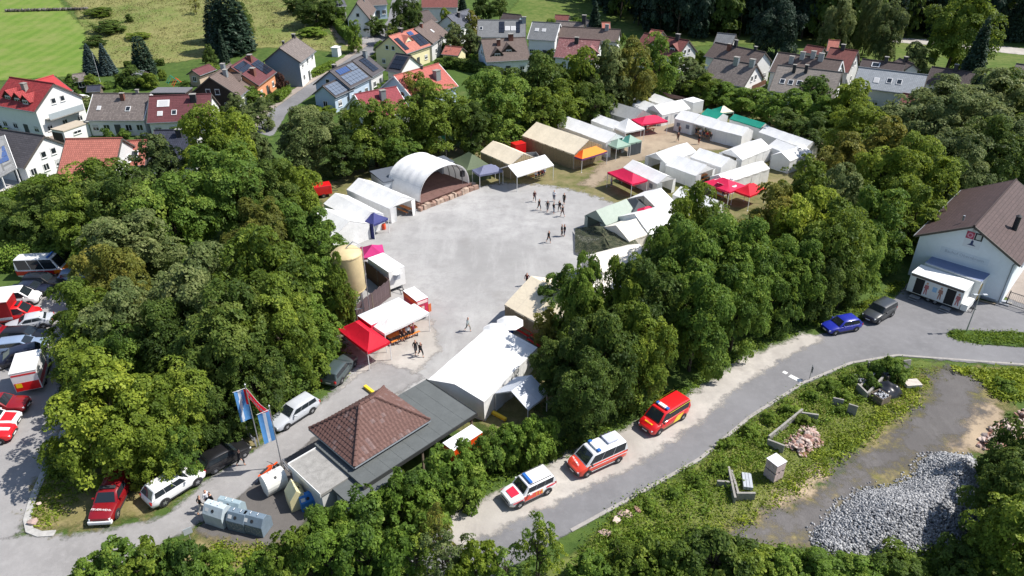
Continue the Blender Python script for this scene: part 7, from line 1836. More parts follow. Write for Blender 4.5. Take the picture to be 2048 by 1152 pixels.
o, D = vehicle('red and white car nose lowest in the car park', (-4, 891), (-62, 897), 'suv', P_RED, group=PK); hood_panel(o, D, P_WHITE, 0.4, 0.1, 0.8)
vehicle('red vehicle half hidden under the broad trees', (312, 752), (362, 738), 'van', P_RED, 'van', name='van')
vehicle('small black car on the driveway of the upper white house', (734, 85), (744, 79), 'hatch', P_BLACK, group=None, dark=True)
vehicle('white car at the corner of the red roofed house', (18, 252), (-12, 256), 'hatch', P_WHITE, group=None)
# ================================================================ people
def body_mesh(name, J, E, pose):
 bm = bmesh.new(); vs_ = {}
 me = bpy.data.meshes.new(name)
 keys = list(J)
 for k in keys: vs_[k] = bm.verts.new(J[k][0])
 for a, b in E: bm.edges.new((vs_[a], vs_[b]))
 bm.to_mesh(me); bm.free()
 ob = bpy.data.objects.new(name, me); COL.objects.link(ob)
 ob.modifiers.new('skin', 'SKIN')
 sv = me.skin_vertices[0].data if me.skin_vertices else None
 if sv is None:
  me.skin_vertices  # ensure layer
 for i, k in enumerate(keys):
  r = J[k][1]; q = me.skin_vertices[0].data[i]
  q.radius = (r, r) if not isinstance(r, tuple) else r
  q.use_root = (k == 'pelvis')
 su = ob.modifiers.new('subsurf', 'SUBSURF'); su.levels = 1; su.render_levels = 1
 dg = bpy.context.evaluated_depsgraph_get()
 out = bpy.data.meshes.new_from_object(ob.evaluated_get(dg))
 bpy.data.objects.remove(ob, do_unlink=True)
 out.name = name
 return out
def pose(swing, arm, lean=0.0, sit=False):
 s, a = swing, arm
 J = {'pelvis': ((0, 0, 0.95), (0.15, 0.115)), 'waist': ((0.01 + lean * 0.3, 0, 1.12), (0.145, 0.11)), 'chest': ((0.02 + lean * 0.6, 0, 1.33), (0.175, 0.125)), 'neck': ((0.02 + lean, 0, 1.50), 0.055), 'chin': ((0.045 + lean, 0, 1.585), 0.075), 'head': ((0.03 + lean, 0, 1.68), 0.095), 'top': ((0.02 + lean, 0, 1.75), 0.07)}
 E = [('pelvis', 'waist'), ('waist', 'chest'), ('chest', 'neck'), ('neck', 'chin'), ('chin', 'head'), ('head', 'top')]
 for sg, n in ((1, 'l'), (-1, 'r')):
  f = s * sg
  J['hip' + n] = ((0, 0.1 * sg, 0.9), 0.11); J['knee' + n] = ((0.02 + 0.24 * f + 0.05, 0.1 * sg, 0.5), 0.075)
  J['ank' + n] = ((0.30 * f - 0.10 * (f < 0) * abs(s) * 2, 0.1 * sg, 0.10 + 0.06 * (f < 0) * (s != 0)), 0.042); J['toe' + n] = ((0.30 * f + 0.16 - 0.1 * (f < 0) * abs(s) * 2, 0.11 * sg, 0.045), 0.04)
  J['sh' + n] = ((0.02 + lean * 0.8, 0.19 * sg, 1.43), 0.062); J['el' + n] = ((-0.03 - a * f * 0.5 + lean * 0.7, 0.25 * sg, 1.15), 0.042); J['wr' + n] = ((0.1 - a * f * 0.9 + lean * 0.6, 0.25 * sg, 0.93), 0.032); J['hd' + n] = ((0.13 - a * f * 0.95 + lean * 0.6, 0.245 * sg, 0.83), (0.035, 0.022))
  if sit:
   J['hip' + n] = ((0.0, 0.1 * sg, 0.93), 0.095); J['knee' + n] = ((0.42, 0.11 * sg, 0.93), 0.065); J['ank' + n] = ((0.44, 0.11 * sg, 0.52), 0.042); J['toe' + n] = ((0.58, 0.11 * sg, 0.47), 0.04)
   J['wr' + n] = ((0.28, 0.2 * sg, 1.08), 0.032); J['hd' + n] = ((0.38, 0.18 * sg, 1.07), (0.035, 0.022))
  E += [('pelvis', 'hip' + n), ('hip' + n, 'knee' + n), ('knee' + n, 'ank' + n), ('ank' + n, 'toe' + n), ('chest', 'sh' + n), ('sh' + n, 'el' + n), ('el' + n, 'wr' + n), ('wr' + n, 'hd' + n)]
 return J, E
REGION = {'pelvis': 1, 'waist': 0, 'chest': 0, 'neck': 2, 'chin': 2, 'head': 2, 'top': 4, 'hip': 1, 'knee': 1, 'ank': 2, 'toe': 3, 'sh': 0, 'el': 0, 'wr': 2, 'hd': 2}
POSES = {}
for nm, args in (('walk', (0.75, 0.35, 0.03)), ('step', (-0.5, 0.25, 0.02)), ('stand', (0.12, 0.05, 0.0)), ('sit', (0, 0, 0.05, True))):
 J, E = pose(*args); me = body_mesh('person_' + nm, J, E, nm)
 keys = list(J); K = np.array([J[k][0] for k in keys]); lab = np.array([REGION.get(k, REGION.get(k[:-1], 0)) for k in keys])
 for i in range(5): me.materials.append(M_WHITE)
 cen = np.array([p.center[:] for p in me.polygons])
 S_, SL = [], []
 for a, b in E:
  for t in (0.0, 0.25, 0.5, 0.75, 1.0):
   S_.append(np.array(J[a][0]) * (1 - t) + np.array(J[b][0]) * t)
   ra, rb = REGION.get(a, REGION.get(a[:-1])), REGION.get(b, REGION.get(b[:-1]))
   SL.append(ra if t < 0.55 else rb)
 S_ = np.array(S_); SL = np.array(SL)
 d = ((cen[:, None, :] - S_[None]) ** 2).sum(2); mi = SL[d.argmin(1)]
 hz = J['head'][0][2]; hx = J['head'][0][0]
 headf = cen[:, 2] > hz - 0.06
 mi[headf & ((cen[:, 0] < hx + 0.02) | (cen[:, 2] > hz + 0.06))] = 4
 me.polygons.foreach_set('material_index', mi.astype(np.int32)); me.polygons.foreach_set('use_smooth', np.ones(len(mi), bool)); me.update()
 f = MB(); x, z = hx + 0.093, hz - 0.035
 for s in (-1, 1):
  f.cbox((x, s * 0.035, z + 0.012), (0.012, 0.022, 0.012), 0, 1); f.cbox((hx - 0.005, s * 0.1, z - 0.01), (0.04, 0.02, 0.06), 0, 0)
 f.cbox((x + 0.01, 0, z - 0.018), (0.03, 0.022, 0.035), 0, 0); f.cbox((x - 0.004, 0, z - 0.06), (0.012, 0.04, 0.01), 0, 2)
 POSES[nm] = (me, f.mesh('face', [mat('skin', S(214, 164, 138), 0.6, 0.03), M_PLASTIC, mat('lips', S(170, 90, 84), 0.6, 0)]))
def cm(rgb): return mat('fabric_%d_%d_%d' % rgb, S(*rgb), 0.85, 0.1, 8)
SKIN = mat('skin', S(214, 164, 138), 0.6, 0.03)
BLK, GRY, WHT, NVY, MAR, LBL, BEI, DKB, RED_ = (26, 26, 30), (120, 122, 126), (222, 224, 228), (36, 44, 76), (110, 30, 44), (150, 176, 206), (186, 170, 140), (52, 40, 34), (190, 40, 40)
def person(label, p, face, pose_, shirt, trousers, hair=DKB, z=0.0, k=1.0, group='people on the festival ground', bare=False):
 g = G2(p, z); q = G2((p[0] + face[0], p[1] + face[1]), z); d = q - g
 me, fc = POSES[pose_]
 o = link('person', me, None, (g.x, g.y, z + 0.06 - (0.47 if pose_ == 'sit' else 0)), math.atan2(d.y, d.x)); o.scale = (k, k, k)
 tag(o, label, 'person', group)
 for i, m in enumerate((cm(shirt), SKIN if bare else cm(trousers), SKIN, cm((40, 40, 44)), cm(hair))):
  o.material_slots[i].link = 'OBJECT'; o.material_slots[i].material = m
 link('face', fc, o)
 return o
pp = person
pp('person in a pale shirt walking alone across the gravel yard', (936, 663), (14, 6), 'walk', (176, 188, 190), (150, 150, 140), DKB)
pp('person in a black sleeveless top walking with a companion near the red canopy', (832, 709), (8, 14), 'step', BLK, (60, 60, 66), DKB)
pp('person in black T-shirt and shorts striding beside the red canopy', (842, 714), (14, 10), 'walk', BLK, BLK, DKB)
pp('person in a maroon shirt standing at the counter canopy', (828, 675), (-14, -3), 'stand', (120, 40, 60), (60, 56, 66), DKB)
pp('person in dark clothes sitting at the orange counter bench', (804, 677), (6, 12), 'sit', (60, 34, 36), BLK, DKB, 0.45)
pp('person in white sitting at the orange counter bench', (816, 671), (6, 12), 'sit', WHT, BLK, DKB, 0.45)
pp('person in maroon walking beside the beige marquee', (1054, 572), (-4, 10), 'walk', (96, 34, 40), (40, 36, 40), DKB)
pp('person in black walking alone across the middle of the yard', (1097, 486), (10, 6), 'walk', BLK, (50, 50, 60), DKB)
pp('person in black of the pair standing near the army tent, left one', (1123, 473), (12, 2), 'stand', BLK, (90, 84, 84), DKB)
pp('person in black of the pair standing near the army tent, right one', (1129, 473), (-12, 2), 'stand', BLK, NVY, DKB)
pp('person in dark red top walking left of the group on the gravel', (1069, 404), (4, 8), 'walk', (90, 50, 50), (80, 76, 80), (170, 150, 110))
pp('person in white shirt behind the group on the gravel', (1108, 403), (-3, 10), 'stand', WHT, (60, 70, 96), DKB)
pp('person in black at the right rear of the group on the gravel', (1128, 409), (-8, 6), 'stand', (46, 40, 36), BLK, DKB)
pp('person in black carrying things at the left of the group', (1078, 421), (8, 4), 'walk', BLK, (50, 50, 56), DKB)
pp('person in black shirt in the middle of the group', (1095, 424), (4, 8), 'step', BLK, (90, 90, 96), DKB)
pp('person in black with light grey shorts in the group', (1107, 428), (8, -2), 'stand', BLK, (130, 136, 150), DKB)
pp('person in dark clothes beside the grey shorts of the group', (1119, 424), (-8, 4), 'step', (40, 36, 40), (70, 66, 66), DKB)
pp('person at the right front of the group on the gravel', (1125, 434), (-8, -4), 'walk', (36, 36, 40), (96, 80, 80), DKB)
pp('person in a white top in the shadow of the crimson shelter', (1222, 375), (8, 2), 'stand', (200, 204, 210), (120, 124, 130), DKB)
pp('person in dark red on the dirt square, upper one', (1358, 270), (-3, 8), 'walk', (96, 44, 36), (50, 40, 40), DKB)
pp('person in brown on the dirt square, lower one', (1355, 284), (3, 8), 'walk', (86, 50, 40), (56, 46, 44), DKB)
pp('person in black near the open tent bay', (1397, 289), (-8, 4), 'stand', BLK, (120, 60, 50), DKB)
for i, (p_, sh) in enumerate([((1392, 268), BLK), ((1400, 271), WHT), ((1407, 274), NVY), ((1414, 276), RED_), ((1421, 279), BLK)]):
 pp(['person in black seated', 'person in white seated', 'person in navy seated', 'person in red seated', 'person in black seated farthest right'][i] + ' in the open tent bay', p_, (-4, 12), 'sit', sh, (60, 60, 80), DKB, 0.45, group='people seated in the tent bay')
for i, (p_, sh) in enumerate([((1072, 357), WHT), ((1078, 355), NVY), ((1084, 353), (150, 60, 70)), ((1088, 351), LBL)]):
 pp(['person in white', 'person in navy', 'person in dusky red', 'person in pale blue'][i] + ' seated under the open white canopy', p_, (2, 12), 'sit', sh, NVY, DKB, 0.45, group='people under the white canopy')
for i, (p_, sh) in enumerate([((1222, 299), BLK), ((1240, 302), (70, 50, 60)), ((1180, 321), BLK), ((1290, 262), BLK), ((1274, 258), GRY), ((975, 350), NVY), ((1430, 388), BLK), ((1445, 392), NVY), ((1455, 397), MAR)]):
 pp(['person in black under the pale green canopy', 'person in plum under the pale green canopy', 'person in black under the orange canopy', 'person in black under the crimson canopy by the tents', 'person in grey under the white peaked canopy', 'person in navy at the picnic bench by the stage', 'person in black under the emblem canopy', 'person in navy under the emblem canopy', 'person in maroon under the emblem canopy'][i], p_, (3, 8), 'sit', sh, NVY, DKB, 0.45, group='people seated under canopies')
pp('person in black with bare arms walking beside the black car', (483, 932), (14, 2), 'walk', BLK, (40, 40, 44), (90, 50, 34), group='people by the driveway')
pp('person in white shirt with a cap beside the grey recycling bins', (418, 1014), (10, 4), 'stand', (214, 216, 224), (44, 44, 50), (80, 50, 50), group='people by the driveway')
pp('person in black walking with light trousers beside the bins', (405, 1026), (14, -6), 'walk', BLK, (196, 190, 180), DKB, group='people by the driveway')
pp('person in black standing right of the white shirt by the bins', (428, 1018), (-8, 6), 'stand', (34, 32, 36), (40, 40, 46), DKB, group='people by the driveway')
pp('person in a pale top half hidden between the left trees', (296, 730), (8, 4), 'stand', (186, 192, 204), (70, 70, 90), DKB, group='people by the driveway')
# ================================================================ furniture and small things
M_TAN = mat('pine_board', S(222, 206, 160), 0.6, 0.1, 3)
def bench_set(label, p, ang_px, n=1, m=M_ORANGEWOOD, L=2.2, base=0.06):
 g = G2(p); q = G2((p[0] + ang_px[0], p[1] + ang_px[1])); a = math.atan2((q - g).y, (q - g).x)
 o = empty('beer_table', (g.x, g.y, base), a, label + ', table', 'table', 'folding tables')
 b = MB(); b.box(-L / 2, L / 2, -0.3, 0.3, 0.74, 0.78); b.build('table_top', m, o)
 for x in (-L / 2 + 0.3, L / 2 - 0.3):
  b = MB(); b.tube([(x, -0.25, 0), (x, -0.25, 0.74)], 0.02, 5); b.tube([(x, 0.25, 0), (x, 0.25, 0.74)], 0.02, 5); b.tube([(x, -0.25, 0.35), (x, 0.25, 0.35)], 0.02, 5); b.build('leg', M_STEEL, o)
 for s in (-1, 1):
  c = Vector((g.x, g.y)) + Vector((-math.sin(a), math.cos(a))) * 0.62 * s
  k = empty('beer_bench', (c.x, c.y, base), a, label + (', nearer bench' if (c - Vector((0, 0))).length < g.length else ', farther bench'), 'bench', 'folding benches')
  b = MB(); b.box(-L / 2, L / 2, -0.13, 0.13, 0.44, 0.47); b.build('seat', m, k)
  for x in (-L / 2 + 0.3, L / 2 - 0.3):
   b = MB(); b.box(x - 0.02, x + 0.02, -0.12, 0.12, 0, 0.437); b.build('leg', M_STEEL, k)
bench_set('orange table set at the white counter canopy', (806, 676), (30, -12), L=3.4)
bench_set('orange table set in the open tent bay', (1404, 274), (20, 6))
bench_set('orange table set under the open white canopy', (1070, 353), (20, -6), L=3.0)
bench_set('pine picnic set under the grey canopy', (972, 352), (20, -6), m=M_TAN, L=3.0)
bench_set('orange table set under the orange canopy', (1176, 322), (20, -6))
bench_set('orange table set under the crimson shelter', (1258, 370), (20, 9), L=4.0)
bench_set('orange table set under the nearer pale green canopy', (1232, 301), (12, -5))
bench_set('orange table set under the crimson canopy by the tents', (1296, 262), (12, -3))
bench_set('orange table set inside the open right gable', (1405, 360), (10, -4))
bench_set('orange table set under the emblem canopy', (1440, 394), (16, 7))
bench_set('red table set below the white parasols', (1052, 668), (20, 12), m=paint('table_red', S(208, 36, 40)))
bench_set('red table set under the tree beside the parasols', (1078, 690), (20, 12), m=paint('table_red', S(208, 36, 40)))
bench_set('orange table set in the tent left of the stage', (812, 425), (12, 5))
def parasol(label, p, h=2.5, r=1.5, m=C_WHITE):
 g = G2(p, h); o = empty('parasol', (g.x, g.y, 0.05), 0.4, label, 'parasol', 'white parasols')
 n = 8; b = MB()
 rim = [(r * math.cos(2 * math.pi * k / n), r * math.sin(2 * math.pi * k / n), h - 0.35) for k in range(n)]
 for k in range(n):
  p0, p1 = Vector(rim[k]), Vector(rim[(k + 1) % n]); t = Vector((0, 0, h + 0.25))
  b.poly([p0, p1, p1.lerp(t, 0.5) + Vector((0, 0, 0.06)), p0.lerp(t, 0.5) + Vector((0, 0, 0.06))]); b.poly([p0.lerp(t, 0.5) + Vector((0, 0, 0.06)), p1.lerp(t, 0.5) + Vector((0, 0, 0.06)), t])
 b.build('canopy', m, o)
 b = MB(); b.tube([(0, 0, 0), (0, 0, h + 0.3)], 0.025, 6); b.build('pole', M_WPOLE, o)
 b = MB(); b.tube([(0, 0, 0), (0, 0, 0.08)], 0.3, 12); b.build('base', M_CONC, o)
 for k in range(n):
  b = MB(); b.tube([(0, 0, h + 0.15), (rim[k][0] * 0.97, rim[k][1] * 0.97, h - 0.38)], 0.01, 4); b.build('rib', M_STEEL, o)
parasol('white parasol nearer the board marquee', (1020, 641), 2.5, 1.45)
parasol('white parasol nearer the big white marquee', (992, 655), 2.4, 1.4)
def flag_cloth(b, x0, z0, w, h, ph, mfun, axis='x', amp=0.12):
 def fn(u, v):
  return (x0 + w * u, amp * math.sin(u * 5 + v * 2.0 + ph) * (0.3 + u), z0 - h * v - 0.05 * math.sin(u * 3 + ph))
 nu, nv = 12, 16; base = len(b.f)
 b.grid(fn, nu, nv)
 for j in range(nv):
  for i in range(nu): b.m[base + j * nu + i] = mfun((i + 0.5) / nu, (j + 0.5) / nv)
FB, FW, FR = cloth('flag_blue', S(96, 156, 218), 0.3), cloth('flag_white', S(220, 226, 236), 0.2), cloth('flag_red', S(226, 34, 54), 0.5)
def flagpole(label, p, h, rz, m, kind):
 g = G(p); o = empty('flagpole', (g.x, g.y, 0.06), rz, label, 'flag')
 b = MB(); b.tube([(0, 0, 0), (0, 0, h)], [0.055, 0.035], 8); b.build('pole', M_STEEL, o)
 b = MB(); b.tube([(0, 0, h), (0, 0, h + 0.1)], [0.07, 0.02], 8); b.build('finial', M_WPOLE, o)
 b = MB(); b.tube([(0, 0, h - 0.35), (1.05 if kind < 2 else 0.01, 0, h - 0.35)], 0.02, 5); b.build('flag_arm', M_WPOLE, o)
 b = MB()
 if kind == 0:
  flag_cloth(b, 0.06, h - 0.4, 0.92, 3.0, 0.5, lambda u, v: 1 if 0.3 < u < 0.62 else 0, amp=0.05); f = b.build('flag', [FB, FW], o, smooth=60)
 elif kind == 1:
  flag_cloth(b, 0.06, h - 0.4, 0.92, 3.1, 2.0, lambda u, v: 1 if (0.35 + 0.3 * v) < u < (0.65 + 0.2 * v) else (2 if u < 0.2 and v < 0.5 else 0), amp=0.1); f = b.build('flag', [FB, FW, FR], o, smooth=60)
 if kind < 2:
  b = MB(); b.poly([(0.5 + 0.2 * math.cos(a), -0.09, h - 1.55 + 0.24 * math.sin(a)) for a in np.linspace(0, 6.28, 12, endpoint=False)]); e = b.build('crest', mat('flag_crest', S(150, 70, 90), 0.7, 0.2, 8), f)
  b = MB(); b.poly([(0.3, -0.085, h - 1.75), (0.72, -0.085, h - 1.75), (0.68, -0.085, h - 2.15), (0.5, -0.085, h - 2.3), (0.34, -0.085, h - 2.15)]); b.build('crest', mat('flag_crest_grey', S(110, 110, 140), 0.7, 0.3, 8), f)
 return o, g
FLA, ga = flagpole('flagpole with blue and white town flag nearest the orange motorcycle', (565, 936), 6.5, math.pi + 0.66, None, 0)
FLB, gb = flagpole('flagpole with blue, white and red flag beside the trees', (519, 893), 6.6, math.pi + 0.6, None, 1)
FLC, gc = flagpole('bare second pole carrying the red banner end', (518, 896), 5.0, 0, None, 3) if False else (None, None)
def banner():
 p = Vector((gb.x, gb.y, 6.35)); q = Vector((ga.x, ga.y, 5.9)); d = q - p; L = d.length
 o = empty('fire_brigade_banner', (p.x, p.y, 0), math.atan2(d.y, d.x), 'red cloth banner lettered Feuerwehr hung between the two flagpoles', 'banner')
 Lh = math.hypot(d.x, d.y)
 b = MB(); fn = lambda u, v: (0.08 + (Lh - 0.16) * u, 0.02 * math.sin(u * 9), 6.35 + d.z * u - 0.22 * math.sin(math.pi * u) - 0.95 * v)
 b.grid(fn, 20, 3); c = b.build('banner_cloth', FR, o, smooth=60)
 word = 'Feuerwehr'; n = len(word)
 for side in (-1, 1):
  for k, ch in enumerate(word):
   u = (k + 0.7) / (n + 0.4); u = u if side < 0 else 1 - u
   x, _, z = fn(u, 0.5); slope = math.atan2(d.z - 0.22 * math.pi * math.cos(math.pi * u), Lh)
   t = text(c, ch, 0.82, M_FRAME, (x, side * 0.035, z), (math.pi / 2, 0, 0 if side < 0 else math.pi), 'letter')
   t.rotation_euler = (math.pi / 2, -slope if side < 0 else slope, 0 if side < 0 else math.pi)
 b = MB(); b.tube([fn(i / 8, 0) for i in range(9)], 0.012, 4); b.build('rope', M_WPOLE, o)
banner()
def tri_flag():
 g = G((893, 322)); o = empty('flagpole', (g.x, g.y, 0), 0.5, 'red, white and green flag behind the stage', 'flag')
 b = MB(); b.tube([(0, 0, 0), (0, 0, 4.6)], 0.03, 6); b.build('pole', M_STEEL, o)
 b = MB(); flag_cloth(b, 0, 4.5, -2.2, 1.5, 1, lambda u, v: 0 if v < 0.0 else (2 if u < 0.33 else (1 if u < 0.66 else 0)), amp=0.1); b.build('flag', [FR, FW, cloth('flag_green', S(40, 110, 80), 0.2)], o, smooth=60)
tri_flag()
def guard_rail(label, a, b_, name='bicycle_rack'):
 p, q = G2(a), G2(b_); c = (p + q) / 2; d = q - p
 o = empty(name, (c.x, c.y, 0.06), math.atan2(d.y, d.x), label, 'barrier')
 L = d.length
 for z in (0.45, 0.85):
  b = MB(); b.box(-L / 2, L / 2, -0.03, 0.03, z, z + 0.14); b.build('rail', M_STEEL, o)
 for x in (-L / 2 + 0.1, L / 2 - 0.1):
  b = MB(); b.box(x - 0.06, x + 0.06, 0.033, 0.15, 0, 1.05); b.build('post', M_STEEL, o)
guard_rail('grey steel barrier beside the second flagpole', (494, 872), (512, 897), 'steel_barrier')
guard_rail('grey steel barrier between the white bin and the wall', (568, 938), (582, 956), 'steel_barrier')
def bank(label, p, toward, L, W, H, m, kind='gable', marks=0):
 g = G2(p); q = G2((p[0] + toward[0], p[1] + toward[1])); a = math.atan2((q - g).y, (q - g).x)
 o = empty('recycling_container', (g.x, g.y, 0.08), a, label, 'recycling bin', 'recycling containers')
 hl, hw = L / 2, W / 2
 if kind == 'gable':
  prof = [(-hw, 0), (-hw * 1.0, H * 0.62), (-hw * 0.35, H), (hw * 0.35, H), (hw, H * 0.62), (hw, 0)]
 elif kind == 'round':
  prof = [(-hw * 0.45, 0)] + [(hw * math.cos(t), H * 0.52 + H * 0.48 * math.sin(t)) for t in np.linspace(math.pi + 0.5, -0.5, 14)] + [(hw * 0.45, 0)]
 else:
  prof = [(-hw, 0), (-hw, H * 0.55), (0, H), (hw, H * 0.55), (hw, 0)]
 b = MB(); b.loft([[(x, y, z) for y, z in prof] for x in (-hl, hl)]); b.build('body', m, o, bevel=0.03)
 dk = M_PLASTIC
 b = MB()
 an = math.atan2(H * 0.38, hw * 0.65)
 b = MB(); n = 14; cy, cz = -hw * 0.68, H * 0.81
 if kind == 'round': cy, cz, an = -hw * 0.62, H * 0.885, 0.66
 if kind == 'house': cy, cz, an = -hw * 0.5, H * 0.775, math.atan2(H * 0.45, hw)
 nx = Vector((0, -math.sin(an), math.cos(an))); ty = Vector((0, math.cos(an), math.sin(an)))
 b.poly([tuple(Vector((0, cy, cz)) + nx * 0.012 + Vector((0.13 * math.cos(t), 0, 0)) + ty * 0.13 * math.sin(t)) for t in np.linspace(0, 2 * math.pi, n, endpoint=False)]); b.build('inlet', dk, o)
 if kind == 'gable':
  b = MB(); c0 = Vector((-hl * 0.6, cy, cz)) + nx * 0.01
  b.poly([tuple(c0 + Vector((sx * 0.16, 0, 0)) + ty * sy * 0.14) for sx, sy in ((-1, -1), (1, -1), (1, 1), (-1, 1))]); b.build('sticker', M_FRAME, o)
 for s in (-0.3, 0.3):
  b = MB(); b.tube([(s, -0.1, H * 0.99), (s, -0.1, H * 1.07), (s, 0.1, H * 1.07), (s, 0.1, H * 0.99)], 0.02, 4); b.build('lifting_eye', M_STEEL, o)
 if marks:
  rnd = random.Random(marks); b = MB(); y = -hw - 0.006
  for k in range(26):
   x = rnd.uniform(-hl * 0.8, hl * 0.8); z = rnd.uniform(H * 0.12, H * 0.5); t = rnd.uniform(-1.2, 1.2); l = rnd.uniform(0.1, 0.28)
   dx, dz = l * math.sin(t), l * math.cos(t); px_, pz = 0.022 * math.cos(t), -0.022 * math.sin(t)
   b.poly([(x - px_, y, z - pz), (x + px_, y, z + pz), (x + dx + px_, y, z + dz + pz), (x + dx - px_, y, z + dz - pz)])
  k = b.build('graffiti', mat('graffiti_pale', S(176, 176, 180), 0.7, 0.1), o); tag(k, kind='stuff')
 return o
M_BINW = mat('bin_white', S(228, 228, 222), 0.55, 0.08, 2); M_BING = mat('bin_grey_green', S(150, 168, 176), 0.5, 0.12, 2); M_BINB = mat('bin_blue_grey', S(112, 128, 142), 0.5, 0.14, 2); M_BINY = mat('bin_cream', S(226, 216, 170), 0.5, 0.08, 2); M_BINBL = mat('bin_blue', S(60, 130, 206), 0.5, 0.08, 2)
bank('pale grey recycling container at the left of the bin row', (441, 1042), (30, 10), 1.75, 1.3, 1.75, mat('bin_pale', S(186, 198, 204), 0.5, 0.12, 2), 'gable')
bank('blue grey recycling container in the middle with graffiti', (484, 1052), (30, 8), 1.5, 1.3, 1.55, M_BINB, 'gable', 3)
bank('blue grey recycling container at the right end with graffiti', (517, 1059), (30, 8), 1.75, 1.3, 1.55, M_BINB, 'gable', 5)
bank('low flat grey container behind the pale one in the bin row', (466, 1024), (30, 8), 1.9, 1.0, 1.25, M_BING, 'gable')
bank('round white bottle bank with black hole beside the motorcycle', (552, 980), (26, -14), 1.7, 1.5, 1.85, M_BINW, 'round')
bank('cream house shaped container against the pavilion wall', (595, 1008), (-12, -26), 1.5, 1.3, 2.0, M_BINY, 'house')
bank('bright blue container beside the cream one', (617, 1012), (20, -8), 1.2, 1.0, 1.3, M_BINBL, 'gable')
def motorcycle():
 a, b_ = G2((523, 968)), G2((556, 940)); c = (a + b_) / 2; d = b_ - a
 o = empty('motorcycle', (c.x, c.y, 0.07), math.atan2(d.y, d.x), 'orange and white off-road motorcycle behind the white bottle bank', 'motorcycle')
 wbm = 0.74
 for x in (-wbm, wbm):
  t, rm = wheel_mesh(0.34, 0.12); w = link('wheel', t, o, (x, 0, 0.34)); link('rim', rm, w)
 org = paint('orange', S(236, 84, 24))
 b = MB(); b.loft([[(x, y * k, z) for y, z in ((-0.1, z0), (0.1, z0), (0.12, z1), (-0.12, z1))] for x, k, z0, z1 in ((-0.75, 0.6, 0.82, 0.9), (-0.3, 1, 0.6, 0.9), (0.15, 1.3, 0.5, 0.98), (0.4, 0.7, 0.7, 0.95))]); b.build('body', org, o, bevel=0.02)
 b = MB(); b.cbox((-0.35, 0, 0.93), (0.8, 0.2, 0.08)); b.build('seat', M_PLASTIC, o, bevel=0.02)
 b = MB(); b.cbox((0.05, 0, 0.45), (0.45, 0.3, 0.35)); b.build('engine', M_STEEL, o, bevel=0.03)
 b = MB(); b.tube([(wbm, -0.1, 0.34), (0.45, -0.1, 1.05)], 0.03, 6); b.build('fork', M_STEEL, o)
 b = MB(); b.tube([(wbm, 0.1, 0.34), (0.45, 0.1, 1.05)], 0.03, 6); b.build('fork', M_STEEL, o)
 b = MB(); b.tube([(0.35, -0.4, 1.15), (0.45, 0, 1.08), (0.35, 0.4, 1.15)], 0.02, 6); b.build('handlebar', M_PLASTIC, o)
 b = MB(); b.cbox((wbm, 0, 0.74), (0.5, 0.14, 0.03)); b.build('front_mudguard', org, o)
 b = MB(); b.cbox((-wbm, 0, 0.86), (0.55, 0.16, 0.03)); b.build('rear_mudguard', org, o)
motorcycle()
def beam(label, a, b_, w, h, m, name='yellow_beam', cat='beam', z=0.06):
 p, q = G2(a), G2(b_); c = (p + q) / 2; d = q - p
 o = empty(name, (c.x, c.y, z), math.atan2(d.y, d.x), label, cat, None)
 L = d.length; b = MB(); b.box(-L / 2, L / 2, -w / 2, w / 2, 0.02, h); b.build('bar', m, o, bevel=0.02)
 for x in (-L / 2 + 0.25, L / 2 - 0.25):
  b = MB(); b.box(x - 0.1, x + 0.1, -w / 2 - 0.03, w / 2 + 0.03, 0, 0.018); b.build('foot', M_STEEL, o)
M_YB = mat('yellow_beam_paint', S(238, 204, 60), 0.5, 0.1, 3)
beam('yellow barrier beam on the gravel behind the pavilion', (730, 776), (747, 789), 0.3, 0.3, M_YB)
beam('yellow barrier beam in the shade before the entrance tent', (985, 828), (1012, 843), 0.3, 0.3, M_YB)
def sign(label, p, h, w, hh, m, rz, pole=M_STEEL):
 g = G(p); o = empty('road_sign', (g.x, g.y, 0.05), rz, label, 'sign', None)
 b = MB(); b.tube([(0, 0, 0), (0, 0, h)], 0.035, 6); b.build('post', pole, o)
 b = MB(); b.box(-w / 2, w / 2, -0.06, -0.037, h - hh, h); b.build('sign_plate', m, o)
sign('grey sign plate at the lower driveway bend', (383, 1085), 1.5, 0.6, 0.6, mat('sign_grey', S(176, 184, 190), 0.5, 0.05), 0.6)
sign('dark road sign seen from behind on the road bank', (1618, 760), 1.6, 0.5, 0.7, mat('sign_back', S(110, 116, 124), 0.5, 0.1), 1.4)
def lamp(label, p, h, arm, cat='street lamp'):
 g = G(p); o = empty('street_lamp', (g.x, g.y, g.z), 0, label, cat)
 b = MB(); b.tube([(0, 0, 0), (0, 0, h)], [0.07, 0.045], 8); b.build('post', M_STEEL, o)
 b = MB(); b.tube([(-arm, 0, h + 0.05), (arm, 0, h + 0.05)], 0.03, 6); b.build('arm', M_STEEL, o)
 for s in (-1, 1):
  if arm < 0.3 and s > 0: break
  b = MB(); b.cbox((s * arm, 0, h + 0.02), (0.45, 0.28, 0.12)); b.build('lamp_head', mat('lamp_head', S(180, 184, 188), 0.4, 0.05), o, bevel=0.03)
lamp('twin headed street lamp on the traffic island', (1932, 664), 4.6, 0.5)
lamp('street lamp in front of the small orange hut', (903, 127), 4.4, 0.1)
lamp('street lamp beside the grey roofed houses', (961, 105), 4.6, 0.1)
def pole_thing(label, p, h, name, cat, m=M_WPOLE, r=0.05):
 g = G(p); o = empty(name, g, 0, label, cat); b = MB(); b.tube([(0, 0, 0), (0, 0, h)], [r, r * 0.6], 6); b.build('pole', m, o)
 b = MB(); b.tube([(0, 0, h), (0, 0, h + 0.12)], [r * 1.4, 0.01], 6); b.build('finial', m, o)
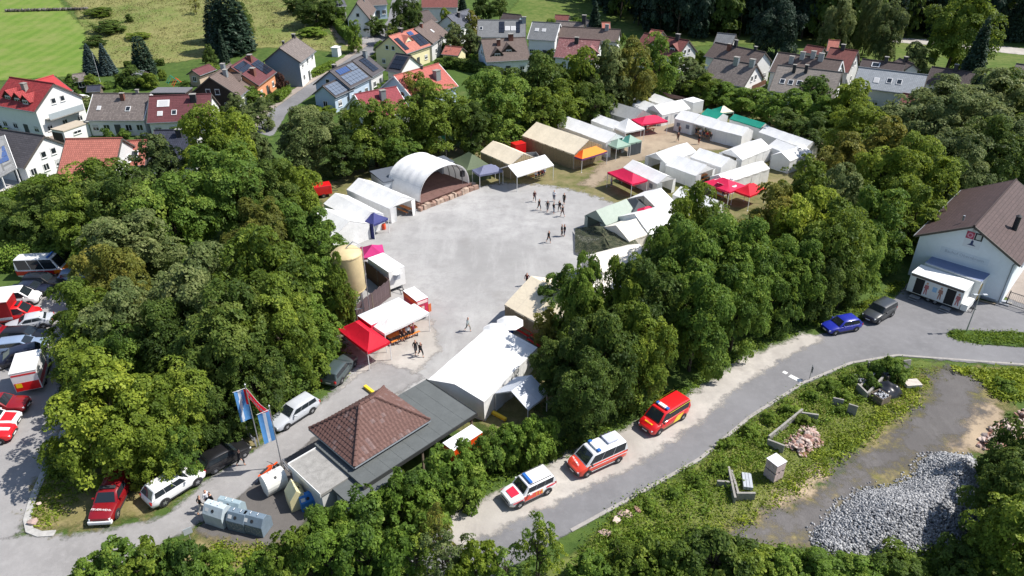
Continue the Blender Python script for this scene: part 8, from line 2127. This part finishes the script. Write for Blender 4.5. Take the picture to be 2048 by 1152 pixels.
pole_thing('bare white garden flagpole beside the blue spruces', (202, 168), 6.5, 'garden_flagpole', 'flagpole')
def gate():
 o0 = G2((2012, 610)); d = (G2((2048, 622)) - o0).normalized(); a = math.atan2(d.y, d.x)
 o = empty('steel_gate', (o0.x, o0.y, 0.06), a, 'double steel bar gate at the corner of the hall', 'gate')
 for k in range(2):
  x0 = k * 2.2
  for z in (0.15, 1.6):
   b = MB(); b.box(x0, x0 + 2.05, -0.03, 0.03, z, z + 0.06); b.build('rail', M_PLASTIC, o)
  for i in range(11):
   b = MB(); b.box(x0 + 0.1 + 0.185 * i - 0.012, x0 + 0.1 + 0.185 * i + 0.012, -0.012, 0.012, 0.213, 1.597); b.build('bar', M_STEEL, o)
  b = MB(); b.box(x0 - 0.1, x0 - 0.003, -0.06, 0.06, 0, 1.8); b.build('post', M_PLASTIC, o)
gate()
sheet('patio', [(2000, 590), (2030, 545), (2110, 500), (2140, 560), (2050, 610)], MG_PAVE, 0.07, 0.5)
def planks():
 p = G2((1985, 603)); o = empty('plank_stack', (p.x, p.y, 0.06), -0.7, 'grey boards and a ramp lying beside the toilet trailers', 'boards')
 for k, (x, y, z, L, w) in enumerate(((0, 0, 0.02, 3.2, 0.5), (0.3, 0.5, 0.02, 3.0, 0.4), (0.1, 0.2, 0.16, 2.6, 0.5), (-0.6, -0.9, 0.02, 2.0, 0.2))):
  b = MB(); b.cbox((x, y, z + 0.06), (L, w, 0.12), 0.06 * k); b.build('plank', [M_STEEL, M_CONC, mat('ramp_grey', S(150, 154, 160), 0.6, 0.1), M_WOOD][k], o)
planks()
def slab_wall(label, a, b_, h, t=0.18, lean=0.0, name='concrete_bin_wall', m=M_CONC):
 p, q = G2(a), G2(b_); c = (p + q) / 2; d = q - p; L = d.length
 o = empty(name, (c.x, c.y, 0.0), math.atan2(d.y, d.x), label, 'concrete wall', 'concrete walls of the stone yard')
 n = max(1, round(L / 1.6))
 for k in range(n):
  x0, x1 = -L / 2 + L * k / n + 0.01, -L / 2 + L * (k + 1) / n - 0.01
  b = MB(); b.hexa([(x0, -t / 2, -0.1), (x1, -t / 2, -0.1), (x1, t / 2, -0.1), (x0, t / 2, -0.1), (x0, -t / 2 + lean, h), (x1, -t / 2 + lean, h), (x1, t / 2 + lean, h), (x0, t / 2 + lean, h)]); b.build('slab', m, o, bevel=0.015)
slab_wall('concrete slab along the back of the red stone heap', (1535, 885), (1602, 830), 0.75)
slab_wall('concrete slab at the front left of the red stone heap', (1532, 893), (1566, 906), 0.85)
slab_wall('concrete slab at the rear right of the red stone heap', (1600, 838), (1634, 843), 0.8)
slab_wall('concrete slab pair left of the paver pallet, long one', (1455, 945), (1468, 1008), 0.7)
slab_wall('concrete slab pair left of the paver pallet, rear arm', (1432, 972), (1458, 974), 0.6)
slab_wall('concrete slab in front of the grey boards', (1470, 1000), (1508, 1000), 0.8)
slab_wall('short concrete slab behind the grey boards', (1461, 950), (1474, 995), 0.6)
slab_wall('dark concrete slab among the weeds, left one', (1662, 810), (1684, 815), 0.9, 0.15)
slab_wall('dark concrete slab among the weeds, right one', (1692, 826), (1711, 832), 1.1, 0.15)
slab_wall('concrete wall of the cobble bins, long front', (1712, 780), (1732, 800), 0.8)
slab_wall('concrete wall of the cobble bins, right side', (1732, 798), (1762, 766), 0.8)
slab_wall('concrete wall of the cobble bins, middle divider', (1716, 783), (1746, 757), 0.7)
slab_wall('concrete wall of the cobble bins, rear angle', (1733, 738), (1748, 750), 0.9)
slab_wall('leaning concrete plate beside the road bank', (1805, 738), (1820, 736), 0.9, 0.12, 0.2)
_rk = random.Random(9)
def rock_meshes(tag_, n, m, flat=0.6):
 out = []
 for k in range(n):
  bm = bmesh.new(); bmesh.ops.create_icosphere(bm, subdivisions=1, radius=0.5)
  for v in bm.verts: v.co = Vector((v.co.x * _rk.uniform(0.7, 1.2), v.co.y * _rk.uniform(0.6, 1.0), v.co.z * flat * _rk.uniform(0.7, 1.2)))
  me = bpy.data.meshes.new('stone'); bm.to_mesh(me); bm.free(); me.materials.append(m[k % len(m)]); out.append(me)
 return out
RS = rock_meshes('red', 8, [mat('red_sandstone', S(178, 154, 144), 0.9, 0.2, 4, bump=0.4), mat('pale_sandstone', S(196, 178, 168), 0.9, 0.2, 4, bump=0.4), mat('dark_sandstone', S(156, 120, 108), 0.9, 0.2, 4, bump=0.4)], 0.5)
def rubble(label, poly, n, hmax, smin, smax, name='stone_heap'):
 P = [G2(p) for p in poly]; c = sum(P, Vector((0, 0))) / len(P)
 o = empty(name, (c.x, c.y, 0), 0, label, 'stone heap')
 k = 0; x0, x1 = min(p.x for p in P), max(p.x for p in P); y0, y1 = min(p.y for p in P), max(p.y for p in P)
 while k < n:
  x, y = _rk.uniform(x0, x1), _rk.uniform(y0, y1)
  sd = float(poly_sd(P, np.array([x]), np.array([y]))[0])
  if sd < 0: continue
  s = _rk.uniform(smin, smax) * (1.15 if sd > 0.5 else 0.85)
  z = min(hmax, sd * 0.55) * _rk.uniform(0.3, 1.0)
  q = link('stone', _rk.choice(RS), o, (x - c.x, y - c.y, z + 0.1)); q.scale = (s, s, s); q.rotation_euler = (_rk.uniform(-0.7, 0.7), _rk.uniform(-0.7, 0.7), _rk.uniform(0, 6.3)); k += 1
 b = MB(); b.poly([(*(p * 0.97 + c * 0.03 - c), 0.06) for p in P]); m = b.build('rubble_bed', mat('rubble_bed', S(150, 112, 96), 0.95, 0.3, 4), o)
rubble('heap of broken reddish sandstone inside the concrete slabs', [(1566, 885), (1600, 858), (1608, 845), (1622, 850), (1640, 875), (1648, 890), (1620, 905), (1612, 918), (1595, 910), (1570, 898)], 230, 0.9, 0.28, 0.6)
rubble('heap of reddish sandstone under the trees at the right edge', [(1950, 890), (1990, 850), (2048, 820), (2080, 850), (2048, 880), (1985, 910)], 90, 1.2, 0.4, 0.9)
def cobble_heap():
 """the big heap of grey cobbles: thousands of setts"""
 poly = [(1622, 1090), (1630, 1060), (1700, 1000), (1720, 985), (1790, 975), (1830, 955), (1845, 920), (1880, 905), (1940, 915), (1975, 950), (1985, 1010), (1990, 1070), (1900, 1100), (1780, 1115), (1680, 1122)]
 P = [G2(p) for p in poly]; rng = np.random.default_rng(8)
 x0, x1 = min(p.x for p in P), max(p.x for p in P); y0, y1 = min(p.y for p in P), max(p.y for p in P)
 def H(X, Y):
  sd = poly_sd(P, X, Y)
  l1 = 1.5 * np.exp(-(((X - G2((1745, 1040)).x) / 3.2) ** 2 + ((Y - G2((1745, 1040)).y) / 2.2) ** 2))
  l2 = 1.7 * np.exp(-(((X - G2((1890, 960)).x) / 2.6) ** 2 + ((Y - G2((1890, 960)).y) / 2.4) ** 2))
  l3 = 1.3 * np.exp(-(((X - G2((1880, 1040)).x) / 3.0) ** 2 + ((Y - G2((1880, 1040)).y) / 2.4) ** 2))
  return np.minimum(np.clip(sd, 0, None) * 0.7, 0.35 + l1 + l2 + l3)
 n = 26000
 X = rng.uniform(x0, x1, n); Y = rng.uniform(y0, y1, n); sd = poly_sd(P, X, Y); k = sd > -0.9 * rng.random(n) ** 5; X, Y = X[k], Y[k]
 Z = H(X, Y) + rng.uniform(0.0, 0.08, len(X)); n = len(X)
 s = rng.uniform(0.055, 0.15, n)
 q = rng.normal(size=(n, 4)); q /= np.linalg.norm(q, axis=1, keepdims=True); w, a, b_, c = q.T
 Rm = np.stack([1 - 2 * (b_ * b_ + c * c), 2 * (a * b_ - c * w), 2 * (a * c + b_ * w), 2 * (a * b_ + c * w), 1 - 2 * (a * a + c * c), 2 * (b_ * c - a * w), 2 * (a * c - b_ * w), 2 * (b_ * c + a * w), 1 - 2 * (a * a + b_ * b_)], 1).reshape(n, 3, 3)
 cube = np.array([(-1, -1, -1), (1, -1, -1), (1, 1, -1), (-1, 1, -1), (-1, -1, 1), (1, -1, 1), (1, 1, 1), (-1, 1, 1)], float) * 0.55
 V = np.einsum('nij,nkj->nki', Rm, cube[None] * (s[:, None, None] * rng.uniform(0.75, 1.2, (n, 8, 3)))) + np.stack([X, Y, Z], 1)[:, None, :]
 F = np.array([(3, 2, 1, 0), (4, 5, 6, 7), (0, 1, 5, 4), (1, 2, 6, 5), (2, 3, 7, 6), (3, 0, 4, 7)])
 Q = (np.arange(n)[:, None, None] * 8 + F[None]).reshape(-1, 4)
 me = np_mesh('cobbles', V.reshape(-1, 3), Q)
 at = me.attributes.new('tint', 'FLOAT', 'FACE'); at.data.foreach_set('value', np.repeat(rng.random(n), 6).astype(np.float32))
 t = NT('cobble_granite'); A = t.new('ShaderNodeAttribute'); A.attribute_name = 'tint'
 t.base(t.ramp(A.outputs['Fac'], [(0.0, (0.15, 0.155, 0.165)), (0.6, (0.31, 0.315, 0.33)), (1.0, (0.5, 0.5, 0.5))])); t.rough(0.85, 0.2)
 me.materials.append(t.mat)
 tag(link('cobbles', me), 'big heap of loose grey cobblestones in the stone yard', 'cobbles', None, 'stuff')
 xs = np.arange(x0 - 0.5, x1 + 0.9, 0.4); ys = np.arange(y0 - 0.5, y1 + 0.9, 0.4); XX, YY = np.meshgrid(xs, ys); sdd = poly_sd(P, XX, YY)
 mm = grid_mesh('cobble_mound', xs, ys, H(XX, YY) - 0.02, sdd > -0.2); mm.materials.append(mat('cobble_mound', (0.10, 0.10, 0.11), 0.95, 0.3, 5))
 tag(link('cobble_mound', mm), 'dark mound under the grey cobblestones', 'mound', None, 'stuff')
cobble_heap()
def paver_pallet():
 g = G2((1545, 955)); o = empty('paver_pallet', (g.x, g.y, 0.05), 0.55, 'square stack of pale paving blocks wrapped on pallets', 'pallet')
 m = mat('paver_pink', S(196, 176, 172), 0.85, 0.15, 3); rnd = random.Random(1)
 for lv in range(2):
  z0 = lv * 0.95
  for x in (-0.45, 0, 0.45):
   b = MB(); b.box(x - 0.06, x + 0.06, -0.55, 0.55, z0, z0 + 0.1); b.build('pallet_bearer', M_WOOD, o)
  for r in range(4):
   for i in range(3):
    for j in range(3):
     b = MB(); b.box(-0.54 + 0.36 * i + 0.006, -0.54 + 0.36 * (i + 1) - 0.006, -0.54 + 0.36 * j + 0.006, -0.54 + 0.36 * (j + 1) - 0.006, z0 + 0.103 + 0.2 * r, z0 + 0.103 + 0.2 * r + 0.192); b.build('paving_block', m, o)
 b = MB(); b.box(-0.57, 0.57, -0.57, 0.57, 1.86, 1.9); b.build('cover_sheet', mat('cover_sheet', S(224, 220, 226), 0.4, 0.06, 3), o)
paver_pallet()
def board_stack(label, p, rz, n, L, w, m, name='board_stack', z0=0.05, gap=0.03):
 g = G2(p); o = empty(name, (g.x, g.y, z0), rz, label, 'boards')
 for s in (-0.35, 0.35):
  b = MB(); b.box(L * s - 0.05, L * s + 0.05, -w * n / 2, w * n / 2, 0, 0.1); b.build('bearer', M_WOOD, o)
 for k in range(n):
  y = (k - (n - 1) / 2) * w
  for lv in range(2):
   b = MB(); b.box(-L / 2, L / 2, y - w / 2 + gap / 2, y + w / 2 - gap / 2, 0.103 + 0.16 * lv, 0.103 + 0.16 * lv + 0.15); b.build('plank', m, o)
board_stack('small pallet of pale boards in the yard grass', (1822, 772), 0.1, 5, 1.5, 0.2, mat('bleached_wood', S(206, 196, 186), 0.85, 0.15, 4), 'wooden_pallet')
board_stack('stack of grey kerb stones in the concrete corner', (1493, 968), 1.4, 3, 1.6, 0.25, mat('grey_kerbs', S(176, 180, 186), 0.8, 0.12, 4), 'kerb_stack')
def crate(label, p, h, w, fill, rz, m=M_WOOD):
 g = G2(p); o = empty('stone_crate', (g.x, g.y, 0.03), rz, label, 'crate', 'crates and bins of cobbles')
 for s in (-1, 1):
  for k in range(3):
   z = 0.05 + (h - 0.05) * k / 3
   b = MB(); b.box(-w / 2, w / 2, s * w / 2 - 0.02, s * w / 2 + 0.02, z, z + (h - 0.05) / 3 - 0.02); b.build('slat', m, o)
   b = MB(); b.box(s * (w / 2 - 0.022) - 0.02, s * (w / 2 - 0.022) + 0.02, -w / 2 + 0.023, w / 2 - 0.023, z, z + (h - 0.05) / 3 - 0.02); b.build('slat', m, o)
 b = MB(); b.box(-w / 2 + 0.06, w / 2 - 0.06, -w / 2 + 0.06, w / 2 - 0.06, 0, h - 0.16); b.build('filling', M_DARK, o)
 for k in range(40):
  q = link('stone', GS[k % len(GS)], o, (_rk.uniform(-w / 2 + 0.12, w / 2 - 0.12), _rk.uniform(-w / 2 + 0.12, w / 2 - 0.12), h - 0.1 + _rk.uniform(-0.02, 0.06))); s = _rk.uniform(0.2, 0.28); q.scale = (s, s, s); q.rotation_euler = (_rk.uniform(0, 3), _rk.uniform(0, 3), _rk.uniform(0, 6))
GS = rock_meshes('grey', 5, [mat('grey_cobble', S(170, 172, 178), 0.85, 0.2, 5), mat('pale_cobble', S(206, 206, 206), 0.85, 0.15, 5), mat('dark_cobble', S(110, 112, 120), 0.85, 0.2, 5)], 0.85)
crate('wooden crate of grey cobbles nearest the black tarpaulin', (1758, 802), 0.8, 1.2, 0, 0.5)
crate('wooden crate of pale cobbles behind the black tarpaulin', (1770, 755), 0.7, 1.2, 0, 0.5)
crate('concrete bin of cobbles in the middle of the bin row', (1738, 777), 0.5, 1.1, 0, 0.6, M_CONC)
crate('concrete bin of cobbles under the weeds', (1716, 764), 0.5, 1.1, 0, 0.6, M_CONC)
def tarp():
 g = G2((1772, 785)); o = empty('tarpaulin_heap', (g.x, g.y, 0), 0.4, 'black tarpaulin thrown over a heap between the cobble crates', 'tarpaulin')
 b = MB(); b.grid(lambda u, v: ((u - 0.5) * 2.4, (v - 0.5) * 2.2, 1.05 * max(0, 1 - (2 * u - 1) ** 4) * max(0, 1 - (2 * v - 1) ** 4) * (0.85 + 0.12 * math.sin(9 * u + 4 * v)) + 0.05 * math.sin(14 * u) * math.cos(11 * v)), 18, 18); b.build('tarpaulin', mat('black_tarpaulin', (0.02, 0.022, 0.028), 0.3, 0.2, 3), o, smooth=70)
 b = MB(); b.box(-0.9, 0.9, -0.8, 0.8, 0, 0.6); b.build('heap_core', M_DARK, o)
tarp()
def stones_on_bank():
 for i, (p, s) in enumerate((((1250, 1030), 0.9), ((1232, 1042), 0.7), ((1275, 1022), 0.6), ((1210, 1068), 0.8))):
  g = G2(p); o = link('boulder', RS[i], None, (g.x, g.y, 0.15)); o.scale = (s * 1.6, s * 1.2, s); o.rotation_euler = (0.2, 0.1, i)
  tag(o, ['flat pale boulder on the road bank, uppermost but one', 'flat pale boulder on the road bank beside the widest', 'small pale boulder highest on the road bank', 'lowest pale boulder on the road bank'][i], 'boulder', 'boulders on the road bank')
 for i, (p, s) in enumerate((((68, 1048), 0.9), ((80, 1012), 0.45))):
  g = G2(p); o = link('boulder', RS[i + 3], None, (g.x, g.y, 0.25)); o.scale = (s, s, s)
  tag(o, ['large pinkish boulder behind the pale kerb', 'small boulder stone above the large one at the kerb'][i], 'boulder', 'boulders on the green island')
stones_on_bank()
WL = rock_meshes('wall', 4, [mat('dark_log', S(84, 78, 74), 0.9, 0.3, 4), mat('grey_log', S(120, 114, 108), 0.9, 0.3, 4)], 0.85)
def drywall():
 a, b_ = G2((14, 24)), G2((178, 20)); L = (b_ - a).length; d = (b_ - a) / L
 o = empty('log_stack', (a.x, a.y, float(hgt(a.x, a.y))), math.atan2(d.y, d.x), 'long low dark stack of logs across the upper meadow', 'log stack')
 rnd = random.Random(3); x = 0
 while x < L:
  w = rnd.uniform(0.7, 1.3)
  p = a + d * x; z = float(hgt(p.x, p.y)) - float(hgt(a.x, a.y))
  q = link('log', WL[rnd.randrange(4)], o, (x, 0, z + 0.45)); q.scale = (w * 1.3, 1.2, 1.2); q.rotation_euler = (rnd.uniform(-.3, .3), rnd.uniform(-.3, .3), rnd.uniform(0, 6)); x += w * 0.75
drywall()
def sculpture():
 g = G((458, 113)); o = empty('stone_stele', g, 0.3, 'upright pale pink rough stone on the slope beside the slim conifer', 'stone')
 rnd = random.Random(6); n = 8
 rings = [[(r * math.cos(2 * math.pi * k / n) * rnd.uniform(0.85, 1.1), r * 0.7 * math.sin(2 * math.pi * k / n) * rnd.uniform(0.85, 1.1), z) for k in range(n)] for z, r in ((-0.2, 0.8), (0.8, 0.85), (1.8, 0.75), (2.6, 0.7), (3.1, 0.4))]
 b = MB(); b.loft(rings); b.build('stone', mat('pink_stone', S(208, 186, 174), 0.9, 0.25, 3, bump=0.5), o)
 b = MB(); b.box(-0.9, 0.9, -0.8, 0.8, -0.3, 0.1); b.build('plinth', M_CONC, o)
sculpture()
def pool():
 P = [(1518, 203), (1548, 208), (1544, 214), (1515, 209)]
 Q = [G2(p, 0.9) for p in P]; c = sum(Q, Vector((0, 0))) / 4
 o = empty('garden_pool', (c.x, c.y, 0), 0, 'turquoise garden pool beside the streaked roof house', 'pool')
 b = MB(); b.slab([(*(q - c), 0.9) for q in Q], 0.9); b.build('pool_wall', mat('pool_wall', S(190, 196, 200), 0.6, 0.05), o)
 b = MB(); b.poly([(*((q - c) * 0.9), 0.905) for q in Q]); b.build('pool_water', mat('pool_water', (0.06, 0.5, 0.55), 0.08, 0.05), o)
pool()
def garden_bits():
 for p, m, lb in (((345, 165), mat('play_green', S(40, 160, 140), 0.5, 0.05), 'turquoise play frame in the gardens'), ((356, 170), mat('play_orange', S(236, 90, 50), 0.5, 0.05), 'orange slide in the gardens')):
  g = G(p); o = empty('play_frame', g, 0.7, lb, 'play equipment')
  for s in (-1, 1):
   b = MB(); b.tube([(-1.2, s * 0.6, 0), (0, s * 0.5, 1.5), (1.2, s * 0.6, 0)], 0.06, 6); b.build('frame', m, o)
  b = MB(); b.slab([(-0.1, -0.4, 1.45), (-0.1, 0.4, 1.45), (1.3, 0.4, 0.2), (1.3, -0.4, 0.2)], 0.06); b.build('slide', m, o)
 for p, lb in (((160, 190), 'white garden parasol on the terrace of the red roofed house'),):
  parasol(lb, p, 2.3, 1.6)
garden_bits()
def red_wagon():
 g = G2((646, 392)); o = empty('red_trailer', (g.x, g.y, 0), 0.4, 'red box trailer end showing behind the left tents', 'trailer')
 b = MB(); b.box(-1.3, 1.3, -0.9, 0.9, 0.5, 1.9); b.build('body', P_RED, o, bevel=0.08)
 for s in (-1, 1): add_wheel(o, 0, s * 0.85, 0.33, 0.2)
 b = MB(); b.tube([(1.3, 0, 0.6), (2.3, 0, 0.55)], 0.05, 6); b.build('drawbar', M_PLASTIC, o)
red_wagon()
def orange_boards():
 g = G2((714, 640)); o = empty('folded_bench', (g.x, g.y, 0.05), 0.6, 'orange folded benches leaning behind the board fence', 'bench')
 for k in range(3):
  b = MB(); b.hexa([(-0.9, 0.12 * k, 0), (0.9, 0.12 * k, 0), (0.9, 0.12 * k + 0.05, 0), (-0.9, 0.12 * k + 0.05, 0), (-0.9, 0.4 + 0.12 * k, 1.1), (0.9, 0.4 + 0.12 * k, 1.1), (0.9, 0.45 + 0.12 * k, 1.1), (-0.9, 0.45 + 0.12 * k, 1.1)]); b.build('board', M_ORANGEWOOD, o)
orange_boards()
def dark_tarp():
 P = [((1326, 184), 2.6), ((1350, 190), 2.2), ((1374, 196), 2.4), ((1366, 200), 1.9), ((1340, 196), 1.7), ((1322, 188), 2.0)]
 Q = [Vector((*G2(p, z), z)) for p, z in P]; c = sum(Q, Vector((0, 0, 0))) / 6; c.z = 0
 o = empty('tarpaulin_roof', c, 0, 'dark sagging tarpaulin behind the farthest tents', 'tarpaulin')
 b = MB(); R_ = [q - c for q in Q]; b.slab(R_[:3] + R_[3:], 0.03); b.build('tarpaulin', mat('brown_tarp', S(120, 96, 92), 0.7, 0.2, 3), o)
 for q in (R_[0], R_[2]):
  b = MB(); b.tube([(q.x, q.y, 0), tuple(q)], 0.04, 5); b.build('pole', M_WOOD, o)
dark_tarp()
def cooler(label, p, m):
 g = G2(p); o = empty('drink_barrel', (g.x, g.y, 0.05), 0, label, 'barrel'); n = 12
 ring = lambda r, z: [(r * math.cos(2 * math.pi * k / n), r * math.sin(2 * math.pi * k / n), z) for k in range(n)]
 b = MB(); b.loft([ring(0.26, 0), ring(0.3, 0.2), ring(0.3, 0.65), ring(0.25, 0.85)]); b.build('drum', m, o, smooth=40)
 b = MB(); b.loft([ring(0.2, 0.853), ring(0.2, 0.9)]); b.build('lid', M_PLASTIC, o)
cooler('blue plastic barrel beside the grey canopy', (945, 356), mat('barrel_blue', S(30, 84, 190), 0.4, 0.05))
cooler('bright blue barrel between the white parasols', (1021, 667), mat('barrel_blue', S(30, 84, 190), 0.4, 0.05))
cooler('orange red barrel in front of the navy canopy', (768, 459), mat('barrel_orange', S(226, 84, 50), 0.4, 0.05))
print('TRIS', sum(len(m.loops) - 2 * len(m.polygons) for m in bpy.data.meshes), 'OBJ', len(bpy.data.objects))
